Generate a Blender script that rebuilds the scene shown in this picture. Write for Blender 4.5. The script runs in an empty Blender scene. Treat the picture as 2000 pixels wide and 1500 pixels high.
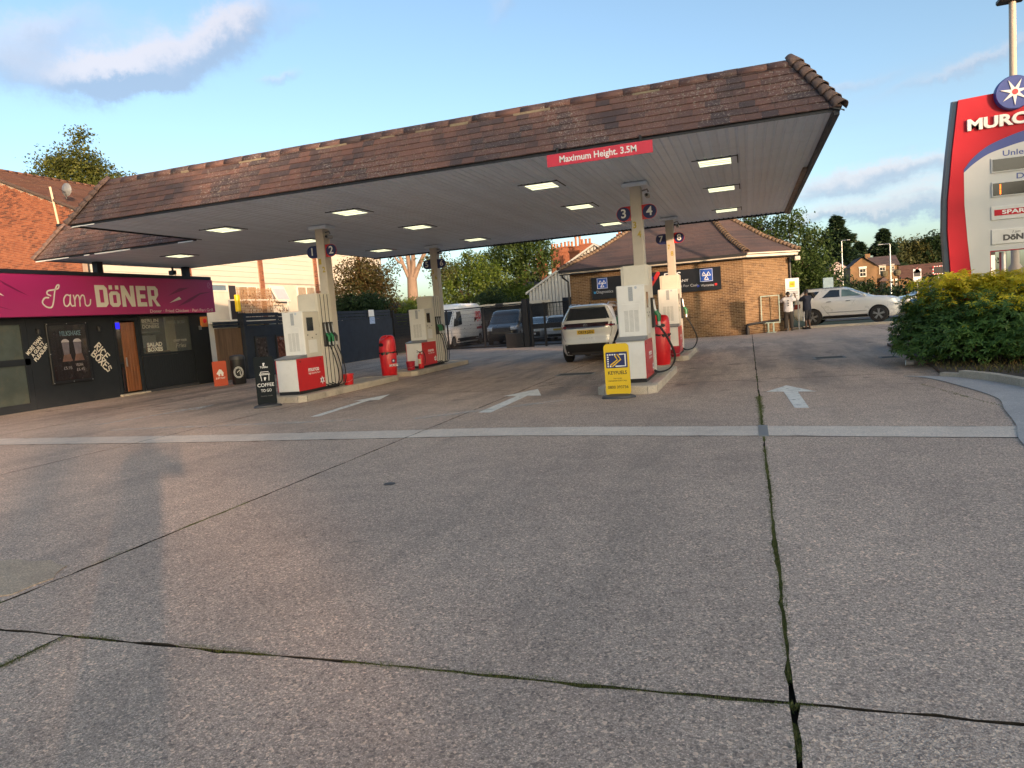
import bpy, bmesh, math, random
import numpy as np
from mathutils import Vector, Matrix, noise as mnoise
random.seed(7); RNG = np.random.default_rng(11)
R = math.radians
scene = bpy.context.scene
C = scene.collection
# ------------------------------------------------------------------ camera
yaw, pitch, roll, FPX, CAMH = R(18.7), R(-5.38), R(-4.45), 1390.0, 1.6
fwd = Vector((-math.sin(yaw) * math.cos(pitch), math.cos(yaw) * math.cos(pitch), math.sin(pitch)))
rt = Vector((math.cos(yaw), math.sin(yaw), 0)); upv = rt.cross(fwd)
r2 = math.cos(roll) * rt + math.sin(roll) * upv
u2 = -math.sin(roll) * rt + math.cos(roll) * upv
cd = bpy.data.cameras.new('camera'); cam = bpy.data.objects.new('camera', cd); C.objects.link(cam)
cam.matrix_world = Matrix(((r2.x, u2.x, -fwd.x, 0), (r2.y, u2.y, -fwd.y, 0), (r2.z, u2.z, -fwd.z, CAMH), (0, 0, 0, 1)))
cd.sensor_fit = 'HORIZONTAL'; cd.sensor_width = 36.0; cd.lens = FPX / 2000.0 * 36.0
cd.clip_start = 0.05; cd.clip_end = 3000
scene.camera = cam
# ------------------------------------------------------------------ sun, sky, exposure
SUN_AZ, SUN_EL = R(135.3), R(6.8)          # azimuth clockwise from +Y
sdir = Vector((math.sin(SUN_AZ) * math.cos(SUN_EL), math.cos(SUN_AZ) * math.cos(SUN_EL), math.sin(SUN_EL)))
sl = bpy.data.lights.new('sun', 'SUN'); sl.energy = 2.4; sl.angle = R(0.7); sl.color = (1.0, 0.66, 0.42)
so = bpy.data.objects.new('sun', sl); C.objects.link(so); so.location = (30, -30, 30)
so.rotation_euler = (-sdir).to_track_quat('-Z', 'Y').to_euler()
scene.view_settings.view_transform = 'Standard'; scene.view_settings.look = 'None'
scene.view_settings.exposure = 1.38; scene.view_settings.gamma = 1.0; scene.view_settings.use_curve_mapping = False

world = bpy.data.worlds.new('World'); scene.world = world; world.use_nodes = True
def build_world():
    nt = world.node_tree; N = nt.nodes; L = nt.links; N.clear()
    out = N.new('ShaderNodeOutputWorld'); bg = N.new('ShaderNodeBackground'); L.new(bg.outputs[0], out.inputs[0])
    bg.inputs[1].default_value = 0.15
    sky = N.new('ShaderNodeTexSky'); sky.sky_type = 'NISHITA'; sky.sun_disc = False
    sky.sun_elevation = SUN_EL; sky.sun_rotation = SUN_AZ; sky.altitude = 50; sky.air_density = 0.7; sky.dust_density = 2.4; sky.ozone_density = 1.2
    tc = N.new('ShaderNodeTexCoord')
    def math_(op, a, b=None):
        n = N.new('ShaderNodeMath'); n.operation = op
        for i, x in enumerate((a, b)):
            if x is None: continue
            if isinstance(x, (int, float)): n.inputs[i].default_value = x
            else: L.new(x, n.inputs[i])
        return n.outputs[0]
    sep = N.new('ShaderNodeSeparateXYZ'); L.new(tc.outputs['Generated'], sep.inputs[0])
    zc = math_('MAXIMUM', sep.outputs[2], 0.03)
    px = math_('DIVIDE', sep.outputs[0], zc); py = math_('DIVIDE', sep.outputs[1], zc)   # cloud layer plane
    comb = N.new('ShaderNodeCombineXYZ'); L.new(px, comb.inputs[0]); L.new(py, comb.inputs[1])
    def noise(scale, detail, rough, off=(0, 0, 0), src=None):
        mp = N.new('ShaderNodeMapping'); mp.inputs['Location'].default_value = off
        L.new(src or comb.outputs[0], mp.inputs[0])
        n = N.new('ShaderNodeTexNoise'); n.inputs['Scale'].default_value = scale; n.inputs['Detail'].default_value = detail
        n.inputs['Roughness'].default_value = rough; L.new(mp.outputs[0], n.inputs['Vector']); return n.outputs[0]
    def ramp(x, lo, hi):
        n = N.new('ShaderNodeMapRange'); n.interpolation_type = 'SMOOTHSTEP'
        n.inputs[1].default_value = lo; n.inputs[2].default_value = hi; L.new(x, n.inputs[0]); return n.outputs[0]
    n1 = noise(0.55, 7, 0.55, (3.2, 1.1, 0)); n2 = noise(3.1, 8, 0.68, (0.4, 7, 0))
    fine = math_('ADD', math_('MULTIPLY', n1, 0.6), math_('MULTIPLY', n2, 0.4))
    # individual cumulus banks, as directions on the sky: (px, py of the photograph), radii
    def ray(px_, py_):
        d = (px_ - 1000) / FPX * r2 - (py_ - 750) / FPX * u2 + fwd; return d.normalized()
    blobs = [((345, 105), 0.110, 0.032, .40, 1.05), ((200, 150), .07, .020, .2, 1.0), ((300, 160), .05, .012, .1, .7), ((470, 45), .07, .022, .45, .55), ((70, 75), 0.10, 0.030, .35, .75), ((20, 140), .06, .02, .2, .4), ((555, 148), 0.028, .010, .2, .6), ((600, 48), .03, .012, 0.1, .4), ((985, 15), .03, .022, .5, .5),
             ((900, 222), 0.045, 0.010, .05, 1.0), ((1920, 118), 0.10, 0.010, .10, .7), ((1650, 162), 0.09, 0.009, .10, .5), ((1760, 325), 0.16, 0.014, .06, .8), ((1800, 385), 0.18, 0.020, .10, .85), ((1640, 372), .10, .012, .1, .7), ((1720, 420), .15, .008, .05, .5)]
    dist = N.new('ShaderNodeVectorMath'); dist.operation = 'ADD'
    nz = N.new('ShaderNodeTexNoise'); nz.inputs['Scale'].default_value = 8; nz.inputs['Detail'].default_value = 10; nz.inputs['Roughness'].default_value = .66
    L.new(tc.outputs['Generated'], nz.inputs['Vector'])
    sub = N.new('ShaderNodeVectorMath'); sub.operation = 'SUBTRACT'; L.new(nz.outputs['Color'], sub.inputs[0]); sub.inputs[1].default_value = (.5, .5, .5)
    sc_ = N.new('ShaderNodeVectorMath'); sc_.operation = 'SCALE'; L.new(sub.outputs[0], sc_.inputs[0]); sc_.inputs['Scale'].default_value = 0.10
    L.new(tc.outputs['Generated'], dist.inputs[0]); L.new(sc_.outputs[0], dist.inputs[1])
    total = None; shade = None
    for (pp, ra, rb, tilt, wt) in blobs:
        d = ray(*pp); a = d.cross(Vector((0, 0, 1))).normalized(); b = a.cross(d) * 1.0
        if b.z < 0: b = -b
        if a.dot(r2) < 0: a = -a
        a2 = (a * math.cos(tilt) + b * math.sin(tilt)); b2 = (b * math.cos(tilt) - a * math.sin(tilt))
        def dot(v):
            n = N.new('ShaderNodeVectorMath'); n.operation = 'DOT_PRODUCT'; L.new(dist.outputs[0], n.inputs[0]); n.inputs[1].default_value = v; return n.outputs['Value']
        fa = math_('DIVIDE', dot(a2), ra); fb_raw = math_('SUBTRACT', dot(b2), d.dot(b2)); fb = math_('DIVIDE', fb_raw, rb)
        front = math_('GREATER_THAN', dot(d), 0.5)
        rr = math_('ADD', math_('MULTIPLY', fa, fa), math_('MULTIPLY', fb, fb))
        w = math_('MULTIPLY', math_('POWER', 2.718, math_('MULTIPLY', rr, -1.0)), math_('MULTIPLY', front, wt))
        total = w if total is None else math_('ADD', total, w)
        s = math_('MULTIPLY', w, math_('MULTIPLY', fb, 1.0)); shade = s if shade is None else math_('ADD', shade, s)
    body = math_('ADD', math_('MULTIPLY', total, 1.0), math_('MULTIPLY', math_('SUBTRACT', fine, .5), 1.3))
    mask = math_('MULTIPLY', ramp(body, .12, 1.05), 0.72)
    thin = math_('MULTIPLY', ramp(noise(0.23, 6, .6, (9, 2, 0)), .52, .80), 0.22)     # high thin veil all round
    # cloud colour: warm lit upper side, blue grey underside
    lit = ramp(shade, -0.42, 0.5)
    mc = N.new('ShaderNodeMixRGB'); L.new(lit, mc.inputs[0]); mc.inputs[1].default_value = (1.0, 1.28, 1.75, 1); mc.inputs[2].default_value = (2.4, 2.2, 2.25, 1)
    gain = N.new('ShaderNodeMixRGB'); gain.blend_type = 'MULTIPLY'; gain.inputs[0].default_value = 1; L.new(sky.outputs[0], gain.inputs[1]); gain.inputs[2].default_value = (1.09, 1.09, 1.03, 1)
    m1 = N.new('ShaderNodeMixRGB'); L.new(mask, m1.inputs[0]); L.new(gain.outputs[0], m1.inputs[1]); L.new(mc.outputs[0], m1.inputs[2])
    m2 = N.new('ShaderNodeMixRGB'); L.new(thin, m2.inputs[0]); L.new(m1.outputs[0], m2.inputs[1]); m2.inputs[2].default_value = (1.35, 1.5, 1.7, 1)
    L.new(m2.outputs[0], bg.inputs[0])
build_world()

# ------------------------------------------------------------------ helpers
def lin(h):
    h = h.lstrip('#'); o = []
    for i in (0, 2, 4):
        c = int(h[i:i + 2], 16) / 255; o.append(c / 12.92 if c <= .04045 else ((c + .055) / 1.055) ** 2.4)
    return tuple(o)
def tag(o, label=None, cat=None, group=None, kind=None):
    if label: o['label'] = label
    if cat: o['category'] = cat
    if group: o['group'] = group
    if kind: o['kind'] = kind
    return o
def thing(name, label, cat, loc=(0, 0, 0), rotz=0.0, group=None):
    o = bpy.data.objects.new(name, None); C.objects.link(o); o.empty_display_size = .2
    o.location = loc; o.rotation_euler = (0, 0, rotz)
    return tag(o, label, cat, group)
def pmat(p):
    if p is None: return Matrix.Identity(4)
    m = Matrix.Translation(p.location) @ p.rotation_euler.to_matrix().to_4x4()
    return pmat(p.parent) @ m if p.parent else m
def link(name, me, parent=None, loc=None, rot=None, scale=None):
    o = bpy.data.objects.new(name, me); C.objects.link(o)
    if parent: o.parent = parent
    if loc is not None: o.location = loc
    if rot is not None: o.rotation_euler = rot
    if scale is not None: o.scale = scale
    return o
class MB:
    """collects faces of one mesh"""
    def __init__(s): s.v = []; s.f = []; s.m = []
    def add(s, vs, fs, mi=0, T=None):
        b = len(s.v)
        if T is not None: vs = [tuple(T @ Vector(p)) for p in vs]
        s.v += [tuple(p) for p in vs]; s.f += [tuple(b + i for i in f) for f in fs]; s.m += [mi] * len(fs); return s
    def quad(s, a, b, c, d, mi=0): return s.add([a, b, c, d], [(0, 1, 2, 3)], mi)
    def box(s, x0, x1, y0, y1, z0, z1, mi=0, bev=0.0, T=None):
        if bev <= 0:
            vs = [(x0, y0, z0), (x1, y0, z0), (x1, y1, z0), (x0, y1, z0), (x0, y0, z1), (x1, y0, z1), (x1, y1, z1), (x0, y1, z1)]
            return s.add(vs, [(3, 2, 1, 0), (4, 5, 6, 7), (0, 1, 5, 4), (1, 2, 6, 5), (2, 3, 7, 6), (3, 0, 4, 7)], mi, T)
        b = min(bev, (x1 - x0) * .49, (y1 - y0) * .49, (z1 - z0) * .49)
        xs, ys, zs = (x0, x1), (y0, y1), (z0, z1); vs = []; idx = {}
        for i in (0, 1):
            for j in (0, 1):
                for k in (0, 1):
                    sx, sy, sz = (b if i == 0 else -b), (b if j == 0 else -b), (b if k == 0 else -b)
                    for ax in range(3):
                        p = [xs[i] + sx, ys[j] + sy, zs[k] + sz]; p[ax] = (xs[i], ys[j], zs[k])[ax]
                        idx[(i, j, k, ax)] = len(vs); vs.append(tuple(p))
        fs = []
        for ax in range(3):
            o = [a for a in range(3) if a != ax]
            for s_ in (0, 1):
                q = []
                for (a, c) in ((0, 0), (1, 0), (1, 1), (0, 1)):
                    key = [0, 0, 0]; key[ax] = s_; key[o[0]] = a; key[o[1]] = c; q.append(idx[(*key, ax)])
                fs.append(tuple(q))
        for ax in range(3):       # edges along ax
            o = [a for a in range(3) if a != ax]
            for a in (0, 1):
                for c in (0, 1):
                    k0 = [0, 0, 0]; k1 = [0, 0, 0]; k1[ax] = 1
                    for k in (k0, k1): k[o[0]] = a; k[o[1]] = c
                    fs.append((idx[(*k0, o[0])], idx[(*k1, o[0])], idx[(*k1, o[1])], idx[(*k0, o[1])]))
        for i in (0, 1):
            for j in (0, 1):
                for k in (0, 1): fs.append((idx[(i, j, k, 0)], idx[(i, j, k, 1)], idx[(i, j, k, 2)]))
        return s.add(vs, fs, mi, T)
    def prism(s, pts, vec, mi=0):
        """closed outline pts (3D) pushed along vec"""
        n = len(pts); v = Vector(vec); top = [tuple(Vector(p) + v) for p in pts]
        return s.add(list(pts) + top, [tuple(range(n))[::-1], tuple(range(n, 2 * n))] + [(i, (i + 1) % n, n + (i + 1) % n, n + i) for i in range(n)], mi)
    def tube(s, pts, r, n=8, mi=0, cap=True):
        pts = [Vector(p) for p in pts]; m = len(pts); rs = r if isinstance(r, (list, tuple)) else [r] * m
        b = len(s.v); prev = None
        for i, p in enumerate(pts):
            t = (pts[min(i + 1, m - 1)] - pts[max(i - 1, 0)]).normalized()
            if prev is None:
                a = Vector((0, 0, 1)) if abs(t.z) < .9 else Vector((1, 0, 0)); x = t.cross(a).normalized()
            else: x = (prev - t * prev.dot(t)).normalized()
            prev = x; y = t.cross(x)
            for k in range(n):
                an = 2 * math.pi * k / n; s.v.append(tuple(p + rs[i] * (math.cos(an) * x + math.sin(an) * y)))
        for i in range(m - 1):
            for k in range(n):
                k2 = (k + 1) % n; s.f.append((b + i * n + k, b + i * n + k2, b + (i + 1) * n + k2, b + (i + 1) * n + k)); s.m.append(mi)
        if cap:
            s.f.append(tuple(b + k for k in range(n))[::-1]); s.m.append(mi)
            s.f.append(tuple(b + (m - 1) * n + k for k in range(n))); s.m.append(mi)
        return s
    def lathe(s, prof, c=(0, 0, 0), n=20, mi=0, axis='z', a0=0.0, sx=1.0, sy=1.0):
        b = len(s.v); c = Vector(c)
        for (r, z) in prof:
            for k in range(n):
                an = a0 + 2 * math.pi * k / n; p = (r * math.cos(an) * sx, r * math.sin(an) * sy, z)
                if axis == 'y': p = (p[0], p[2], p[1])
                elif axis == 'x': p = (p[2], p[0], p[1])
                s.v.append(tuple(c + Vector(p)))
        for i in range(len(prof) - 1):
            for k in range(n):
                k2 = (k + 1) % n; s.f.append((b + i * n + k, b + i * n + k2, b + (i + 1) * n + k2, b + (i + 1) * n + k)); s.m.append(mi)
        s.f.append(tuple(b + k for k in range(n))[::-1]); s.m.append(mi)
        s.f.append(tuple(b + (len(prof) - 1) * n + k for k in range(n))); s.m.append(mi)
        return s
    def mesh(s, mats, smooth=False, T=None, name='mesh'):
        me = bpy.data.meshes.new(name)
        vs = s.v if T is None else [tuple(T @ Vector(p)) for p in s.v]
        me.from_pydata(vs, [], s.f)
        for m in (mats if isinstance(mats, (list, tuple)) else [mats]): me.materials.append(m)
        if any(s.m): me.polygons.foreach_set('material_index', s.m)
        if smooth: me.polygons.foreach_set('use_smooth', [True] * len(s.f))
        me.update(); return me
    def build(s, name, mats, parent=None, smooth=False, world=False, fix=False):
        T = pmat(parent).inverted() if (world and parent is not None) else None
        me = s.mesh(mats, smooth, T, name)
        if fix or True:
            bm = bmesh.new(); bm.from_mesh(me); bmesh.ops.recalc_face_normals(bm, faces=bm.faces); bm.to_mesh(me); bm.free()
        if smooth: me.set_sharp_from_angle(angle=R(38))
        return link(name, me, parent)
def box(name, mat, parent, x0, x1, y0, y1, z0, z1, bev=0.0, world=False):
    return MB().box(x0, x1, y0, y1, z0, z1, 0, bev).build(name, mat, parent, world=world)
def np_mesh(name, verts, faces, mat, parent=None, loops=4):
    """fast mesh from numpy arrays, all faces with `loops` corners"""
    me = bpy.data.meshes.new(name); nv = len(verts); nf = len(faces)
    me.vertices.add(nv); me.vertices.foreach_set('co', np.asarray(verts, np.float32).ravel())
    me.loops.add(nf * loops); me.loops.foreach_set('vertex_index', np.asarray(faces, np.int32).ravel())
    me.polygons.add(nf); me.polygons.foreach_set('loop_start', np.arange(0, nf * loops, loops, dtype=np.int32))
    me.polygons.foreach_set('loop_total', np.full(nf, loops, np.int32))
    for m in (mat if isinstance(mat, (list, tuple)) else [mat]): me.materials.append(m)
    me.update(calc_edges=True); me.validate(); me.shade_flat(); return link(name, me, parent)
# ---- lettering: flat print laid 2 mm off its surface
def frame(origin, right, up):
    r_, u_ = Vector(right).normalized(), Vector(up).normalized(); n_ = r_.cross(u_)
    o = Vector(origin); return Matrix(((r_.x, u_.x, n_.x, o.x), (r_.y, u_.y, n_.y, o.y), (r_.z, u_.z, n_.z, o.z), (0, 0, 0, 1)))
def lettering(text, T, size, mat, parent, width=None, bold=0.0, align='CENTER', shear=0.0, depth=0.0, name='lettering', world=False, space=1.0, lift=0.003):
    cu = bpy.data.curves.new('t', 'FONT'); cu.body = text; cu.size = size; cu.align_x = align; cu.align_y = 'CENTER'
    cu.offset = bold * size; cu.shear = shear; cu.extrude = depth; cu.space_character = space; cu.resolution_u = 4
    t = bpy.data.objects.new('t', cu); C.objects.link(t)
    me = bpy.data.meshes.new_from_object(t.evaluated_get(bpy.context.evaluated_depsgraph_get()))
    bpy.data.objects.remove(t); bpy.data.curves.remove(cu)
    co = np.empty(len(me.vertices) * 3, np.float32); me.vertices.foreach_get('co', co); co = co.reshape(-1, 3)
    if width and len(co):
        w = co[:, 0].max() - co[:, 0].min(); co[:, 0] *= width / w
    co[:, 2] += depth + lift
    M4 = np.array((pmat(parent).inverted() @ T) if world else T); co = co @ M4[:3, :3].T + M4[:3, 3]
    me.vertices.foreach_set('co', co.astype(np.float32).ravel()); me.materials.clear(); me.materials.append(mat); me.update()
    return link(name, me, parent)
def strokes(lines, width, T, mat, parent, name='lettering', world=False, z=0.003):
    """hand drawn lettering: each polyline becomes a flat band with round ends"""
    mb = MB(); k = 0
    for ln in lines:
        w = width
        if isinstance(ln, tuple): ln, w = ln
        k += 1; zz = z + .0004 * (k % 5); P = [Vector((p[0], p[1])) for p in ln]; n = len(P); Ls = []; Rs = []
        for i in range(n):
            t = P[min(i + 1, n - 1)] - P[max(i - 1, 0)]; t = t.normalized() if t.length else Vector((1, 0)); q = Vector((-t.y, t.x)) * w / 2
            Ls.append(P[i] + q); Rs.append(P[i] - q)
        out = Ls + Rs[::-1]
        vs = [(p.x, p.y, zz) for p in out]; b = [(i, i + 1, 2 * n - 2 - i, 2 * n - 1 - i) for i in range(n - 1)]
        mb.add(vs, b)
        for e, sg in ((0, -1), (n - 1, 1)):
            t = (P[1] - P[0]) if e == 0 else (P[-1] - P[-2]); an = math.atan2(t.y, t.x) + (math.pi if e == 0 else 0)
            mb.add([(P[e].x + w / 2 * math.cos(an + a), P[e].y + w / 2 * math.sin(an + a), zz) for a in [(-90 + 30 * j) * math.pi / 180 for j in range(7)]], [tuple(range(7))])
    TT = (pmat(parent).inverted() @ T) if world else T
    return link(name, mb.mesh(mat, T=TT), parent)
def arc(cx, cy, rx, ry, a0, a1, n=14): return [(cx + rx * math.cos(R(a0 + (a1 - a0) * i / n)), cy + ry * math.sin(R(a0 + (a1 - a0) * i / n))) for i in range(n + 1)]
def flat(pts2, T, mat, parent, name, z=0.003, world=False, depth=0.0):
    mb = MB()
    if depth: mb.prism([(p[0], p[1], z) for p in pts2], (0, 0, depth))
    else: mb.add([(p[0], p[1], z) for p in pts2], [tuple(range(len(pts2)))])
    TT = (pmat(parent).inverted() @ T) if world else T
    return link(name, mb.mesh(mat, T=TT), parent)
def smooth_path(pts, n=6):
    """Catmull-Rom through pts"""
    P = [Vector(p) for p in pts]; P = [P[0] * 2 - P[1]] + P + [P[-1] * 2 - P[-2]]; out = []
    for i in range(1, len(P) - 2):
        for k in range(n):
            t = k / n; a, b, c, d = P[i - 1:i + 3]
            out.append(.5 * ((2 * b) + (c - a) * t + (2 * a - 5 * b + 4 * c - d) * t * t + (3 * b - 3 * c + d - a) * t ** 3))
    out.append(P[-2]); return out
# ---- materials
_M = {}
def mat(name, col, rough=.6, metal=0.0, var=.12, scale=3.0, bump=0.0, bscale=60.0, rnd=0.0, coat=0.0, spec=.5, dirt=0.0, dirtcol=(.06, .05, .04), emit=None, estr=0.0, trans=0.0, alpha=1.0, stretch=None, hue=0.0):
    """principled material; position noise for wear, rnd = variation from piece to piece"""
    if name in _M: return _M[name]
    if isinstance(col, str): col = lin(col)
    m = bpy.data.materials.new(name); m.use_nodes = True; nt = m.node_tree; N = nt.nodes; L = nt.links
    b = N['Principled BSDF']; b.inputs['Roughness'].default_value = rough; b.inputs['Metallic'].default_value = metal
    b.inputs['Specular IOR Level'].default_value = spec; b.inputs['Coat Weight'].default_value = coat; b.inputs['Transmission Weight'].default_value = trans; b.inputs['Alpha'].default_value = alpha
    geo = N.new('ShaderNodeNewGeometry'); src = geo.outputs['Position']
    if stretch:
        mp = N.new('ShaderNodeMapping'); mp.inputs['Scale'].default_value = stretch; L.new(src, mp.inputs[0]); src = mp.outputs[0]
    nz = N.new('ShaderNodeTexNoise'); nz.inputs['Scale'].default_value = scale; nz.inputs['Detail'].default_value = 6; nz.inputs['Roughness'].default_value = .62; L.new(src, nz.inputs['Vector'])
    hsv = N.new('ShaderNodeHueSaturation'); hsv.inputs['Color'].default_value = (*col, 1)
    mr = N.new('ShaderNodeMapRange'); mr.inputs[1].default_value = .25; mr.inputs[2].default_value = .75; mr.inputs[3].default_value = 1 - var; mr.inputs[4].default_value = 1 + var
    L.new(nz.outputs[0], mr.inputs[0]); val = mr.outputs[0]
    if rnd or hue:
        oi = N.new('ShaderNodeObjectInfo'); ad = N.new('ShaderNodeMath'); ad.operation = 'ADD'; L.new(oi.outputs['Random'], ad.inputs[0]); L.new(geo.outputs['Random Per Island'], ad.inputs[1])
        fr = N.new('ShaderNodeMath'); fr.operation = 'FRACT'; L.new(ad.outputs[0], fr.inputs[0])
        m2 = N.new('ShaderNodeMapRange'); m2.inputs[3].default_value = 1 - rnd; m2.inputs[4].default_value = 1 + rnd; L.new(fr.outputs[0], m2.inputs[0])
        mu = N.new('ShaderNodeMath'); mu.operation = 'MULTIPLY'; L.new(val, mu.inputs[0]); L.new(m2.outputs[0], mu.inputs[1]); val = mu.outputs[0]
        if hue:
            f2 = N.new('ShaderNodeMath'); f2.operation = 'MULTIPLY'; f2.inputs[1].default_value = 7.31; L.new(fr.outputs[0], f2.inputs[0])
            f3 = N.new('ShaderNodeMath'); f3.operation = 'FRACT'; L.new(f2.outputs[0], f3.inputs[0])
            m3 = N.new('ShaderNodeMapRange'); m3.inputs[3].default_value = .5 - hue; m3.inputs[4].default_value = .5 + hue; L.new(f3.outputs[0], m3.inputs[0]); L.new(m3.outputs[0], hsv.inputs['Hue'])
    L.new(val, hsv.inputs['Value']); colout = hsv.outputs[0]
    if dirt:
        nd = N.new('ShaderNodeTexNoise'); nd.inputs['Scale'].default_value = scale * 2.7; nd.inputs['Detail'].default_value = 8; nd.inputs['Roughness'].default_value = .7; L.new(src, nd.inputs['Vector'])
        md = N.new('ShaderNodeMapRange'); md.inputs[1].default_value = .5; md.inputs[2].default_value = .72; md.inputs[3].default_value = 0; md.inputs[4].default_value = dirt; L.new(nd.outputs[0], md.inputs[0])
        mx = N.new('ShaderNodeMixRGB'); L.new(md.outputs[0], mx.inputs[0]); L.new(colout, mx.inputs[1]); mx.inputs[2].default_value = (*dirtcol, 1); colout = mx.outputs[0]
    L.new(colout, b.inputs['Base Color'])
    mrr = N.new('ShaderNodeMapRange'); mrr.inputs[3].default_value = max(rough - .12, .02); mrr.inputs[4].default_value = min(rough + .12, 1); L.new(nz.outputs[0], mrr.inputs[0])
    if rough > .12: L.new(mrr.outputs[0], b.inputs['Roughness'])
    if bump:
        nb = N.new('ShaderNodeTexNoise'); nb.inputs['Scale'].default_value = bscale; nb.inputs['Detail'].default_value = 4; L.new(src, nb.inputs['Vector'])
        bp = N.new('ShaderNodeBump'); bp.inputs['Strength'].default_value = bump; bp.inputs['Distance'].default_value = .01; L.new(nb.outputs[0], bp.inputs['Height']); L.new(bp.outputs[0], b.inputs['Normal'])
    if emit:
        b.inputs['Emission Color'].default_value = (*emit, 1); b.inputs['Emission Strength'].default_value = estr
    _M[name] = m; return m
def leaf_mat(name, c1, c2, transl=.35, rough=.5):
    if name in _M: return _M[name]
    m = bpy.data.materials.new(name); m.use_nodes = True; nt = m.node_tree; N = nt.nodes; L = nt.links; b = N['Principled BSDF']
    geo = N.new('ShaderNodeNewGeometry'); cr = N.new('ShaderNodeMixRGB'); L.new(geo.outputs['Random Per Island'], cr.inputs[0]); cr.inputs[1].default_value = (*c1, 1); cr.inputs[2].default_value = (*c2, 1)
    nz = N.new('ShaderNodeTexNoise'); nz.inputs['Scale'].default_value = .9; nz.inputs['Detail'].default_value = 3; L.new(geo.outputs['Position'], nz.inputs['Vector'])
    hs = N.new('ShaderNodeHueSaturation'); mr = N.new('ShaderNodeMapRange'); mr.inputs[1].default_value = .3; mr.inputs[2].default_value = .7; mr.inputs[3].default_value = .65; mr.inputs[4].default_value = 1.35
    L.new(nz.outputs[0], mr.inputs[0]); L.new(mr.outputs[0], hs.inputs['Value']); L.new(cr.outputs[0], hs.inputs['Color']); L.new(hs.outputs[0], b.inputs['Base Color'])
    b.inputs['Roughness'].default_value = rough; b.inputs['Specular IOR Level'].default_value = .25
    tr = N.new('ShaderNodeBsdfTranslucent'); hs2 = N.new('ShaderNodeHueSaturation'); hs2.inputs['Value'].default_value = 1.5; L.new(hs.outputs[0], hs2.inputs['Color']); L.new(hs2.outputs[0], tr.inputs[0])
    mx = N.new('ShaderNodeMixShader'); mx.inputs[0].default_value = transl; out = N['Material Output']
    L.new(b.outputs[0], mx.inputs[1]); L.new(tr.outputs[0], mx.inputs[2]); L.new(mx.outputs[0], out.inputs[0]); _M[name] = m; return m
def glass(name, col=(.02, .025, .03), rough=.04, alpha=None):
    """dark glazing that mirrors the sky"""
    return mat(name, col, rough=rough, var=.3, scale=.8, spec=.9, coat=.6)
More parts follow.
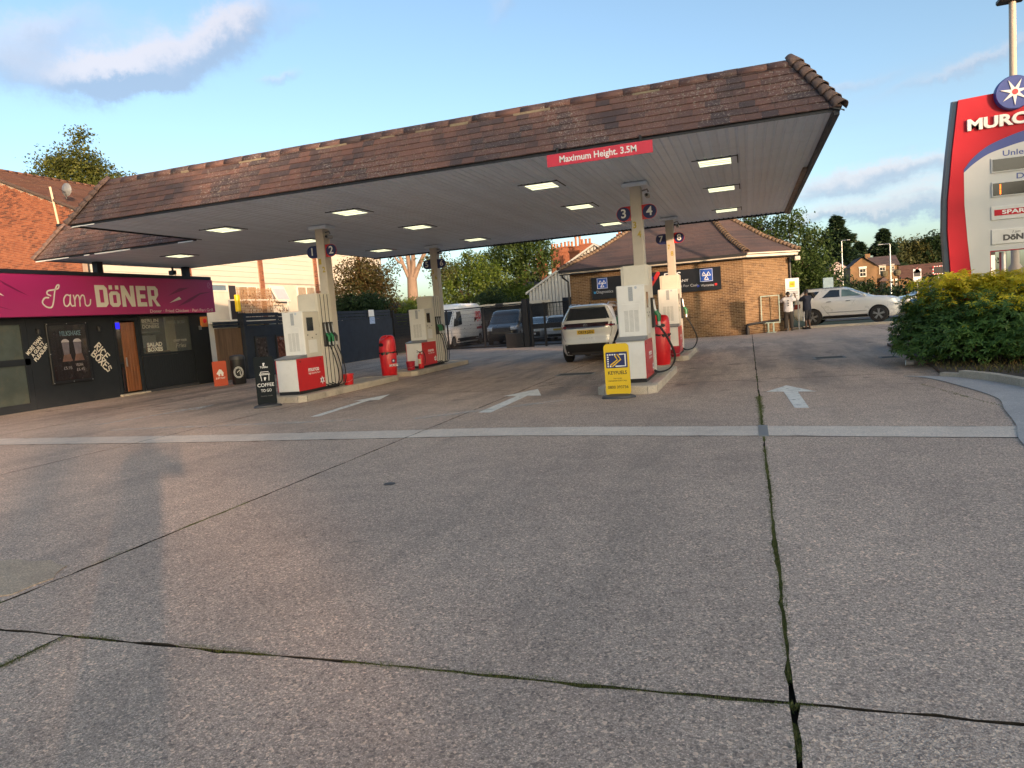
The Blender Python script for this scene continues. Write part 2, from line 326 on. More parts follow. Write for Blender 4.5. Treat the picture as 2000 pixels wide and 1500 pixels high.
# ------------------------------------------------------------------ shared materials
def concrete_mat(name, base=(.585, .455, .36), agg=1.0, tint=.08, stains=1.0):
    m = bpy.data.materials.new(name); m.use_nodes = True; nt = m.node_tree; N = nt.nodes; L = nt.links; b = N['Principled BSDF']
    geo = N.new('ShaderNodeNewGeometry'); pos = geo.outputs['Position']
    def nz(scale, detail=5, rough=.6, src=pos):
        n = N.new('ShaderNodeTexNoise'); n.inputs['Scale'].default_value = scale; n.inputs['Detail'].default_value = detail; n.inputs['Roughness'].default_value = rough; L.new(src, n.inputs['Vector']); return n.outputs[0]
    def mr(x, a, b_, c, d, smooth=False):
        n = N.new('ShaderNodeMapRange'); n.inputs[1].default_value = a; n.inputs[2].default_value = b_; n.inputs[3].default_value = c; n.inputs[4].default_value = d
        if smooth: n.interpolation_type = 'SMOOTHSTEP'
        L.new(x, n.inputs[0]); return n.outputs[0]
    def mul(a, c):
        n = N.new('ShaderNodeMath'); n.operation = 'MULTIPLY'
        for i, x in enumerate((a, c)):
            if isinstance(x, (int, float)): n.inputs[i].default_value = x
            else: L.new(x, n.inputs[i])
        return n.outputs[0]
    def mix(f, a, c, mode='MIX'):
        n = N.new('ShaderNodeMixRGB'); n.blend_type = mode
        if isinstance(f, (int, float)): n.inputs[0].default_value = f
        else: L.new(f, n.inputs[0])
        for i, x in ((1, a), (2, c)):
            if isinstance(x, tuple): n.inputs[i].default_value = (*x, 1)
            else: L.new(x, n.inputs[i])
        return n.outputs[0]
    wp = N.new('ShaderNodeMapping'); L.new(pos, wp.inputs[0])
    v1 = N.new('ShaderNodeTexVoronoi'); v1.inputs['Scale'].default_value = 150; L.new(pos, v1.inputs['Vector'])
    v2 = N.new('ShaderNodeTexVoronoi'); v2.inputs['Scale'].default_value = 80; L.new(pos, v2.inputs['Vector'])
    s1 = N.new('ShaderNodeSeparateColor'); L.new(v1.outputs['Color'], s1.inputs[0]); s2 = N.new('ShaderNodeSeparateColor'); L.new(v2.outputs['Color'], s2.inputs[0])
    cr = N.new('ShaderNodeValToRGB'); e = cr.color_ramp.elements; e[0].position = 0; e[0].color = (base[0] * .36, base[1] * .36, base[2] * .37, 1); e[1].position = 1; e[1].color = (base[0] * 2.1, base[1] * 2.1, base[2] * 2.05, 1)
    for p, k in ((.25, .68), (.55, .95), (.85, 1.25), (.95, 1.6)):
        q = e.new(p); q.color = (base[0] * k * (1.06 if k < 1 else 1), base[1] * k, base[2] * k, 1)
    L.new(s1.outputs[0], cr.inputs[0]); col = mix(.66 * agg, base, cr.outputs[0])
    col = mix(1.0, col, mix(mr(v1.outputs['Distance'], .25, .75, 0, .55 * agg), (1.08, 1.08, 1.08), (.45, .44, .43)), 'MULTIPLY')
    fn = nz(320, 3, .7); col = mix(.4 * agg, col, mix(fn, (.25, .25, .25), (1.75, 1.75, 1.75)), 'MULTIPLY') if agg > .5 else col
    big = mr(s2.outputs[1], .90, .93, 0, .55 * agg); col = mix(big, col, (base[0] * 1.9, base[1] * 1.8, base[2] * 1.65))
    dk = mr(s2.outputs[2], .88, .92, 0, .6 * agg); col = mix(dk, col, (base[0] * .3, base[1] * .3, base[2] * .32))
    # large patches, tyre wear along the lanes, oil spots
    oi = N.new('ShaderNodeObjectInfo'); hs = N.new('ShaderNodeHueSaturation'); L.new(col, hs.inputs['Color']); L.new(mr(oi.outputs['Random'], 0, 1, 1 - tint, 1 + tint), hs.inputs['Value']); col = hs.outputs[0]
    col = mix(1.0, col, mix(nz(.30, 7, .68), (.55, .55, .57), (1.48, 1.45, 1.38)), 'MULTIPLY')
    col = mix(1.0, col, mix(nz(2.6, 7, .7), (.74, .73, .74), (1.26, 1.26, 1.25)), 'MULTIPLY')
    mp = N.new('ShaderNodeMapping'); mp.inputs['Scale'].default_value = (1.1, .16, 1); L.new(pos, mp.inputs[0])
    sx = N.new('ShaderNodeSeparateXYZ'); L.new(pos, sx.inputs[0])
    yy = sx.outputs[1]; zone = mul(mr(yy, 11.2, 14.5, 0, 1, True), mr(yy, 24, 31, 1, .25, True))
    st = mul(mr(nz(1.0, 5, .6, mp.outputs[0]), .40, .68, 0, 1, True), zone)
    col = mix(mul(st, .62 * stains), col, (.085, .068, .05))
    sp = mul(mr(nz(1.7, 3, .5), .60, .70, 0, 1, True), zone); col = mix(mul(sp, .5 * stains), col, (.05, .045, .045))
    if stains:
        sp2 = mr(nz(4.3, 2, .5), .73, .76, 0, 1, True); col = mix(mul(sp2, .35), col, (.09, .08, .075))          # small drips everywhere
        mq = N.new('ShaderNodeMapping'); mq.inputs['Scale'].default_value = (.55, .05, 1); L.new(pos, mq.inputs[0]); tr = mr(nz(1.6, 4, .6, mq.outputs[0]), .52, .68, 0, 1, True); col = mix(mul(tr, .22 * stains), col, (.16, .14, .12))   # tyre tracks
    L.new(col, b.inputs['Base Color']); b.inputs['Specular IOR Level'].default_value = .35
    L.new(mr(st, 0, 1, .88, .62), b.inputs['Roughness'])
    bp = N.new('ShaderNodeBump'); bp.inputs['Strength'].default_value = .55 * agg; bp.inputs['Distance'].default_value = .006; L.new(v1.outputs['Distance'], bp.inputs['Height'])
    bp2 = N.new('ShaderNodeBump'); bp2.inputs['Strength'].default_value = .35; bp2.inputs['Distance'].default_value = .02; L.new(nz(9, 4), bp2.inputs['Height']); L.new(bp.outputs[0], bp2.inputs['Normal']); L.new(bp2.outputs[0], b.inputs['Normal'])
    return m
def worn_paint(name, col, lo=.38, hi=.6, scale=9):
    m = mat(name, col, rough=.75, var=.18, scale=7); nt = m.node_tree; N = nt.nodes; L = nt.links
    geo = N.new('ShaderNodeNewGeometry'); n = N.new('ShaderNodeTexNoise'); n.inputs['Scale'].default_value = scale; n.inputs['Detail'].default_value = 9; n.inputs['Roughness'].default_value = .75; L.new(geo.outputs['Position'], n.inputs['Vector'])
    r_ = N.new('ShaderNodeMapRange'); r_.inputs[1].default_value = lo; r_.inputs[2].default_value = hi; r_.inputs[3].default_value = .12; r_.inputs[4].default_value = .95; L.new(n.outputs[0], r_.inputs[0]); L.new(r_.outputs[0], N['Principled BSDF'].inputs['Alpha']); return m
M_conc = concrete_mat('forecourt_concrete')
M_strip = concrete_mat('pale_concrete', base=(.68, .585, .49), agg=.45, tint=.05, stains=.25)
M_kerb = concrete_mat('kerb_concrete', base=(.50, .45, .37), agg=.35, tint=.10, stains=.6)
M_infill = concrete_mat('island_concrete', base=(.42, .38, .32), agg=.3, tint=.05, stains=.8)
M_asph = concrete_mat('asphalt', base=(.13, .13, .135), agg=.7, tint=.02, stains=0)
M_pave = concrete_mat('pavement_asphalt', base=(.44, .43, .42), agg=.4, tint=.02, stains=0)
M_soil = mat('soil', (.07, .055, .038), rough=.95, var=.45, scale=5, bump=.6, bscale=25)
M_earth = mat('grass_ground', (.075, .085, .04), rough=.95, var=.4, scale=.5, bump=.4, bscale=18, dirt=.6, dirtcol=(.10, .085, .06))
M_paint = worn_paint('worn_white_paint', (.85, .82, .74), .30, .46)
M_paintf = worn_paint('faded_white_paint', (.78, .75, .68), .42, .66)
M_white = mat('white_enamel', (.78, .77, .73), rough=.35, var=.06, scale=2, coat=.25, dirt=.14, dirtcol=(.38, .34, .28))
M_cream = mat('cream_enamel', (.66, .62, .53), rough=.38, var=.07, scale=2, coat=.2, dirt=.12, dirtcol=(.3, .26, .2))
M_red = mat('red_enamel', (.58, .018, .022), rough=.35, var=.08, scale=2, coat=.3)
M_redp = mat('red_plastic', (.60, .012, .018), rough=.38, var=.10, scale=3, coat=.15)
M_blk = mat('black_plastic', (.015, .015, .017), rough=.45, var=.2)
M_rub = mat('black_rubber', (.012, .012, .013), rough=.6, var=.25)
M_dgrey = mat('dark_grey_plastic', (.055, .055, .06), rough=.5, var=.15)
M_mgrey = mat('mid_grey_metal', (.22, .23, .24), rough=.45, metal=.3, var=.12)
M_steel = mat('galvanised_steel', (.42, .43, .44), rough=.42, metal=.8, var=.15)
M_navy = mat('navy_enamel', (.012, .02, .11), rough=.4, var=.1)
M_lwhite = mat('white_print', (.80, .80, .78), rough=.5, var=.05)
M_lblack = mat('black_print', (.012, .012, .014), rough=.5, var=.05)
M_gold = mat('gold_print', (.45, .33, .04), rough=.45, var=.1)
M_screen = mat('dark_screen', (.012, .014, .018), rough=.12, var=.2, spec=.7)
M_char = mat('charcoal_paint', (.020, .024, .030), rough=.75, var=.15, scale=4, spec=.25)
M_slate = mat('blue_grey_paint', (.034, .042, .058), spec=.25, rough=.8, var=.25, scale=3, bump=.3, bscale=40, dirt=.25, dirtcol=(.05, .055, .06))
M_black = mat('black_metal', (.012, .012, .014), rough=.5, var=.2)
M_glass = glass('dark_glass')
M_yellow = mat('yellow_plastic', (.78, .52, .01), rough=.4, var=.05, coat=.15)
M_green = mat('green_plastic', (.005, .16, .055), rough=.4, var=.1)
M_bark = mat('bark', (.12, .085, .06), rough=.95, var=.35, scale=4, bump=1.0, bscale=14, stretch=(1, 1, .3))
M_barkw = mat('pale_bark', (.24, .165, .12), rough=.9, var=.3, scale=3, bump=.8, bscale=10, stretch=(1, 1, .3))
# ------------------------------------------------------------------ ground
def tag_s(o): o['kind'] = 'structure'; return o
g_ = MB(); g_.quad((-400, -400, -.06), (400, -400, -.06), (400, 600, -.06), (-400, 600, -.06)); tag_s(g_.build('ground', M_earth))
def drain_c(x):
    P = [(-19.6, 9.85), (-13.5, 9.55), (-8.5, 9.36), (-3.2, 9.36), (.1, 8.98), (2.75, 8.58), (12, 7.1)]
    for (a, b), (c, d) in zip(P, P[1:]):
        if x <= c: return b + (d - b) * (x - a) / (c - a)
    return P[-1][1]
court = tag_s(bpy.data.objects.new('forecourt', None)); C.objects.link(court)
def slab_mesh(x0, x1, ylo, yhi, z=0.0, th=.05, jit=.006, step=.12):
    f = lambda y, x: y(x) if callable(y) else y
    pts = []
    nx = max(2, int((x1 - x0) / step))
    for i in range(nx): x = x0 + (x1 - x0) * i / nx; pts.append((x, f(ylo, x)))
    ya, yb = f(ylo, x1), f(yhi, x1); n = max(2, int((yb - ya) / step)); pts += [(x1, ya + (yb - ya) * i / n) for i in range(n)]
    for i in range(nx): x = x1 - (x1 - x0) * i / nx; pts.append((x, f(yhi, x)))
    ya, yb = f(ylo, x0), f(yhi, x0); n = max(2, int((yb - ya) / step)); pts += [(x0, yb - (yb - ya) * i / n) for i in range(n)]
    cx_, cy_ = sum(q[0] for q in pts) / len(pts), sum(q[1] for q in pts) / len(pts)
    chip = [(random.uniform(.004, .014) if random.random() < .13 else 0) for _ in pts]
    pts = [(q[0] + (c_ if q[0] < cx_ else -c_) * (abs(q[0] - cx_) > (x1 - x0) * .49), q[1] + (c_ if q[1] < cy_ else -c_) * (abs(q[0] - cx_) <= (x1 - x0) * .49)) for q, c_ in zip(pts, chip)]
    P = [(p[0] + random.uniform(-jit, jit) * .9 + .003 * math.sin(p[1] * 3.1 + x0), p[1] + random.uniform(-jit, jit) + .005 * math.sin(p[0] * 2.7), z) for p in pts]
    mb = MB().prism(P, (0, 0, -th)); mb.m = [0, 1] + [1] * (len(mb.f) - 2); mb.m[0] = 0; return mb
G = .0095
M_jd = mat('joint_dirt', (.045, .038, .028), rough=1, var=.5, scale=20, spec=.1)
def slab(x0, x1, ylo, yhi, m=None, name='slab', z=0.0):
    lo = (lambda x: ylo(x) + G) if callable(ylo) else ylo + G
    hi = (lambda x: yhi(x) - G) if callable(yhi) else yhi - G
    return slab_mesh(x0 + G, x1 - G, lo, hi, z).build(name, [m or M_conc, M_jd], court)
dlo = lambda x: drain_c(x) - .34
dhi = lambda x: drain_c(x) + .34
XJ = [-19.75, -14.6, -9.75, -4.72, .1, 5.0, 10.0]
for x0, x1 in zip(XJ, XJ[1:]):
    slab(x0, x1, 2.85, dlo)
    slab(x0, x1, dlo, dhi, M_strip, 'drain_strip', .003)
    slab(x0, x1, dhi, 14.75)
    for ya, yb in ((14.75, 20.3), (20.3, 24.6), (24.6, 33.2), (33.2, 37.6)): slab(x0, x1, ya, yb)
for x0, x1 in zip([-19.75, -13.5, -8.6, -3.76, .1, 5.0, 10.0], [-13.5, -8.6, -3.76, .1, 5.0, 10.0]):
    slab(x0, x1, -2.6, 2.85); slab(x0, x1, -8.0, -2.6)
u_ = MB(); u_.quad((-19.9, -8.1, -.045), (10.2, -8.1, -.045), (10.2, 37.7, -.045), (-19.9, 37.7, -.045)); u_.build('joint_bed', mat('joint_dirt', (.045, .038, .028), rough=1, var=.5, scale=20), court)
# small steel key block in the joint at the drain, round gully, gratings, mended corner
box('joint_cover', M_mgrey, court, .05, .16, drain_c(.1) - .36, drain_c(.1) + .36, -.02, .012, .004)
M_patch = concrete_mat('cement_patch', base=(.50, .39, .28), agg=.6, tint=.02, stains=0)
pp = [(-4.78, 3.30), (-4.79, 3.48), (-4.77, 3.60), (-4.86, 3.70), (-4.93, 3.84), (-5.06, 3.86), (-5.2, 3.93), (-5.36, 3.88), (-5.55, 3.92), (-5.8, 3.78), (-5.95, 3.6), (-5.9, 3.42), (-5.6, 3.33), (-5.4, 3.22), (-5.2, 3.26), (-5.0, 3.2)]
MB().prism([(x, y, .0005) for x, y in pp], (0, 0, .006)).build('mended_patch', M_patch, court)
MB().lathe([(.0, -.01), (.055, -.01), (.06, .006), (.0, .006)], (-3.55, 6.35, 0), 16).build('gully_cap', M_dgrey, court)
for (cx, cy, w, d) in ((1.83, 19.05, .62, .5), (-2.9, 18.2, 1.0, .8), (-4.3, 17.9, .9, .5), (3.02, 18.3, .3, .3)):
    mb = MB().box(cx - w / 2, cx + w / 2, cy - d / 2, cy + d / 2, -.03, .004)
    o = mb.build('access_cover', mat('cast_iron', (.10, .09, .08), rough=.9, var=.3, bump=.5, bscale=40, spec=.2), court)
    MB().box(cx - w / 2 - .05, cx + w / 2 + .05, cy - d / 2 - .05, cy - d / 2, -.02, .007).box(cx - w / 2 - .05, cx + w / 2 + .05, cy + d / 2, cy + d / 2 + .05, -.02, .007).box(cx - w / 2 - .05, cx - w / 2, cy - d / 2, cy + d / 2, -.02, .0075).box(cx + w / 2, cx + w / 2 + .05, cy - d / 2, cy + d / 2, -.02, .0075).build('cover_frame', mat('frame_iron', (.28, .27, .25), rough=.85, var=.3, spec=.2), court)
def road_arrow(tip, wl, wr, tl, tr, m=M_paint, z=.0045):
    f = .52
    a = [(tip[0], tip[1]), wr, (wr[0] + (wl[0] - wr[0]) * (f - .16), wr[1] + (wl[1] - wr[1]) * (f - .16)), tr, tl, (wl[0] + (wr[0] - wl[0]) * (f - .16), wl[1] + (wr[1] - wl[1]) * (f - .16)), wl]
    MB().add([(p[0], p[1], z) for p in a], [(0, 1, 2), (0, 2, 5), (0, 5, 6), (2, 3, 4, 5)]).build('painted_arrow', m, court)
road_arrow((.58, 13.54), (.22, 12.72), (.99, 12.52), (.56, 10.76), (.75, 10.73))
road_arrow((-8.12, 14.95), (-8.45, 13.82), (-7.82, 13.9), (-8.0, 11.5), (-7.82, 11.55))
road_arrow((-4.40, 14.72), (-4.82, 13.62), (-3.97, 13.48), (-4.50, 11.35), (-4.25, 11.31))
road_arrow((-12.7, 14.4), (-13.05, 13.4), (-12.35, 13.4), (-13.3, 11.4), (-13.12, 11.4), M_paintf)
for (x0, y0, x1, y1, w) in ((1.1, 26.9, 4.3, 25.6, .07), (-.3, 27.6, 1.0, 26.5, .12), (-13.2, 25.2, -12.3, 30, .07), (-18.0, 14.6, -16.9, 20.2, .05), (-11.9, 10.6, -6.4, 10.9, .25), (-5.5, 10.9, -3.3, 12.6, .3)):
    d = Vector((x1 - x0, y1 - y0)).normalized(); n = Vector((-d.y, d.x)) * w / 2
    MB().quad((x0 + n.x, y0 + n.y, .0045), (x1 + n.x, y1 + n.y, .0045), (x1 - n.x, y1 - n.y, .0045), (x0 - n.x, y0 - n.y, .0045)).build('faded_line', M_paintf if w < .2 else worn_paint('old_scrape', (.72, .66, .58), .40, .85, 3), court)
# footway at the bush and its kerb
pv = smooth_path([(2.58, 14.2, 0), (2.85, 13.75, 0), (3.0, 12.9, 0), (3.13, 11.2, 0), (2.92, 10.1, 0), (2.70, 8.95, 0), (2.44, 7.9, 0), (2.35, 6.0, 0), (2.5, 3.5, 0), (3.2, 0, 0)], 5)
P = [(p.x, p.y, .006) for p in pv] + [(12, 0, .006), (12, 13.9, .006), (3.1, 13.9, .006)]
tag_s(MB().prism(P, (0, 0, .007)).build('footway', M_pave))
bedp = [(3.45, 19.4), (3.32, 15.6), (3.12, 13.95), (3.35, 13.66), (3.62, 13.05), (3.78, 12.2), (3.95, 11.2), (4.3, 10.0), (5, 9.0), (12, 8.0), (12, 22), (3.6, 22)]
tag_s(MB().prism([(x, y, .0) for x, y in bedp], (0, 0, .07)).build('planting_bed', M_soil))
kp = [Vector((x, y, 0)) for x, y in bedp[2:9]]
kerb = tag_s(bpy.data.objects.new('bed_kerb', None)); C.objects.link(kerb)
for a, b in zip(kp, kp[1:]):
    n = max(1, round((b - a).length / .9))
    for i in range(n):
        p = a.lerp(b, i / n); q = a.lerp(b, (i + 1) / n); d = (q - p).normalized(); w = Vector((d.y, -d.x, 0)) * .065; p += d * .006; q -= d * .006
        h = .125 if p.y < 13.9 else .075
        MB().prism([tuple(p + w - Vector((0, 0, .02))), tuple(q + w - Vector((0, 0, .02))), tuple(q - w - Vector((0, 0, .02))), tuple(p - w - Vector((0, 0, .02)))], (0, 0, h + .02)).build('kerbstone', M_kerb, kerb)
# roads round the site
tag_s(MB().prism([(-60, -22, 0), (60, -22, 0), (60, -11, 0), (-60, -11, 0)], (0, 0, -.05)).build('main_road', M_asph))
tag_s(MB().prism([(-60, -11, .06), (60, -11, .06), (60, -8.1, .06), (-60, -8.1, .06)], (0, 0, -.1)).build('front_footway', M_pave))
tag_s(MB().prism([(4, 44, 0), (60, 30, 0), (70, 150, 0), (2, 160, 0)], (0, 0, -.04)).build('side_road', M_asph))
tag_s(MB().prism([(-19, 34.2, -.002), (-8.3, 34.2, -.002), (-8.3, 50, -.002), (-19, 50, -.002)], (0, 0, -.04)).build('yard', M_asph))
# moss and weeds in the joints
def moss():
    vs = []; fs = []
    def tuft(x, y, s):
        for _ in range(random.randint(2, 4)):
            a = random.uniform(0, 6.28); l = random.uniform(.5, 1.2) * s; w = l * .28; dx, dy = math.cos(a), math.sin(a); x0, y0 = x + random.gauss(0, s * .5), y + random.gauss(0, s * .5); b = len(vs)
            vs.extend([(x0 - dy * w, y0 + dx * w, -.014), (x0 + dy * w, y0 - dx * w, -.014), (x0 + dx * l * .8, y0 + dy * l * .8, random.uniform(.05, .55) * l)]); fs.append((b, b + 1, b + 2))
    def run(a, b, dens, w, gate=.5, s=.017, seed=0):
        a, b = Vector(a), Vector(b); L_ = (b - a).length; n = int(L_ * dens); d = (b - a) / L_; q = Vector((-d.y, d.x))
        for i in range(n):
            t = random.uniform(0, L_); k = mnoise.noise(Vector((t * 1.7 + seed, seed * 3.3, 0))) * .5 + .5
            if k < gate: continue
            p = a + d * t + q * random.gauss(0, w * (.4 + 1.2 * (k - gate))) + q * (.006 * math.sin(t * 3))
            tuft(p.x, p.y, s * random.uniform(.6, 1.3) * (.6 + k - gate + .3))
    run((.1, 2.5), (.1, 8.6), 700, .016, .36, .014, 1.0); run((.1, 9.3), (.1, 12.2), 900, .02, .2, .018, 2.0); run((.1, 12.2), (.1, 24), 60, .012, .5, .016, 9)
    run((-3.65, 2.87), (.1, 2.84), 900, .016, .48, .014, 3.0); run((.1, 2.84), (1.2, 2.82), 800, .018, .45, .016, 4.0)
    run((-4.75, 3.9), (-4.72, 5.6), 500, .012, .42, .013, 5.0); run((-3.78, 2.2), (-3.72, 2.86), 1100, .022, .42, .016, 6.0); run((-4.75, 2.9), (-4.75, 3.2), 1200, .04, .3, .02, 6.6)
    run((-4.72, 5.6), (-4.7, 8.9), 120, .008, .5, .012, 7.0); run((2.6, 13.0), (3.0, 10.2), 160, .02, .4, .02, 8); run((-1.0, 34.0), (3.2, 36.6), 900, .15, .35, .06, 11); run((2.8, 36.5), (8, 36.2), 1200, .12, .3, .07, 12)
    o = np_mesh('joint_moss', np.array(vs), np.array(fs), leaf_mat('moss', (.06, .09, .022), (.19, .185, .07), .25, .9), None, 3)
    tag(o, 'green moss and small weeds growing along the concrete joints', 'moss', kind='stuff')
moss()
# ------------------------------------------------------------------ pump islands: concrete infill inside a ring of kerbstones
def island(label, x0, x1, y0, y1, ch=.16):
    t = thing('pump_island', label, 'pump island', ((x0 + x1) / 2, (y0 + y1) / 2, 0), 0, 'raised concrete pump islands')
    out = [(x0 + ch, y0), (x1 - ch, y0), (x1, y0 + ch), (x1, y1 - ch), (x1 - ch, y1), (x0 + ch, y1), (x0, y1 - ch), (x0, y0 + ch)]
    cx, cy = (x0 + x1) / 2, (y0 + y1) / 2; kw = .13
    inn = [(x + kw * (1 if x < cx else -1), y + kw * (1 if y < cy else -1)) for x, y in out]
    MB().prism([(x, y, .0) for x, y in inn], (0, 0, .138)).build('infill', M_infill, t, world=True)
    for i in range(8):
        a, b = Vector(out[i]), Vector(out[(i + 1) % 8]); c, d = Vector(inn[i]), Vector(inn[(i + 1) % 8]); n = max(1, round((b - a).length / .75))
        for k in range(n):
            e = .007 / max((b - a).length, .1); f0, f1 = k / n + e, (k + 1) / n - e; h = .15 + random.uniform(-.006, .004)
            p = [a.lerp(b, f0), a.lerp(b, f1), c.lerp(d, f1), c.lerp(d, f0)]; s = (c - a).normalized() * .018
            mb = MB(); mb.add([(q.x, q.y, 0) for q in p] + [(p[0].x, p[0].y, h - .02), (p[1].x, p[1].y, h - .02), (p[2].x, p[2].y, h), (p[3].x, p[3].y, h), (p[0].x + s.x, p[0].y + s.y, h), (p[1].x + s.x, p[1].y + s.y, h)],
                [(3, 2, 1, 0), (0, 1, 5, 4), (4, 5, 9, 8), (8, 9, 6, 7), (2, 3, 7, 6), (1, 2, 6, 9, 5), (3, 0, 4, 8, 7)])
            mb.build('kerbstone', M_kerb, t, world=True)
    return t
island('pump island under pump 1 and 2 behind the coffee sign', -10.98, -9.85, 14.0, 18.9)
island('pump island under pump 3 and 4 behind the yellow sign', -2.78, -1.66, 13.1, 17.3)
island('pump island under pump 5 and 6 with fire extinguisher standing on it', -10.98, -9.9, 20.0, 24.6)
island('pump island under pump 7 and 8 nearest the brick kiosk', -2.78, -1.66, 20.4, 24.4)
# ------------------------------------------------------------------ tile and brick materials
def tile_mat(name, cols, lichen=.6, moss=.25):
    m = bpy.data.materials.new(name); m.use_nodes = True; nt = m.node_tree; N = nt.nodes; L = nt.links; b = N['Principled BSDF']
    geo = N.new('ShaderNodeNewGeometry'); pos = geo.outputs['Position']; oi = N.new('ShaderNodeObjectInfo')
    ad = N.new('ShaderNodeMath'); ad.operation = 'ADD'; L.new(oi.outputs['Random'], ad.inputs[0]); L.new(geo.outputs['Random Per Island'], ad.inputs[1])
    fr = N.new('ShaderNodeMath'); fr.operation = 'FRACT'; L.new(ad.outputs[0], fr.inputs[0])
    nz = N.new('ShaderNodeTexNoise'); nz.inputs['Scale'].default_value = .75; nz.inputs['Detail'].default_value = 4; L.new(pos, nz.inputs['Vector'])
    mx0 = N.new('ShaderNodeMath'); mx0.operation = 'MULTIPLY_ADD'; L.new(nz.outputs[0], mx0.inputs[0]); mx0.inputs[1].default_value = 1.7; mx0.inputs[2].default_value = -.55
    av = N.new('ShaderNodeMixRGB'); av.inputs[0].default_value = .62; L.new(fr.outputs[0], av.inputs[1]); L.new(mx0.outputs[0], av.inputs[2])
    cr = N.new('ShaderNodeValToRGB'); e = cr.color_ramp.elements; e[0].color = (*cols[0], 1); e[1].color = (*cols[-1], 1); e[0].position = .15; e[1].position = .85
    for i, c in enumerate(cols[1:-1]): q = e.new(.15 + .7 * (i + 1) / (len(cols) - 1)); q.color = (*c, 1)
    L.new(av.outputs[0], cr.inputs[0]); col = cr.outputs[0]
    def spots(scale, lo, hi, c, amt, mask=None):
        nonlocal col
        v = N.new('ShaderNodeTexNoise'); v.inputs['Scale'].default_value = scale; v.inputs['Detail'].default_value = 5; v.inputs['Roughness'].default_value = .7; L.new(pos, v.inputs['Vector'])
        r_ = N.new('ShaderNodeMapRange'); r_.inputs[1].default_value = lo; r_.inputs[2].default_value = hi; r_.inputs[4].default_value = amt; L.new(v.outputs[0], r_.inputs[0])
        f = r_.outputs[0]
        if mask:
            n2 = N.new('ShaderNodeTexNoise'); n2.inputs['Scale'].default_value = mask; L.new(pos, n2.inputs['Vector']); r3 = N.new('ShaderNodeMapRange'); r3.inputs[1].default_value = .42; r3.inputs[2].default_value = .6; L.new(n2.outputs[0], r3.inputs[0])
            mm = N.new('ShaderNodeMath'); mm.operation = 'MULTIPLY'; L.new(f, mm.inputs[0]); L.new(r3.outputs[0], mm.inputs[1]); f = mm.outputs[0]
        x = N.new('ShaderNodeMixRGB'); L.new(f, x.inputs[0]); L.new(col, x.inputs[1]); x.inputs[2].default_value = (*c, 1); col = x.outputs[0]
    spots(7, .52, .72, (.05, .046, .05), .5); spots(20, .56, .63, (.42, .38, .34), lichen, 1.1); spots(46, .57, .64, (.5, .47, .42), lichen, .8); spots(5, .56, .75, (.07, .07, .03), moss)
    L.new(col, b.inputs['Base Color']); b.inputs['Roughness'].default_value = .9; b.inputs['Specular IOR Level'].default_value = .25
    nb = N.new('ShaderNodeTexNoise'); nb.inputs['Scale'].default_value = 45; nb.inputs['Detail'].default_value = 5; L.new(pos, nb.inputs['Vector'])
    bp = N.new('ShaderNodeBump'); bp.inputs['Strength'].default_value = .5; bp.inputs['Distance'].default_value = .006; L.new(nb.outputs[0], bp.inputs['Height']); L.new(bp.outputs[0], b.inputs['Normal'])
    return m
M_tile = tile_mat('canopy_tile', [(.075, .058, .064), (.125, .078, .074), (.165, .092, .08), (.14, .085, .078), (.21, .108, .088)])
M_tileh = tile_mat('house_tile', [(.10, .05, .035), (.16, .075, .05), (.13, .06, .045), (.2, .10, .07)], .3, .2)
M_tilek = tile_mat('kiosk_tile', [(.075, .06, .065), (.105, .075, .075), (.12, .08, .075), (.09, .07, .075)], .15, .1)
M_hip = tile_mat('hip_tile', [(.14, .10, .09), (.2, .13, .11), (.17, .115, .10), (.23, .15, .12)], .2, .1)
M_hipk = tile_mat('kiosk_hip_tile', [(.13, .09, .06), (.22, .15, .10), (.17, .12, .085), (.27, .19, .12)], .2, .1)
M_mort = mat('mortar', (.24, .20, .14), rough=.95, var=.25, scale=8, bump=.6, bscale=40)
M_soff = mat('soffit_board', (.74, .82, .92), rough=.45, var=.05, scale=1.2, rnd=.05, dirt=.12, dirtcol=(.22, .20, .17))
M_backing = mat('dark_backing', (.03, .032, .036), rough=.8)
M_lamp = mat('lamp_diffuser', (.8, .8, .7), rough=.4, var=.0, emit=(1.0, .99, .60), estr=.58)
# ------------------------------------------------------------------ canopy
ZS = 4.34
MX0, MX1, MY0, MY1 = -14.05, 1.42, 12.12, 25.6
LX0, LY0, LY1 = -19.95, 15.9, 21.9
INS, RISE = .60, .95
canopy = thing('canopy', 'large petrol station canopy with brown tiled edge and pale ribbed soffit', 'canopy', (-6.3, 18.8, 0))
soff = box('soffit', M_soff, canopy, MX0 + .03, MX1 - .03, MY0 + .03, MY1 - .03, ZS + .02, ZS + .06, world=True)
MB().box(LX0 + .03, MX0 + .025, LY0 + .03, LY1 - .03, ZS + .021, ZS + .06).build('soffit_wing', M_soff, soff, world=True)
def board_mesh(length, pitch=.15):
    p = [(0, .03), (.006, .016), (.014, 0), (.112, 0), (.12, .016), (.128, .018), (.144, .018), (.144, .03)]
    return MB().prism([(x, 0, z) for x, z in p], (0, length, 0)).mesh(M_soff)
PI_ = pmat(soff).inverted()
for (x0, x1, y0, y1) in ((MX0 + .05, MX1 - .1, MY0 + .02, MY1 - .02), (LX0 + .05, MX0 + .03, LY0 + .02, LY1 - .02)):
    me = board_mesh(y1 - y0); n = int((x1 - x0) / .15)
    for i in range(n): link('soffit_board', me, soff, PI_ @ Vector((x0 + i * .15, y0, ZS)))
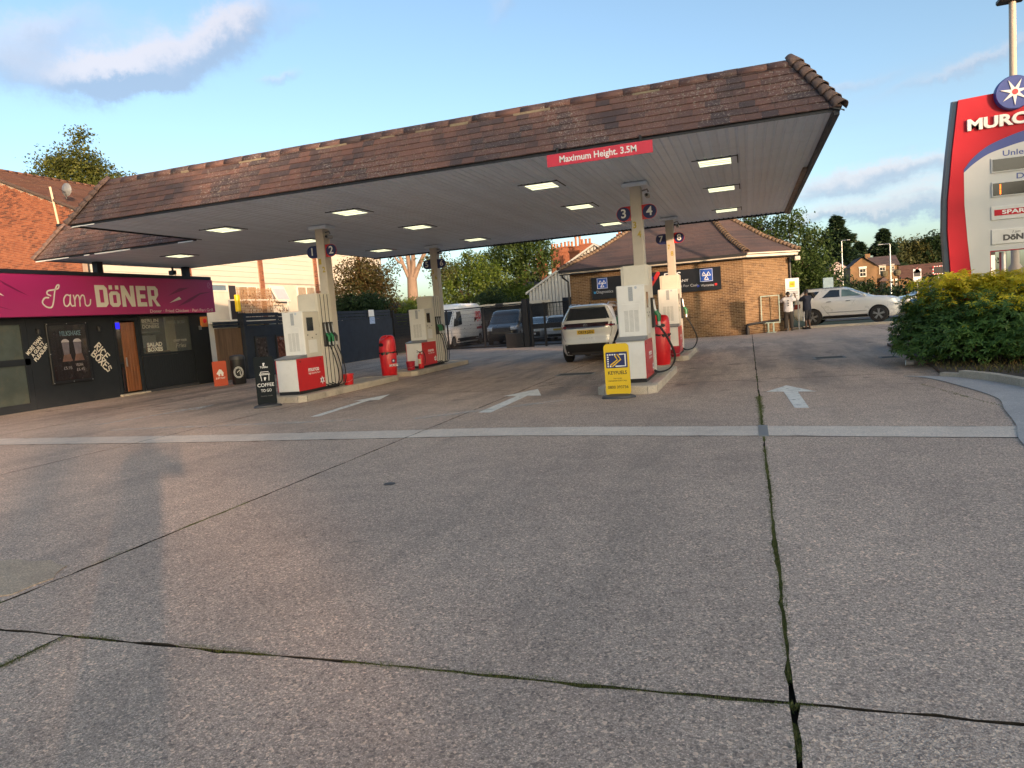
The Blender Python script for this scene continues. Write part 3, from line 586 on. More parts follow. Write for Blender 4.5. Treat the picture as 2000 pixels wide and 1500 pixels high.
# roof deck
MB().box(MX0 + INS - .1, MX1 - INS + .1, MY0 + INS - .1, MY1 - INS + .1, ZS + RISE - .12, ZS + RISE - .03).build('roof_deck', M_dgrey, canopy, world=True)
MB().box(LX0 + INS - .1, MX0 + INS - .1, LY0 + INS - .1, LY1 - INS + .1, ZS + RISE - .125, ZS + RISE - .035).build('roof_deck', M_dgrey, canopy, world=True)
def tile_me(w=.24, l=.205, t=.022):
    return MB().box(0, w - .003, 0, l, 0, t, 0, .003)
TILE = tile_me().mesh(M_tile); TW, NC = .24, 8
def slope(p0, p1, inward, hip0=1, hip1=1, single=None, parent=None):
    """tile one sloping side: lower edge p0->p1, `inward` horizontal unit vector; returns (piece matrices)"""
    a, b = Vector(p0), Vector(p1); d = (b - a); Ln = d.length; d.normalize(); inn = Vector(inward)
    s = (inn * INS + Vector((0, 0, RISE))); SL = s.length; s.normalize(); ex = SL / NC
    n = d.cross(s).normalized()
    if n.dot(-inn) < 0: n = -n
    out = []
    for k in range(NC):
        o = INS * k / NC; xs = o * hip0 - .02; xe = Ln - o * hip1 + .02; x = xs - (TW / 2 if k % 2 else 0)
        while x < xe - .03:
            x0 = max(x, xs); x1 = min(x + TW, xe)
            if x1 - x0 > .06:
                up = (s - n * .13).normalized(); nn = d.cross(up)
                if nn.dot(n) < 0: nn = -nn
                o_ = a + d * x0 + s * (ex * k - .012) + n * (.020 + .012 + random.uniform(-.003, .004)) + Vector((0, 0, .002))
                rr = random.uniform(-.004, .004)
                out.append((Matrix(((d.x * (x1 - x0) / TW, up.x, nn.x, o_.x), (d.y * (x1 - x0) / TW, up.y, nn.y, o_.y), (d.z, up.z + rr, nn.z, o_.z), (0, 0, 0, 1))), o_, x1 - x0))
            x += TW
    # decking under the tiles
    mb = MB(); q = [a, b, b - d * INS * hip1 + s * SL, a + d * INS * hip0 + s * SL]
    mb.prism([tuple(p) for p in q], tuple(-n * .02)); mb.build('roof_boarding', M_backing, parent or canopy, world=True)
    return out
slopes = []
zt = ZS + .0
slopes += slope((MX0, MY0, zt), (MX1, MY0, zt), (0, 1, 0))
nfront = len(slopes)
slopes += slope((LX0, LY0, zt), (MX0, LY0, zt), (0, 1, 0), 1, 0)
rest = slope((MX1, MY0, zt), (MX1, MY1, zt), (-1, 0, 0)) + slope((MX1, MY1, zt), (MX0, MY1, zt), (0, -1, 0)) + slope((MX0, MY0, zt), (MX0, LY0 + .2, zt), (1, 0, 0), 1, 0) + slope((LX0, LY1, zt), (LX0, LY0, zt), (1, 0, 0)) + slope((MX0, LY1, zt), (LX0, LY1, zt), (0, -1, 0), 0, 1) + slope((MX0, LY1, zt), (MX0, MY1, zt), (1, 0, 0), 0, 1)
front = sorted(slopes, key=lambda t: (t[1] - Vector((0, 0, 1.6))).length)
PC = pmat(canopy).inverted(); me2 = {}
for (T, o_, w) in front[:300]:
    o = link('roof_tile', TILE, canopy); o.matrix_local = PC @ T
mb = MB(); base = tile_me()
for (T, o_, w) in front[300:] + rest: mb.add(base.v, base.f, 0, T)
tl = mb.build('roof_tiles', M_tile, canopy, world=True); tl['kind'] = 'stuff'
# ridge, hips, verges
def half_round(l, r0, r1, n=9, th=.014):
    v = []; f = []
    for (y, r_) in ((0, r0), (l, r1)):
        for rr in (r_, r_ - th):
            for k in range(n): an = math.pi * k / (n - 1); v.append((rr * math.cos(an), y, rr * math.sin(an)))
    for k in range(n - 1):
        f += [(k, k + 1, 2 * n + k + 1, 2 * n + k), (n + k, 3 * n + k, 3 * n + k + 1, n + k + 1), (k, n + k, n + k + 1, k + 1), (2 * n + k, 2 * n + k + 1, 3 * n + k + 1, 3 * n + k)]
    f += [(0, 2 * n, 3 * n, n), (n - 1, 2 * n - 1, 4 * n - 1, 3 * n - 1)]
    return MB().add(v, f)
RIDGE = half_round(.465, .125, .115).mesh(M_tile, True); HIPT = half_round(.24, .135, .085).mesh(M_hip, True)
def run_tiles(a, b, me, step, name, parent, up=Vector((0, 0, 1)), mort=None):
    a, b = Vector(a), Vector(b); d = (b - a); n = max(1, round(d.length / step)); k = d.length / n / step; d.normalize(); x = d.cross(up).normalized(); z = x.cross(d); P = pmat(parent).inverted()
    for i in range(n):
        p = a + d * step * k * i + z * random.uniform(-.006, .006)
        o = link(name, me, parent); o.matrix_local = P @ Matrix(((x.x, d.x * k, z.x, p.x), (x.y, d.y * k, z.y, p.y), (x.z, d.z * k, z.z, p.z), (0, 0, 0, 1)))
zr = ZS + RISE - .085
run_tiles((MX0 + INS, MY0 + INS, zr), (MX1 - INS + .1, MY0 + INS, zr), RIDGE, .46, 'ridge_tile', canopy)
run_tiles((LX0 + INS, LY0 + INS, zr), (MX0 + INS, LY0 + INS, zr), RIDGE, .46, 'ridge_tile', canopy)
def hip(x, y, sx, sy): run_tiles((x - sx * .02, y - sy * .02, ZS + .0), (x + sx * INS, y + sy * INS, ZS + RISE + .03), HIPT, .165, 'hip_tile', canopy)
hip(MX1, MY0, -1, 1); hip(MX0, MY0, 1, 1); hip(LX0, LY0, 1, 1)
MB().lathe([(.0, 0), (.13, 0), (.125, .02), (.0, .02)], (MX1 - INS + .10, MY0 + INS, zr + .01), 16, axis='x').build('ridge_end', M_mort, canopy, world=True)
x = MX0 + INS
while x < MX1 - INS - .3:     # bedding mortar showing under the ridge here and there
    l = random.uniform(.2, .8)
    if random.random() < .6: box('ridge_bedding', M_mort, canopy, x, x + l, MY0 + INS - .125, MY0 + INS - .05, zr - .03, zr + random.uniform(.0, .018), world=True)
    x += l + random.uniform(.1, .8)
# dark edge boards under the tiles, white trim on the wing, peeling verge on the far right
M_edge = mat('black_fascia', (.012, .014, .022), rough=.5, var=.2)
box('fascia_board', M_edge, canopy, MX1 - .07, MX1 + .01, MY0, MY1, ZS - .09, ZS + .03, world=True)
box('fascia_board', M_edge, canopy, MX0, MX1 - .08, MY0 + .005, MY0 + .03, ZS - .035, ZS + .012, world=True)
box('fascia_board', M_edge, canopy, LX0, MX0 - .01, LY0 + .005, LY0 + .03, ZS - .04, ZS + .012, world=True)
box('fascia_board', M_edge, canopy, MX0, MX1 - .08, MY1 - .04, MY1, ZS - .05, ZS + .012, world=True)
box('fascia_board', M_edge, canopy, MX0 + .002, MX0 + .03, MY0 + .035, LY0, ZS - .03, ZS + .012, world=True)
box('trim_strip', mat('peeling_timber', (.28, .20, .15), rough=.8, var=.4, scale=2, dirt=.7, dirtcol=(.45, .44, .43)), canopy, MX1 - .17, MX1 - .075, MY0 + 5.0, MY1 - .02, ZS - .06, ZS - .005, world=True)
for (xa, xb) in ((LX0, LX0 + 1.3), (LX0 + 1.9, LX0 + 2.1), (LX0 + 2.3, LX0 + 3.6), (LX0 + 5.3, LX0 + 5.8)): box('trim_strip', M_lwhite, canopy, xa, xb, LY0 - .012, LY0 + .002, ZS - .05, ZS - .02, world=True)
for (xa, xb) in ((MX0 + .05, MX0 + .7),): box('trim_strip', M_lwhite, canopy, xa, xb, MY0 - .010, MY0 + .002, ZS - .05, ZS - .03, world=True)
def slate_flap(x, y):   # lead corner piece at the right-hand hip
    MB().prism([(x - .16, y - .03, ZS + .03), (x + .07, y - .06, ZS - .06), (x + .09, y + .12, ZS - .03), (x - .1, y + .14, ZS + .1)], (0, 0, .02)).build('lead_flap', M_dgrey, canopy, world=True)
slate_flap(MX1, MY0)
# columns with painted gold numerals
cols = [(-10.46, 16.27, '1', '2'), (-2.26, 16.12, '3', '4'), (-10.52, 23.45, '5', '6'), (-2.26, 23.3, '7', '8')]
cap_words = {'1': 'pump 1', '3': 'pump 3'}
M_col = mat('column_paint', (.55, .50, .43), rough=.5, var=.10, scale=2, dirt=.18, dirtcol=(.25, .2, .15))
FRONT = ((1, 0, 0), (0, 0, 1))
for (cx, cy, a, b) in cols:
    o = box('column', M_col, canopy, cx - .12, cx + .12, cy, cy + .3, 0.1, ZS - .09, .012, world=True)
    box('capital', M_soff, o, cx - .28, cx + .28, cy - .08, cy + .38, ZS - .10, ZS - .012, .02, world=True)
    lettering(a, frame((cx - .045, cy, 3.40), *FRONT), .20, M_gold, o, width=.075, bold=.03, world=True)
    lettering(b, frame((cx + .045, cy, 3.19), *FRONT), .20, M_gold, o, width=.085, bold=.03, world=True)
for (px_, py_) in ((-19.50, 17.5), (-19.55, 21.3)): box('column', M_edge, canopy, px_ - .1, px_ + .1, py_, py_ + .22, 3.57, ZS, 0, world=True)
# round number signs on the columns
words = dict(zip('12345678', 'one two three four five six seven eight'.split()))
for (cx, cy, a, b) in cols:
    for (ch, sg) in ((a, -1), (b, 1)):
        red = ch in '2348'
        t = thing('number_sign', f'round navy sign with a white figure {words[ch]} on a canopy column', 'number sign', (cx + sg * .285, cy + .05, 3.675))
        pts = arc(0, 0, .16, .16, 90, 270, 16) + [(.165, -.16), (.165, .16)]; pts = [(x * -sg, y) for x, y in pts] if sg > 0 else pts
        T = frame((0, 0, 0), *FRONT)
        mb = MB().prism([(x, 0, y) for x, y in pts], (0, .012, 0)); mb.build('plate', M_red if red else M_navy, t)
        MB().lathe([(.0, -.004), (.148, -.004), (.15, 0)], (-sg * .0, 0, 0), 28, axis='y').build('disc', M_navy, t)
        lettering(ch, frame((0, -.0045, 0), *FRONT), .27, M_lwhite, t, bold=.02)
# cctv cameras
def cctv(label, cx, cy, z, sg=1, ang=.5):
    t = thing('security_camera', label, 'camera', (cx, cy, z))
    MB().tube([(-sg * .12, 0, .06), (0, 0, .08), (.02, 0, .02)], .018, 8).build('bracket', M_mgrey, t)
    MB().box(-.05, .05, -.14, .10, -.10, -.02, 0, .02).build('housing', M_steel, t); MB().lathe([(.03, 0), (.03, .03), (.0, .03)], (0, -.17, -.06), 12, axis='y').build('lens', M_blk, t)
cctv('small grey security camera above the sign with figure two', -10.2, 16.35, 4.08); cctv('small grey security camera above the sign with figure four', -2.0, 16.2, 4.08); cctv('small grey security camera above the sign with figure eight', -2.0, 23.38, 4.1); cctv('small grey security camera above the sign with figure six', -10.26, 23.5, 4.1)
# recessed lights
lx = [-.505, -4.076, -8.785, -12.42]; ly = [15.07, 18.72, 23.23]
rown = ['front', 'middle', 'back']; coln = ['first', 'second', 'third', 'fourth']
def ceiling_light(label, x, y):
    t = thing('ceiling_light', label, 'ceiling light', (x, y, ZS - .012), 0, 'lit square lamps in the canopy soffit')
    f = MB()
    for (a, b, c, d) in ((-.42, .42, -.37, -.315), (-.42, .42, .315, .37), (-.42, -.305, -.315, .315), (.305, .42, -.315, .315)): f.box(a, b, c, d, -.006, .012)
    f.build('frame', M_soff, t); MB().box(-.425, .425, -.40, -.372, .0, .02).box(.422, .44, -.4, .37, .0, .02).build('dark_edge', M_backing, t)  # dark strips along two edges of the frame
    MB().box(-.303, .303, -.313, .313, -.001, .01).build('diffuser', M_lamp, t)
    for y_ in (-.10, .08): MB().box(-.3, .3, y_ - .008, y_ + .008, -.008, -.002).build('louvre', M_mgrey, t)
for j, y in enumerate(ly):
    for i, x in enumerate(lx): ceiling_light(f'lit soffit lamp, {coln[i]} from the right canopy end in the {rown[j]} row', x, y)
ceiling_light('lit soffit lamp alone under the left wing above the pink sign', -17.04, 18.49)
# height sign
t = thing('height_sign', 'red height limit sign hanging from the canopy tile edge', 'sign', (-2.25, 12.06, 4.18))
box('plate', mat('sign_red', (.62, .03, .06), rough=.4, var=.06), t, -.89, .89, -.012, .012, -.10, .10)
lettering('Maximum Height. 3.5M', frame((-.02, -.0125, -.005), *FRONT), .15, M_lwhite, t, width=1.30, bold=.02)
for x in (-.7, .7): box('bracket', M_black, t, x - .02, x + .02, -.01, .03, .10, .2)
# flood light with loose cable under the wing
t = thing('floodlight', 'black floodlight with a looped cable under the canopy wing', 'floodlight', (-19.75, 21.0, 4.2))
MB().box(-.12, .12, -.1, .06, -.14, .02, 0, .02).build('housing', M_black, t); MB().box(-.03, .03, -.02, .02, .02, .14).build('bracket', M_black, t)
MB().tube(smooth_path([(.05, 0, -.12), (.1, .2, -.3), (.18, .5, -.33), (.25, .6, -.1)], 6), .009, 5).build('cable', M_black, t)

# ------------------------------------------------------------------ fuel pumps
M_vent = mat('vent_slot', (.33, .33, .31), rough=.6)
M_tinted = mat('tinted_label', (.38, .40, .42), rough=.4, var=.35, scale=60)
def star6(r, ri, c=(0, 0), a0=90): return [(c[0] + (r if k % 2 == 0 else ri) * math.cos(R(a0 + 30 * k)), c[1] + (r if k % 2 == 0 else ri) * math.sin(R(a0 + 30 * k))) for k in range(12)]
def nozzle(t, x, y, z, sg, grip):
    o = MB().box(x - .035, x + .035, y - .045, y + .045, z - .28, z + .34, 0, .012).build('holster', M_blk, t)
    MB().tube([(x + sg * .03, y, z + .30), (x + sg * .05, y, z + .10), (x + sg * .11, y, z - .02)], [.012, .014, .018], 8).build('spout', M_steel, o, True)
    MB().tube([(x + sg * .06, y, z + .05), (x + sg * .12, y, z - .03), (x + sg * .12, y, z - .16)], [.035, .042, .03], 8).build('grip', grip, o, True)
    MB().tube([(x + sg * .12, y, z - .16), (x + sg * .12, y, z - .25)], .024, 8).build('swivel', M_steel, o, True)
    return (x + sg * .12, y, z - .25)
def pump(label, x, y, s=1.0, n1='1', loop=0.0, m_body=None, sides=(1, -1), fewer=False, cups=True):
    t = thing('fuel_pump', label, 'fuel pump', (x, y, .142)); W = m_body or M_white
    k = lambda v: v * s
    def bx(name, m, *a, bev=0.0, parent=None): return MB().box(*[v * s for v in a], 0, bev).build(name, m, parent or t)
    bx('kick_plate', M_blk, -.285, .285, .015, 1.77, 0, .075)
    low = bx('lower_cabinet', W, -.292, .292, 0, 1.12, .075, .845, bev=.008)
    for sg in (1, -1):
        a, b = sorted((sg * .2925, sg * .303)); pn = bx('side_panel', M_red, a, b, -.004, 1.125, .075, .85, parent=low)
        T = frame((sg * .303 * s, 0, 0), (0, sg, 0), (0, 0, 1)); ym = sg * .66 * s
        lettering('murco', T @ Matrix.Translation((ym, .56 * s, 0)), .15 * s, M_lwhite, pn, width=.46 * s, bold=.035)
        lettering('high quality fuels', T @ Matrix.Translation((ym + sg * .02, .465 * s, 0)), .062 * s, M_lwhite, pn, width=.5 * s, bold=.012)
        sx = .985 if sg > 0 else -.985
        flat([(p[0] + sx * s, p[1]) for p in star6(.115 * s, .058 * s, (0, .25 * s))], T, M_lwhite, pn, 'star')
        flat([(sx * s + .022 * s * math.cos(a), .25 * s + .04 * s * math.sin(a)) for a in [i * .4488 for i in range(14)]], T, M_navy, pn, 'star_centre', z=.005)
        for yy in (.13, .98): MB().lathe([(.016, 0), (.014, .006), (0, .006)], (sg * .303 * s, yy * s, .78 * s), 10, axis='x').build('lock', M_blk, pn)
    lid = MB().add([(k(-.30), k(-.03), k(.845)), (k(.30), k(-.03), k(.845)), (k(.30), k(.45), k(.845)), (k(-.30), k(.45), k(.845)), (k(-.30), k(-.03), k(.875)), (k(.30), k(-.03), k(.875)), (k(.30), k(.45), k(.935)), (k(-.30), k(.45), k(.935))], [(3, 2, 1, 0), (4, 5, 6, 7), (0, 1, 5, 4), (1, 2, 6, 5), (2, 3, 7, 6), (3, 0, 4, 7)]).build('lid', M_mgrey, t)
    up = bx('upper_cabinet', W, -.288, .288, .42, 1.12, .846, 1.985, bev=.012)
    # front: service door, slotted vent, printed label, round sticker
    bx('service_door', W, -.2, .17, .412, .421, .93, 1.6, bev=.003, parent=up)
    vb = MB()
    for c in range(3):
        for r_ in range(19): x0 = (-.155 + c * .105) * s; z0 = (1.03 + r_ * .0235) * s; vb.box(x0, x0 + .085 * s, .409 * s, .4125 * s, z0, z0 + .008 * s)
    vb.build('vent', M_vent, up)
    bx('printed_label', M_tinted, -.045, .045, .4155, .4215, 1.66, 1.95, parent=up)
    MB().lathe([(.0, 0), (.028 * s, 0), (.028 * s, .004)], (.11 * s, .4135 * s, 1.93 * s), 16, axis='y').build('sticker', mat('sticker', (.5, .55, .62), rough=.4, var=.3, scale=50), up)
    for sg in (1, -1):
        a, b = sorted((sg * .2885, sg * .30)); pn = bx('side_bezel', M_cream, a, b, .445, 1.10, .87, 1.97, bev=.004, parent=up)
        a, b = sorted((sg * .299, sg * .304)); bx('display', M_screen, a, b, .56, .83, 1.5, 1.83, bev=.002, parent=up)
        a, b = sorted((sg * .299, sg * .3035)); bx('hatch', M_white, a, b, .56, .92, .96, 1.28, bev=.002, parent=up)
        for (yy, zz) in ((.56, 1.40), (.92, 1.40), (.74, 1.33)): MB().lathe([(.018 * s, 0), (.016 * s, .006), (0, .006)], (sg * .2995 * s, yy * s, zz * s), 10, axis='x').build('key_lock', M_blk, up)
    tw = bx('hose_tower', M_cream, -.255, .255, 1.122, 1.775, .075, 2.425, bev=.014)
    for sg in (1, -1):
        for i in range(4):
            y0 = 1.135 + i * .16; a, b = sorted((sg * .254, sg * .296)); bx('tower_rib', M_cream, a, b, y0, y0 + .118, .08, 2.415, bev=.006, parent=tw)
            if i < 3:
                a, b = sorted((sg * .256, sg * .288)); bx('hose_channel', M_blk, a, b, y0 + .1185, y0 + .1595, .08, 2.40, parent=tw)
        nn = 2 if fewer else 3
        for i in range(nn):
            y0 = (1.28 + i * .165) * s; e = nozzle(t, sg * .315 * s, y0, 1.35 * s, sg, M_green if i in (0, 1) else M_blk)
            q = random.uniform(-.02, .02); lo = loop
            path = smooth_path([e, (e[0] + sg * (.04 + lo * .2), y0 + .10 + lo * .05, .80 * s), (e[0] + sg * (.05 + lo * .42), y0 + .20 + lo * .15, .40 * s), (e[0] + sg * (.03 + lo * .25), y0 + .16 + lo * .2, .12 * s + q), (e[0] - sg * .04, y0 - .05, .07 * s + q * .5), (sg * .28 * s, y0 - .16, .14 * s)], 7)
            MB().tube(path, .0145, 8).build('hose', M_rub, t, True)
    return t
pump('white and red fuel pump 1 and 2 beside the coffee sign', -10.55, 14.45, 1.0, '1')
pump('white and red fuel pump 3 and 4 behind the yellow sign', -2.2, 13.82, .955, '3', loop=.5, fewer=True)
pump('white and red fuel pump 5 and 6 in front of white van', -10.57, 21.4, .985, '5')
pump('white and red fuel pump 7 and 8 farthest right, before the kiosk', -2.2, 20.75, .96, '7', loop=.5, fewer=True)
# ------------------------------------------------------------------ small things on the forecourt
def litter_bin(label, x, y, rot):
    t = thing('litter_bin', label, 'litter bin', (x, y, 0), rot)
    MB().lathe([(.205, 0), (.21, .03), (.225, .05), (.245, .4), (.26, .78), (.255, .80), (.0, .80)], n=28).build('body', M_redp, t, True)
    # hood: slanting rounded top with a scooped posting mouth
    v = []; n = 28; rows = [(.82, .255, 0), (.95, .258, 0), (1.08, .256, 0), (1.18, .25, .0), (1.26, .235, .01), (1.31, .205, .02), (1.335, .15, .03), (1.345, .0, .03)]
    for (z, r_, sh) in rows:
        for k in range(n):
            an = 2 * math.pi * k / n; x_ = r_ * math.cos(an); y_ = r_ * math.sin(an); fr_ = max(0, -math.sin(an)); dip = .10 * fr_ ** 2 * max(0, (z - 1.0)) / .34
            sc = .045 * math.exp(-((z - 1.07) / .07) ** 2) * fr_ ** 3
            v.append((x_ * (1 - .0), y_ + sc + dip * .5, z - dip * .9))
    f = [(i * n + k, i * n + (k + 1) % n, (i + 1) * n + (k + 1) % n, (i + 1) * n + k) for i in range(len(rows) - 1) for k in range(n)]
    MB().add(v, f).build('hood', M_redp, t, True)
    MB().lathe([(.0, 0), (.10, 0), (.105, .01), (.0, .012)], (0, -.232, 1.06), 18, axis='y', sx=1.2, sy=.5).build('posting_slot', M_blk, t)
    mb = MB()
    for j in range(44):
        a = 2 * math.pi * j / 44; a2 = 2 * math.pi * (j + 1) / 44
        def pt(a_, top): r_ = .268 + .012 * math.sin(a_ * 9) + .008 * math.sin(a_ * 17 + 1); return (r_ * math.cos(a_), r_ * math.sin(a_), (.835 + .006 * math.sin(a_ * 5)) if top else .77 + .025 * math.sin(a_ * 3.3) + .012 * math.sin(a_ * 11))
        mb.quad(pt(a, 0), pt(a2, 0), pt(a2, 1), pt(a, 1))
    mb.build('liner_edge', mat('bin_liner', (.012, .012, .016), rough=.25, var=.3), t, True)
    return t
b5 = litter_bin('red hooded litter bin beside fire extinguisher and pump 5', -10.45, 19.35, R(-28))
b7 = litter_bin('red hooded litter bin between pump 4 and pump 8', -2.28, 19.55, R(10))
for b_, an in ((b5, 28 + 62), (b7, 80)):
    a = R(an - 90); rr = .256; nv = Vector((math.cos(a), math.sin(a), 0)); T = frame(nv * rr + Vector((0, 0, .42)), (-math.sin(a), math.cos(a), 0), (0, 0, 1))
    lettering('MURCO', T, .10, M_lwhite, b_, width=.30, bold=.03)
    MB().lathe([(0, 0), (.05, 0), (.05, .004), (0, .004)], (0, 0, 0), 18).build('x', M_navy) if False else None
    flat(arc(0, .14, .065, .065, 0, 360, 20), T, M_navy, b_, 'emblem_disc'); flat(star6(.055, .02, (0, .14)), T, M_lwhite, b_, 'emblem_star', z=.006)
def extinguisher(x, y):
    t = thing('fire_extinguisher', 'red fire extinguisher with black hose standing against pump 5', 'fire extinguisher', (x, y, .142))
    MB().lathe([(.0, 0), (.085, 0), (.09, .02), (.09, .40), (.075, .46), (.03, .49), (.025, .52), (0, .52)], n=20).build('cylinder', M_redp, t, True)
    MB().box(-.05, .05, -.093, -.088, .16, .32).build('label_plate', mat('pale_label', (.6, .55, .42), rough=.6, var=.3, scale=40), t)
    MB().tube([(-.02, 0, .53), (-.10, -.02, .60)], .01, 6).tube([(-.02, 0, .56), (-.11, -.02, .53)], .009, 6).lathe([(.025, .50), (.03, .53), (.02, .56), (0, .56)], n=10).build('valve', M_blk, t)
    MB().tube(smooth_path([(.02, 0, .545), (.10, 0, .56), (.16, .0, .45), (.17, .0, .28), (.15, -.02, .14)], 6), .012, 7).build('hose', M_rub, t, True)
extinguisher(-10.28, 21.22)
def bucket(label, x, y, z, col=None):
    t = thing('bucket', label, 'bucket', (x, y, z)); m = col or mat('bucket_red', (.38, .012, .03), rough=.4, var=.12)
    MB().lathe([(.0, 0), (.115, 0), (.15, .27), (.16, .275), (.16, .285), (.145, .285), (.11, .02), (0, .02)], n=20).build('pail', m, t, True)
    MB().tube(smooth_path([(-.155, 0, .26), (-.17, -.05, .16), (-.12, -.14, .10), (.0, -.17, .08), (.12, -.14, .10), (.17, -.05, .16), (.155, 0, .26)], 5), .005, 5).build('handle', M_steel, t)
bucket('dark red fire bucket beside the extinguisher at pump 5', -10.42, 20.75, .142); bucket('red fire bucket at the back of pump 2', -10.18, 16.55, .142, M_redp); bucket('dark red fire bucket behind the bin at pump 8', -1.98, 20.2, .15)
# swing signs on rubber feet
def foot(t, w=.3, d=.16):
    mb = MB(); mb.lathe([(0, 0), (.98, 0), (1.0, .012), (.93, .045), (.5, .075), (0, .08)], n=28, sx=w, sy=d); mb.build('base', M_dgrey, t, True)
t = thing('coffee_sign', 'black swing sign reading coffee to go before pump 1', 'pavement sign', (-10.4, 13.42, 0), R(42)); foot(t, .31, .17)
def rounded(w, h, r, n=5): return [(sx * (w / 2 - r) + r * math.cos(R(a0 + 90 * i / n)), cy + r * math.sin(R(a0 + 90 * i / n))) for (sx, cy, a0) in ((1, h - r, 0), (-1, h - r, 90), (-1, r, 180), (1, r, 270)) for i in range(n + 1)]
MB().prism([(x, -.012, y + .06) for x, y in rounded(.42, 1.08, .03)], (0, .024, 0)).build('board', mat('sign_black', (.013, .017, .020), rough=.8, var=.1, spec=.15), t)
T = frame((0, -.0125, 0), *FRONT)
lettering('COFFEE', T @ Matrix.Translation((0, .50, 0)), .11, M_lwhite, t, width=.355, bold=.006); lettering('TO GO', T @ Matrix.Translation((0, .375, 0)), .09, M_lwhite, t, width=.225, bold=.004)
lettering('Tchibo', T @ Matrix.Translation((0, .905, 0)), .062, M_lwhite, t, width=.17, bold=.02); lettering('freshly made', T @ Matrix.Translation((0, .255, 0)), .04, mat('faint_print', (.12, .12, .12)), t, width=.25)
strokes([[(-.09, .76), (.09, .76), (.085, .80), (-.085, .80), (-.09, .76)], [(-.11, .735), (.11, .735), (.105, .76), (-.105, .76), (-.11, .735)], [(-.09, .73), (-.075, .60)], [(.09, .73), (.078, .60)]], .012, T, M_lwhite, t, 'cup_drawing')
for yb in (.965, .64): flat(arc(0, yb + .02, .026, .018, 0, 360, 12), T, M_lwhite, t, 'bean_mark'); flat(arc(-.006, yb - .012, .016, .026, 0, 360, 12), T, M_lwhite, t, 'bean_mark', z=.004)
t = thing('fuel_card_sign', 'yellow swing sign for fuel cards in front of pump 3', 'pavement sign', (-2.28, 12.68, 0), R(3)); foot(t, .31, .18)
MB().prism([(x, -.012, y + .05) for x, y in rounded(.45, .93, .07)], (0, .024, 0)).build('board', M_yellow, t)
T = frame((0, -.0125, 0), *FRONT); YB = .05
flat([(x, y + .545) for x, y in rounded(.385, .285, .012)], T, M_navy, t, 'emblem_panel')
sq = [(-.155 + .042 * i, .785) for i in range(4)] + [(-.155, .785 - .04 * i) for i in range(1, 6)] + [(-.155 + .042 * i, .575) for i in range(2)]
mb = MB()
for (a, b) in sq: mb.add([(a - .014, b - .012, .0048), (a + .014, b - .012, .0048), (a + .014, b + .012, .0048), (a - .014, b + .012, .0048)], [(0, 1, 2, 3)])
link('emblem_dots', mb.mesh(M_lwhite, T=T), t)
strokes([[(.055, .785), (.155, .785), (.155, .575), (-.015, .575)]], .024, T, M_lwhite, t, 'emblem_line', z=.005)
M_ylet = mat('emblem_yellow', (.8, .5, .02), rough=.5)
strokes([[(-.025, .76), (.015, .69), (-.11, .60)], [(.015, .785), (.075, .695), (-.075, .575)]], .022, T, M_ylet, t, 'emblem_chevron', z=.0055)
lettering('KEYFUELS', T @ Matrix.Translation((0, .455, 0)), .088, M_lblack, t, width=.335, bold=.018); lettering('FOR MORE', T @ Matrix.Translation((0, .352, 0)), .034, M_lblack, t, width=.15); lettering('INFORMATION CALL', T @ Matrix.Translation((0, .310, 0)), .034, M_lblack, t, width=.33); lettering('0800 393736', T @ Matrix.Translation((0, .195, 0)), .072, M_lblack, t, width=.365, bold=.008)
# ------------------------------------------------------------------ brickwork
def brick_mat(name, cols, rough=.9):
    m = tile_mat(name, cols, 0.0, .12); return m
BRK = MB().box(0, .215, 0, .065, 0, .012)
def brickwork(parent, T, w, h, m_brick, m_mort, inside=None, n_ind=0, back=.1, view=None, z0=0.0, name='brick', relief=1.0):
    """bricks laid on the plane T (x right, y up, z out); inside(u, v) tells where there is wall"""
    PW = pmat(parent).inverted(); items = []; nr = int(h / .075)
    for j in range(nr):
        v = z0 + j * .075; off = -.1125 if j % 2 else 0.0; u = off
        while u < w:
            a = max(u, 0.0); b = min(u + .215, w)
            if b - a > .04 and (inside is None or (inside(a + .01, v + .03) and inside(b - .01, v + .03))): items.append((a, v, b - a))
            u += .225
    me = bpy.data.meshes.get(name + '_' + m_brick.name)
    if me is None: me = BRK.mesh(m_brick, name=name + '_' + m_brick.name)
    full = [i for i in items if abs(i[2] - .215) < .001]
    if n_ind:
        vp = view or (w / 2, h / 2); full.sort(key=lambda i: (i[0] - vp[0]) ** 2 + ((i[1] - vp[1]) * 1.5) ** 2)
        for (u, v, l) in full[:n_ind]:
            o = link(name, me, parent); o.matrix_local = PW @ T @ Matrix.Translation((u, v, random.uniform(0, .003)))
        items = full[n_ind:] + [i for i in items if abs(i[2] - .215) >= .001]
    if items:
        V = np.array(BRK.v, float); F = np.array(BRK.f, int); n = len(items); A = np.array(items)
        P = np.repeat(V[None], n, 0); P[:, :, 0] = P[:, :, 0] * (A[:, 2] / .215)[:, None] + A[:, 0][:, None]; P[:, :, 1] += A[:, 1][:, None]; P[:, :, 2] = P[:, :, 2] * relief + RNG.uniform(0, .003 * relief, n)[:, None]
        M4 = np.array(PW @ T); P = P.reshape(-1, 3) @ M4[:3, :3].T + M4[:3, 3]; FF = (F[None] + (np.arange(n) * 8)[:, None, None]).reshape(-1, 4)
        o = np_mesh(name + 's', P, FF, m_brick, parent); o['kind'] = 'stuff'
def wall_panel(name, T, pts, depth, m, parent):
    mb = MB().prism([(x, y, 0) for x, y in pts], (0, 0, -depth)); return link(name, mb.mesh(m, T=pmat(parent).inverted() @ T), parent)
M_mor = mat('brick_mortar', (.46, .38, .28), rough=.95, var=.2, scale=6)
M_mor2 = mat('red_brick_mortar', (.36, .27, .21), rough=.95, var=.2, scale=6)
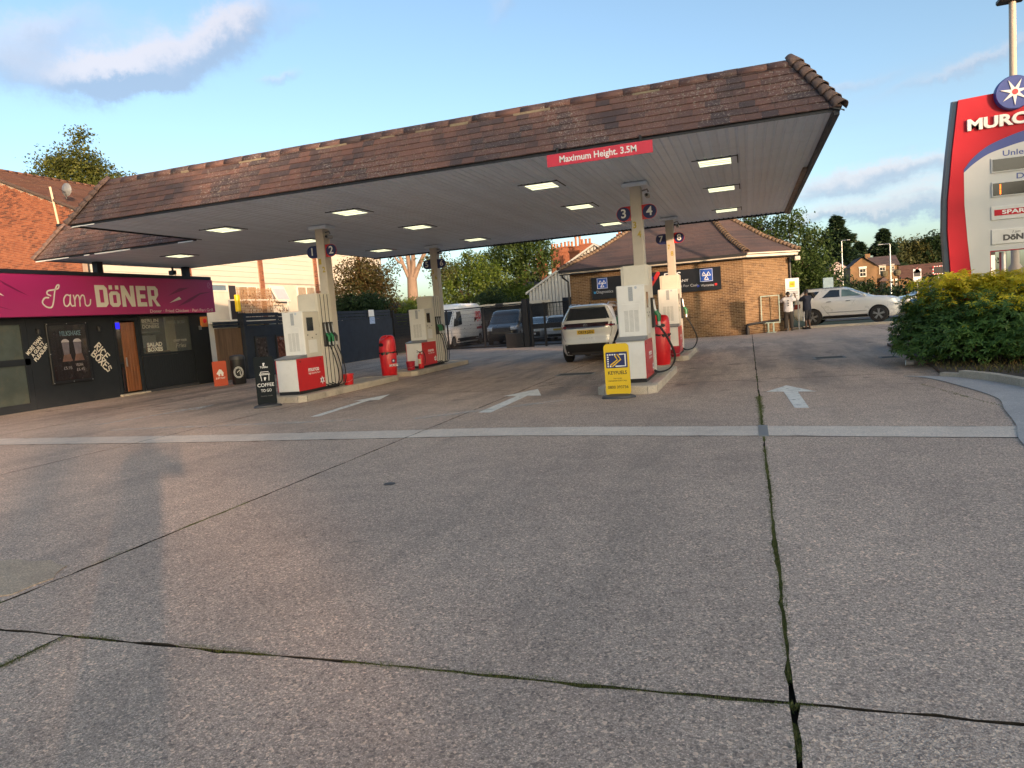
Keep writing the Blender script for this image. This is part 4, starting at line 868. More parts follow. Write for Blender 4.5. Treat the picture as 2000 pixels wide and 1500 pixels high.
M_brk_k = brick_mat('kiosk_brick', [(.13, .075, .04), (.20, .12, .06), (.25, .155, .08), (.17, .095, .05), (.29, .18, .095)])
M_brk_h = brick_mat('house_brick', [(.13, .05, .035), (.26, .09, .05), (.32, .12, .065), (.22, .075, .045), (.36, .15, .08)])
M_brk_f = brick_mat('far_brick', [(.15, .095, .05), (.23, .14, .075), (.28, .17, .09), (.2, .12, .065)])
def courses(name, lo0, lo1, hi0, hi1, n, m, parent, lift=.018, world=True):
    """tiled slope as n overlapping stepped courses"""
    a, b, c, d = (Vector(p) for p in (lo0, lo1, hi0, hi1)); nn = (b - a).cross(c - a).normalized()
    if nn.z < 0: nn = -nn
    mb = MB()
    for k in range(n):
        p, q, r_, s_ = a.lerp(c, k / n), b.lerp(d, k / n), a.lerp(c, (k + 1.12) / n if k < n - 1 else 1), b.lerp(d, (k + 1.12) / n if k < n - 1 else 1)
        L_ = max(1, int((q - p).length / 1.3))
        for i in range(L_):
            f0, f1 = i / L_, (i + 1) / L_; j = nn * random.uniform(-.003, .003)
            A, B = p.lerp(q, f0) + nn * lift + j, p.lerp(q, f1) + nn * lift + j; Cc, D = r_.lerp(s_, f1) + nn * .001, r_.lerp(s_, f0) + nn * .001
            mb.add([A, B, Cc, D, A - nn * lift, B - nn * lift], [(0, 1, 2, 3), (4, 5, 1, 0)])
    return mb.build(name, m, parent, world=world)
# ------------------------------------------------------------------ takeaway shop
SX = -19.45
M_pink = mat('magenta_vinyl', (.40, .022, .135), rough=.35, var=.06, scale=.7, coat=.15)
M_pinkd = mat('dark_magenta_vinyl', (.20, .012, .075), rough=.35, var=.1)
M_wood = mat('varnished_door', (.20, .065, .018), rough=.35, var=.45, scale=5, coat=.3, stretch=(3, 3, .25))
M_cream_l = mat('cream_print', (.72, .68, .58), rough=.5, var=.06)
shop = thing('takeaway_shop', 'charcoal painted brick takeaway shop with magenta fascia board', 'shop', (-20.5, 17.6, 0))
SIDE = ((0, 1, 0), (0, 0, 1))
TS = frame((SX, 0, 0), *SIDE)     # local x = world y, local y = height
holes = [(12.0, 15.28, 0, 2.62), (17.85, 18.86, 0, 2.62), (18.86, 21.27, .12, 2.62)]
wl = MB().box(-25, SX - .012, 14.94, 17.84, 0, 3.5).box(-25, SX - .012, 21.28, 22.15, 0, 3.5).box(-25, -21.6, 11.5, 14.94, 0, 3.5).box(-25, -21.6, 17.84, 21.28, 0, 3.5).box(-21.6, SX - .015, 11.5, 12.2, 0, 3.5).build('wall', M_char, shop, world=True)
brickwork(wl, TS @ Matrix.Translation((14.94, 0, -.012)), 2.90, 2.62, M_char, M_char, name='painted_brick', relief=.13); brickwork(wl, TS @ Matrix.Translation((21.28, 0, -.012)), .87, 2.62, M_char, M_char, name='painted_brick', relief=.13)
box('lintel', M_char, shop, -21.6, SX - .02, 12.2, 21.3, 2.58, 3.5, world=True); box('flat_roof', M_dgrey, shop, -25, SX + .1, 11.5, 22.1, 3.5, 3.56, world=True)
M_int = mat('shop_interior', (.10, .11, .10), rough=.8, var=.4, scale=1.2)
box('interior_wall', M_int, shop, -21.55, -21.5, 17.9, 21.2, .1, 2.6, world=True); box('interior_floor', M_dgrey, shop, -21.5, SX - .05, 17.86, 21.26, .0, .05, world=True)
# left window: two tall panes in a charcoal frame
fr = MB()
for (a, b, c, d) in ((12.2, 14.93, 0, .22), (12.2, 14.93, 1.30, 1.48), (12.2, 14.93, 2.45, 2.6), (14.77, 14.93, .22, 2.45), (13.55, 13.68, .22, 2.45), (12.2, 12.3, .22, 2.45)): fr.box(SX - .09, SX - .01, a, b, c, d)
fr = fr.build('window_frame', M_char, shop, world=True)
M_frost = mat('frosted_pane', (.07, .085, .075), rough=.22, var=.35, scale=.9, spec=.6, dirt=.3, dirtcol=(.18, .14, .08))
for (a, b) in ((12.3, 13.55), (13.68, 14.77)):
    for (c, d) in ((.22, 1.30), (1.48, 2.45)): box('pane', M_frost, fr, SX - .06, SX - .05, a, b, c, d, world=True)
# doorway with open varnished door, side light and blue open sign
df = MB().box(SX - .12, SX - .01, 17.86, 17.95, .05, 2.56).box(SX - .12, SX - .01, 18.76, 18.86, .05, 2.56).box(SX - .12, SX - .01, 17.95, 18.76, 2.46, 2.56).build('door_frame', M_char, shop, world=True)
box('doorstep', M_kerb, shop, SX - .3, SX + .12, 17.8, 18.95, 0, .06, .01, world=True)
door = MB()
for i in range(5): door.box(SX - .10, SX - .06, 18.2 + i * .112, 18.2 + i * .112 + .108, .12, 2.40, 0, .006)
door = door.build('door', M_wood, shop, world=True)
box('door_handle', M_steel, door, SX - .06, SX - .03, 18.24, 18.27, .95, 1.25, world=True); box('side_light', M_glass, shop, SX - .10, SX - .09, 17.95, 18.19, .1, 2.46, world=True)
box('open_sign', mat('blue_neon', (.01, .01, .2), emit=(.02, .02, 1.0), estr=.55), shop, SX - .085, SX - .07, 17.95, 18.17, 2.20, 2.40, world=True)
# serving window with boarded apron
M_clear = mat('shop_glass', (.25, .28, .27), rough=.03, var=.1, alpha=.22, spec=.8)
win = MB()
for (a, b, c, d) in ((18.88, 21.26, 1.23, 1.31), (18.88, 21.26, 2.56, 2.62), (18.88, 18.96, 1.31, 2.56), (21.18, 21.26, 1.31, 2.56)): win.box(SX - .08, SX, a, b, c, d)
win = win.build('window', M_char, shop, world=True); box('pane', M_clear, win, SX - .05, SX - .044, 18.96, 21.18, 1.31, 2.56, world=True)
box('interior_pillar', mat('cream_board', (.30, .28, .2), rough=.7, var=.15), shop, -20.3, -20.2, 20.85, 21.25, .1, 2.6, world=True)
box('shelf', M_mgrey, shop, -21.3, -20.5, 19.2, 20.8, 2.05, 2.09, world=True); box('counter', mat('counter_wood', (.14, .08, .04), rough=.5, var=.3), shop, -21.0, -20.1, 19.0, 20.8, .1, 1.36, world=True); box('grill', M_steel, shop, -21.2, -20.6, 20.1, 20.7, 1.5, 1.95, world=True)
mb = [(19.3, .05), (19.45, .04), (19.9, .05), (20.1, .035), (20.45, .05)]
for (yy, r_) in mb: MB().lathe([(r_, 0), (r_, .14), (r_ * .4, .2), (r_ * .4, .26), (0, .26)], (-20.25, yy, 1.36), 10).build('bottle', mat('warm_bottle', (.3, .13, .05), rough=.3, var=.5, scale=3), shop, world=True)
for i in range(22): box('apron_board', M_char, shop, SX - .04, SX - .012 + random.uniform(0, .004), 18.9 + i * .107, 18.9 + i * .107 + .10, .1, 1.225, .004, world=True)
box('plinth', M_dgrey, shop, SX - .1, SX + .03, 18.86, 21.3, 0, .09, world=True)
# poster case
pc = box('poster_case', M_black, shop, SX - .008, SX + .07, 15.48, 16.83, .66, 2.46, .012, world=True)
M_pos = mat('poster_dark', (.016, .012, .013), rough=.25, var=.5, scale=3, coat=.4)
box('poster', M_pos, pc, SX + .069, SX + .074, 15.56, 16.75, .74, 2.38, world=True)
TP = frame((SX + .0745, 0, 0), *SIDE)
lettering('MILKSHAKE', TP @ Matrix.Translation((16.22, 2.13, 0)), .2, mat('poster_teal', (.12, .19, .22), rough=.4), pc, width=.70, bold=.02, world=True, name='poster_lettering')
M_shk = mat('milkshake_print', (.16, .14, .16), rough=.4, var=.3, scale=12)
for (yy, sc) in ((16.02, 1.0), (16.42, 1.08)):
    flat([(yy - .12 * sc, 1.86), (yy + .12 * sc, 1.86), (yy + .085 * sc, 1.36), (yy - .085 * sc, 1.36)], TP, M_shk, pc, 'cup_print', world=True)
    flat(arc(yy, 1.87, .13 * sc, .10, 0, 180, 12), TP, mat('cream_swirl', (.42, .38, .38), rough=.4, var=.25, scale=15), pc, 'cream_print', z=.004, world=True)
    flat([(yy - .17, 1.30), (yy + .17, 1.30), (yy + .12, 1.52), (yy - .1, 1.50)], TP, mat('hand_print', (.16, .09, .07), rough=.4, var=.4, scale=9), pc, 'hand_print', z=.005, world=True)
M_pp = mat('poster_price', (.30, .27, .27), rough=.4)
for (s_, yy, zz, w_) in (('£5.95', 16.0, 1.10, .27), ('VEGAN', 16.40, 1.17, .24), ('£6.45', 16.42, 1.03, .27)): lettering(s_, TP @ Matrix.Translation((yy, zz, .002)), .13, M_pp, pc, width=w_, world=True, name='poster_lettering')
for (yy, zz) in ((15.51, 2.43), (16.8, 2.43), (15.51, .69), (16.8, .69), (16.15, 2.43), (16.15, .69), (15.51, 1.55), (16.8, 1.55)): MB().lathe([(.016, 0), (.012, .01), (0, .01)], (SX + .07, yy, zz), 8, axis='x').build('stud', M_steel, pc, world=True)
# wall lettering, lamps, alarm
def slant(y, z, deg): return TS @ Matrix.Translation((y, z, .012)) @ Matrix.Rotation(R(deg), 4, 'Z')
for i, (s_, w_) in enumerate((('MORE THAN', .66), ('A GUILTY', .56), ('PLEASURE', .64))): lettering(s_, slant(15.06 + i * .10 + .02, 1.83 - i * .105, 44), .155, M_cream_l, shop, width=w_, bold=.03, world=True)
RICE = [[(0, 0), (.0, .22)], [(0, .22), (.1, .22), (.11, .14), (0, .11)], [(.03, .11), (.12, 0)], [(.18, 0), (.18, .22)], [(.36, .19), (.28, .22), (.23, .12), (.28, .0), (.37, .03)], [(.54, .22), (.43, .22), (.43, .0), (.55, .0)], [(.43, .12), (.52, .12)]]
BOXES = [[(0, 0), (0, .22), (.1, .2), (.09, .13), (0, .11), (.12, .1), (.12, .02), (0, 0)], arc(.24, .11, .07, .11, 0, 360, 12), [(.34, 0), (.48, .22)], [(.35, .22), (.47, 0)], [(.64, .22), (.53, .22), (.53, 0), (.65, 0)], [(.53, .12), (.62, .12)], [(.8, .18), (.72, .22), (.69, .15), (.79, .08), (.77, .01), (.68, .02)]]
strokes(RICE, .045, slant(17.06, 1.66, -52), M_cream_l, shop, world=True); strokes(BOXES, .045, slant(16.90, 1.43, -48), M_cream_l, shop, world=True)
for yy in (15.22, 17.25):
    wlp = MB().box(SX, SX + .06, yy - .03, yy + .03, 2.2, 2.32).lathe([(.05, 0), (.05, .13), (.02, .14), (0, .14)], (SX + .09, yy, 2.15), 10).build('wall_lamp', M_black, shop, world=True)
al = box('alarm_box', mat('alarm_orange', (.50, .17, .03), rough=.5, var=.2), shop, SX, SX + .09, 21.72, 22.02, 2.12, 2.5, .01, world=True)
MB().lathe([(.09, 0), (.07, .03), (0, .03)], (SX + .09, 21.87, 2.34), 14, axis='x').build('alarm_dome', M_redp, al, world=True); box('socket_box', M_steel, shop, SX, SX + .05, 21.62, 21.72, 2.02, 2.16, world=True)
TW_ = TS @ Matrix.Translation((0, 0, -.043))
M_wl = mat('window_print', (.50, .48, .40), rough=.5)
lettering('BERLIN', TW_ @ Matrix.Translation((19.42, 2.42, 0)), .17, M_wl, win, width=.72, bold=.012, world=True); lettering('DONERS', TW_ @ Matrix.Translation((19.42, 2.22, 0)), .17, M_wl, win, width=.72, bold=.012, world=True)
flat([(19.05, 2.315), (19.8, 2.315), (19.8, 2.33), (19.05, 2.33)], TW_, M_wl, win, 'print_rule', world=True)
lettering('SALAD', TW_ @ Matrix.Translation((19.5, 1.60, 0)), .19, M_cream_l, win, width=.66, bold=.035, world=True); lettering('BOXES', TW_ @ Matrix.Translation((19.5, 1.43, 0)), .19, M_cream_l, win, width=.66, bold=.035, world=True)
lettering('RICE BOX', TW_ @ Matrix.Translation((20.6, 2.34, 0)), .14, mat('faint_window_print', (.22, .23, .20)), win, width=.8, world=True); lettering('STREET FOOD', TW_ @ Matrix.Translation((20.68, 1.68, 0)), .11, M_wl, win, width=.62, world=True)
lettering('Fries', TW_ @ Matrix.Translation((20.68, 1.50, 0)), .24, mat('silver_print', (.38, .36, .30)), win, width=.5, shear=.3, world=True)
# fascia
FX = -19.1
fas = box('fascia', M_pink, shop, SX + .02, FX, 11.9, 22.2, 2.645, 3.845, .004, world=True); box('fascia_cap', M_edge, fas, SX - .3, FX + .03, 11.9, 22.12, 3.846, 3.96, world=True)
TF = frame((FX, 0, 0), *SIDE)
def bez(p, n=10): return [tuple(q)[:2] for q in smooth_path([(a, b, 0) for a, b in p], n)]
IAM = [bez([(15.46, 3.18), (15.34, 3.17), (15.25, 3.04), (15.36, 2.915), (15.52, 2.91), (15.61, 3.10), (15.68, 3.36), (15.77, 3.53), (15.84, 3.545), (15.80, 3.45), (15.66, 3.41), (15.47, 3.375), (15.43, 3.29), (15.53, 3.235)], 8),
       bez([(16.14, 3.24), (16.04, 3.26), (15.94, 3.14), (15.94, 2.97), (16.02, 2.93), (16.11, 3.02), (16.17, 3.26)], 7), bez([(16.17, 3.26), (16.14, 3.05), (16.17, 2.94), (16.24, 2.94)], 6),
       bez([(16.27, 3.25), (16.29, 3.1), (16.28, 2.93)], 5), bez([(16.29, 3.1), (16.37, 3.24), (16.44, 3.24), (16.46, 3.12), (16.45, 2.93)], 6), bez([(16.46, 3.1), (16.54, 3.24), (16.62, 3.24), (16.64, 3.1), (16.64, 2.98), (16.70, 2.93), (16.80, 2.98), (16.84, 3.12)], 6)]
strokes(IAM, .042, TF, M_cream_l, fas, world=True)
def blk(polys):
    for p in polys: flat(p, TF, M_cream_l, fas, 'lettering', world=True)
def fr_(x0, x1, z0, z1, i0, i1, j0, j1, c=.1):   # chamfered ring letter as 4 bars
    return [[(x0, z0), (i0, z0), (i0, z1), (x0, z1)], [(i0, j1), (x1 - c, j1), (x1 - c, z1), (i0, z1)], [(i0, z0), (x1 - c, z0), (x1 - c, j0), (i0, j0)], [(x1 - c, z0), (x1, z0 + c), (x1, z1 - c), (x1 - c, z1), (x1 - c, j1), (i1, j1 - .02), (i1, j0 + .02), (x1 - c, j0)]]
z0, z1 = 2.89, 3.57
blk([[(17.03, z0), (17.19, z0), (17.19, z1), (17.03, z1)], [(17.19, z0), (17.38, z0), (17.33, z0 + .14), (17.19, z0 + .14)], [(17.19, z1 - .14), (17.33, z1 - .14), (17.38, z1), (17.19, z1)], [(17.38, z0), (17.48, z0 + .1), (17.48, z1 - .1), (17.38, z1), (17.33, z1 - .14), (17.33, z0 + .14)]])       # D
blk([[(17.53, 2.98), (17.62, z0), (17.85, z0), (17.80, 3.01), (17.68, 3.01), (17.67, 3.03), (17.67, 3.24), (17.53, 3.24)], [(17.85, z0), (17.94, 2.98), (17.94, 3.30), (17.85, 3.38), (17.80, 3.27), (17.80, 3.01)], [(17.53, 3.24), (17.67, 3.24), (17.68, 3.27), (17.80, 3.27), (17.85, 3.38), (17.62, 3.38), (17.53, 3.30)], [(17.55, 3.44), (17.68, 3.44), (17.68, 3.57), (17.55, 3.57)], [(17.79, 3.44), (17.92, 3.44), (17.92, 3.57), (17.79, 3.57)]])       # ö
blk([[(18.0, z0), (18.15, z0), (18.15, z1), (18.0, z1)], [(18.15, z1), (18.15, 3.28), (18.36, z0), (18.36, 3.2)], [(18.36, z0), (18.52, z0), (18.52, z1), (18.36, z1)]])        # N
blk([[(18.60, z0), (18.75, z0), (18.75, z1), (18.60, z1)], [(18.75, z0), (19.0, z0), (19.0, z0 + .14), (18.75, z0 + .14)], [(18.75, 3.16), (18.96, 3.16), (18.96, 3.29), (18.75, 3.29)], [(18.75, z1 - .14), (19.0, z1 - .14), (19.0, z1), (18.75, z1)]])   # E
blk([[(19.07, z0), (19.22, z0), (19.22, z1), (19.07, z1)], [(19.22, z1 - .13), (19.36, z1 - .13), (19.42, z1), (19.22, z1)], [(19.42, z1), (19.52, z1 - .1), (19.52, 3.27), (19.44, 3.18), (19.36, 3.24), (19.36, z1 - .13)], [(19.22, 3.12), (19.40, 3.12), (19.44, 3.18), (19.36, 3.24), (19.22, 3.24)], [(19.26, 3.12), (19.40, 3.12), (19.57, z0), (19.41, z0)]])   # R
lettering('Doner · Fried Chicken · Peri Peri Grill', TF @ Matrix.Translation((20.58, 2.725, 0)), .155, M_cream_l, fas, width=2.98, world=True)
for p in ([(14.0, 3.72), (14.3, 3.55), (14.88, 3.22), (14.55, 3.36), (14.2, 3.54)], [(13.9, 2.98), (14.4, 2.82), (14.0, 2.92)], [(19.95, 3.25), (20.5, 3.52), (21.0, 3.55), (20.6, 3.42)], [(20.3, 2.86), (20.9, 3.14), (21.5, 3.36), (22.18, 3.42), (21.5, 3.30), (20.95, 3.04)]): flat(p, TF, M_pinkd, fas, 'swoosh', world=True)
flat([(19.98, 3.0), (20.46, 3.22), (20.55, 3.13)], TF, M_cream_l, fas, 'shard', world=True); flat([(14.0, 3.36), (14.17, 3.22), (14.0, 3.27)], TF, M_cream_l, fas, 'shard', world=True)
strokes([arc(22.0, 3.64, .07, .10, 0, 360, 20), [(21.97, 3.6), (22.03, 3.68)]], .012, TF, mat('pale_pink_print', (.55, .25, .40)), fas, 'badge', world=True)
# delivery board and black bin beside the shop
t = thing('delivery_board', 'orange red takeaway delivery board leaning by the shop corner', 'sign', (-17.42, 20.12, 0), R(55))
MB().prism([(x, -.012, y) for x, y in rounded(.46, .86, .04)], (0, .03, 0)).build('board', mat('orange_board', (.55, .085, .035), rough=.4, var=.08), t); T = frame((0, -.0125, 0), *FRONT)
flat([(-.12, .44), (-.02, .58), (.05, .56), (.12, .44), (.10, .40), (.10, .34), (.04, .34), (.03, .42), (0, .42), (-.01, .34), (-.06, .34), (-.07, .40), (-.11, .40)], T, M_lwhite, t, 'house_emblem'); lettering('JUST EAT', T @ Matrix.Translation((0, .27, 0)), .075, M_lwhite, t, width=.32, bold=.02)
t = thing('black_bin', 'black round topped bin with white ring emblem behind orange board', 'bin', (-17.0, 20.55, 0), R(40))
MB().lathe([(0, 0), (.21, 0), (.23, .03), (.25, .8), (.25, .86), (0, .86)], n=24).build('body', M_blk, t, True); MB().lathe([(.255, .86), (.26, .92), (.24, .99), (.12, 1.02), (0, 1.02)], n=24).build('lid', M_dgrey, t, True)
TB = frame((0, -.247, .42), *FRONT); strokes([arc(0, 0, .15, .19, 0, 360, 26), arc(0, 0, .12, .155, 0, 360, 26), [(.05, .08), (.05, -.1)], [(-.04, .0), (.02, .06), (.05, .08)]], .014, TB, M_lwhite, t, 'emblem', z=.012)
# ------------------------------------------------------------------ boundary: timber gate, painted wall with slats
t = thing('timber_gate', 'weathered brown timber gate with grey slats above, beside the shop', 'gate', (-18.6, 22.15, 0))
M_old = mat('weathered_boards', (.155, .095, .055), rough=.8, var=.4, scale=3, rnd=.14, stretch=(4, 4, .3), dirt=.35, dirtcol=(.06, .045, .035))
for i in range(12): box('board', M_old, t, -18.62, -18.59 + random.uniform(0, .006), 21.45 + i * .118, 21.45 + i * .118 + .112, .05, 2.0, .004, world=True)
for z in (2.03, 2.15): box('slat', M_slate, t, -18.62, -18.57, 21.4, 22.86, z, z + .10, .004, world=True)
gw = thing('painted_wall', 'long blue grey painted brick boundary wall with slats on top', 'wall', (-18.55, 30, 0)); WX = -18.45
bw = box('wall', M_slate, gw, WX - .22, WX - .012, 22.88, 35.0, 0, 2.05, world=True); brickwork(bw, frame((WX - .012, 22.88, 0), *SIDE), 12.1, 2.03, M_slate, M_slate, name='painted_brick', relief=.15)
box('pier', M_slate, gw, WX - .25, WX + .03, 22.87, 23.05, 0, 2.55, .01, world=True)
ys = [23.06, 25.2, 27.6, 30.0, 32.4, 34.98]
for a, b in zip(ys, ys[1:]):
    for k in range(3): z = 2.06 + k * .155 + random.uniform(-.006, .006) + (.03 if a < 24 else 0); box('slat', M_slate, gw, WX - .10, WX - .06, a + .01, b - .01, z, z + .13, .004, world=True)
    box('slat_post', M_slate, gw, WX - .16, WX - .11, b - .09, b, 2.03, 2.52, world=True)
for lab, (a, b), m_ in (('dark framed food poster nearer the gate on the painted wall', (23.42, 24.18), (.07, .055, .05)), ('dark framed food poster with red meat, half behind pump 1', (24.72, 25.5), (.17, .06, .04))):
    t = thing('framed_poster', lab, 'poster', (WX, (a + b) / 2, 1.1)); box('frame', M_black, t, WX, WX + .04, a, b, .62, 1.62, .006, world=True)
    box('print', mat('food_print_%d' % int(a), m_, rough=.25, var=.9, scale=9, coat=.4, dirt=.6, dirtcol=(.02, .02, .02)), t, WX + .04, WX + .044, a + .08, b - .08, .70, 1.54, world=True)
    if a > 24.5: lettering('GRILL', frame((WX + .0445, (a + b) / 2, 1.44), *SIDE), .13, M_pp, t, width=.3, world=True)
t = thing('wall_notice', 'white paper notices on the painted wall above the red bin', 'notice', (WX, 32.8, 2.15)); box('sheet', M_lwhite, t, WX + .005, WX + .015, 32.5, 33.05, 2.18, 2.52, world=True); box('sheet', mat('blue_notice', (.35, .45, .65), var=.5, scale=14), t, WX + .005, WX + .014, 32.55, 33.08, 1.80, 2.16, world=True)
t = thing('slatted_gate', 'black slatted side gate behind pump 5', 'gate', (WX, 36.1, 0))
for a in (35.05, 37.1): box('post', M_black, t, WX - .1, WX + .06, a, a + .14, 0, 2.45, world=True)
for k in range(14): box('slat', M_black, t, WX - .05, WX, 35.2, 37.1, .12 + k * .155, .12 + k * .155 + .13, world=True)
t = thing('slat_screen', 'higher blue grey slatted screen behind the black gate', 'screen', (-20.5, 39.5, 0))
for k in range(18): box('slat', M_slate, t, -20.55, -20.5, 37.6, 41.3, .1 + k * .163, .1 + k * .163 + .14, world=True)
# ------------------------------------------------------------------ terrace: red brick gable end, cream clad front
ter = thing('terrace_block', 'red brick terrace end with cream clad front and tiled roof', 'building', (-33, 38, 0))
TX, TY = -27.4, 24.0
body = MB().prism([(TX - 13, TY, 0), (TX, TY, 0), (TX, TY, 7.75), (TX - 6.5, TY, 10.35), (TX - 13, TY, 7.75)], (0, 27, 0)).build('core', M_mor2, ter, world=True)
ins = lambda u, v: v < 7.75 + 2.6 * (1 - abs(u - 6.5) / 6.5)
gab = MB().prism([(TX - 13, TY, 3), (TX, TY, 3), (TX, TY, 7.7), (TX - 6.5, TY, 10.3), (TX - 13, TY, 7.7)], (0, -.01, 0)).build('gable_wall', M_mor2, ter, world=True)
brickwork(gab, frame((TX - 6.3, TY - .011, 3.0), *FRONT), 6.3, 7.4, M_brk_h, M_mor2, inside=lambda u, v: v + 3.0 < 7.72 + 2.6 * (1 - abs(u + 6.7 - 6.5) / 6.5) - .05, n_ind=300, view=(4.2, 3.2))
rf = courses('roof', (TX + .35, TY - .15, 7.63), (TX + .35, TY + 27.2, 7.63), (TX - 6.5, TY - .15, 10.5), (TX - 6.5, TY + 27.2, 10.5), 34, M_tileh, ter, .022)
courses('roof_slope', (TX - 13.35, TY + 27.2, 7.63), (TX - 13.35, TY - .15, 7.63), (TX - 6.5, TY + 27.2, 10.5), (TX - 6.5, TY - .15, 10.5), 12, M_tileh, rf)
MB().prism([(TX + .36, TY - .17, 7.55), (TX + .36, TY - .17, 7.66), (TX - 6.5, TY - .17, 10.52), (TX - 6.5, TY - .17, 10.40)], (0, .03, 0)).build('verge', mat('verge_dark', (.09, .06, .05), rough=.8), rf, world=True)
run_tiles((TX - 6.5, TY - .1, 10.48), (TX - 6.5, TY + 27, 10.48), half_round(.465, .12, .11).mesh(M_tileh, True), .46, 'ridge_tile', rf)
MB().tube([(TX + .38, TY - .1, 7.55), (TX + .38, TY + 27, 7.55)], .06, 8).tube([(TX + .05, TY + .25, 7.5), (TX + .05, TY + .25, .2)], .04, 8).build('gutter', M_black, ter, world=True)
M_clad = mat('cream_cladding', (.62, .57, .49), rough=.6, var=.05, scale=1, rnd=.03)
M_rend = mat('cream_render', (.60, .55, .47), rough=.8, var=.08, scale=1.5, dirt=.12, dirtcol=(.4, .34, .26))
M_upvc = mat('white_window_frame', (.74, .70, .62), rough=.4, var=.04)
piers = [24.05, 30.1, 35.95, 41.65, 47.4, 51.0]
for a, b in zip(piers, piers[1:]):
    y0, y1 = a + .2, b - .2
    for k in range(10): box('cladding_board', M_clad, ter, TX, TX + .035, y0, y1, 4.76 + k * .295, 4.76 + k * .295 + .285, .006, world=True)
    box('render_panel', M_rend, ter, TX, TX + .03, y0, y1, 0, 4.70, world=True); box('drip_strip', mat('pale_strip', (.35, .31, .26), rough=.6), ter, TX, TX + .06, y0, y1, 4.705, 4.752, world=True)
for p in piers[1:-1]:
    o = box('brick_pier', M_mor2, ter, TX - .01, TX + .10, p - .2, p + .2, 0, 7.7, world=True); brickwork(o, frame((TX + .10, p - .2, 2.4), *SIDE), .4, 5.2, M_brk_h, M_mor2, name='pier_brick')
def t_window(y0, y1, z0, z1, curtain=None, mull=1, open_=False):
    w = MB()
    for (a, b, c, d) in ((y0, y1, z0, z0 + .07), (y0, y1, z1 - .07, z1), (y0, y0 + .07, z0 + .07, z1 - .07), (y1 - .07, y1, z0 + .07, z1 - .07)): w.box(TX + .03, TX + .09, a, b, c, d)
    for i in range(1, mull): ym = y0 + (y1 - y0) * i / mull; w.box(TX + .03, TX + .09, ym - .035, ym + .035, z0 + .07, z1 - .07)
    w = w.build('window', M_upvc, ter, world=True); box('pane', curtain or M_glass, w, TX + .04, TX + .05, y0 + .07, y1 - .07, z0 + .07, z1 - .07, world=True)
    if open_:     # sash tilted outwards
        s = MB().prism([(TX + .1, y0 - .02, z1 - .05), (TX + .1, y1 + .02, z1 - .05), (TX + .45, y1 + .12, z0 - .05), (TX + .45, y0 + .12, z0 - .05)], (.04, 0, .01)).build('open_sash', M_upvc, w, world=True)
        MB().prism([(TX + .16, y0 + .09, z1 - .14), (TX + .16, y1 - .07, z1 - .14), (TX + .475, y1 + .01, z0 + .07), (TX + .475, y0 + .23, z0 + .07)], (.012, 0, .003)).build('sash_pane', M_net, w, world=True)
M_net = mat('net_curtain', (.50, .50, .54), rough=.4, var=.15, scale=2, stretch=(1, 14, 1), coat=.4)
M_cur = mat('patterned_curtain', (.38, .30, .22), rough=.5, var=.5, scale=3, stretch=(1, 8, 1), coat=.3)
M_blue = mat('sky_tint_pane', (.16, .22, .28), rough=.05, var=.15, spec=.9)  # blue sky reflection put into the pane's base colour
t_window(31.2, 32.9, 4.2, 4.62, M_blue, 1); t_window(33.8, 35.4, 3.4, 4.55, mat('pale_curtain', (.32, .27, .18), rough=.5, var=.3, scale=3), 2); t_window(36.6, 37.9, 3.65, 4.6, M_net, 1, True); t_window(39.4, 41.4, 3.5, 4.6, M_cur, 2); t_window(43, 45.5, 3.4, 4.6, M_cur, 2); t_window(26, 28.5, 3.4, 4.6, M_cur, 2)
dr = box('door', mat('dark_doorway', (.03, .025, .03), rough=.6), ter, TX + .03, TX + .05, 33.05, 33.6, 2.6, 4.55, world=True)
bal = box('balcony', M_rend, ter, TX + .03, -25.9, 31.2, 36.4, 2.45, 2.6, world=True)
for yy in (31.25, 33.0, 34.7, 36.35): box('balcony_post', M_upvc, bal, -25.98, -25.92, yy - .03, yy + .03, 2.6, 3.65, world=True)
box('balcony_rail', M_upvc, bal, -25.99, -25.91, 31.2, 36.4, 3.6, 3.66, world=True)
M_reed = mat('reed_screen', (.33, .19, .10), rough=.85, var=.4, scale=14, rnd=.2)
rb = MB()
for i in range(34): y = 31.9 + i * .088 + random.uniform(-.01, .01); rb.box(-25.93, -25.915, y, y + .04, 2.75, 4.28 + random.uniform(-.03, .05))
for k in range(9): rb.box(-25.95, -25.935, 31.9, 34.9, 2.8 + k * .17, 2.83 + k * .17)
o = rb.build('reed_screen', M_reed, bal, world=True); o['kind'] = 'stuff'
rb2 = MB()
for i in range(320): y = random.uniform(31.9, 36.2); z = random.uniform(2.5, 4.1 - max(0, y - 34.6) * .7); rb2.box(-25.9, -25.89, y, y + random.uniform(.02, .07), z, z + random.uniform(.03, .09))
o = rb2.build('dry_creeper', mat('dry_leaves', (.22, .11, .05), rough=.9, rnd=.4), bal, world=True); o['kind'] = 'stuff'
box('bin_sack', M_yellow, bal, -25.9, -25.7, 31.6, 31.85, 3.0, 3.9, .03, world=True)
t = thing('vent_pipe', 'thin pale pipe rising above the red brick gable', 'pipe', (-28.3, 23.85, 7)); MB().tube([(-28.35, 23.9, 7.1), (-28.5, 23.85, 8.75)], .045, 8).build('pipe', mat('pale_pipe', (.62, .52, .36), rough=.6), t, world=True); MB().box(-28.45, -28.25, 23.85, 23.99, 7.05, 7.15).build('bracket', M_black, t, world=True)
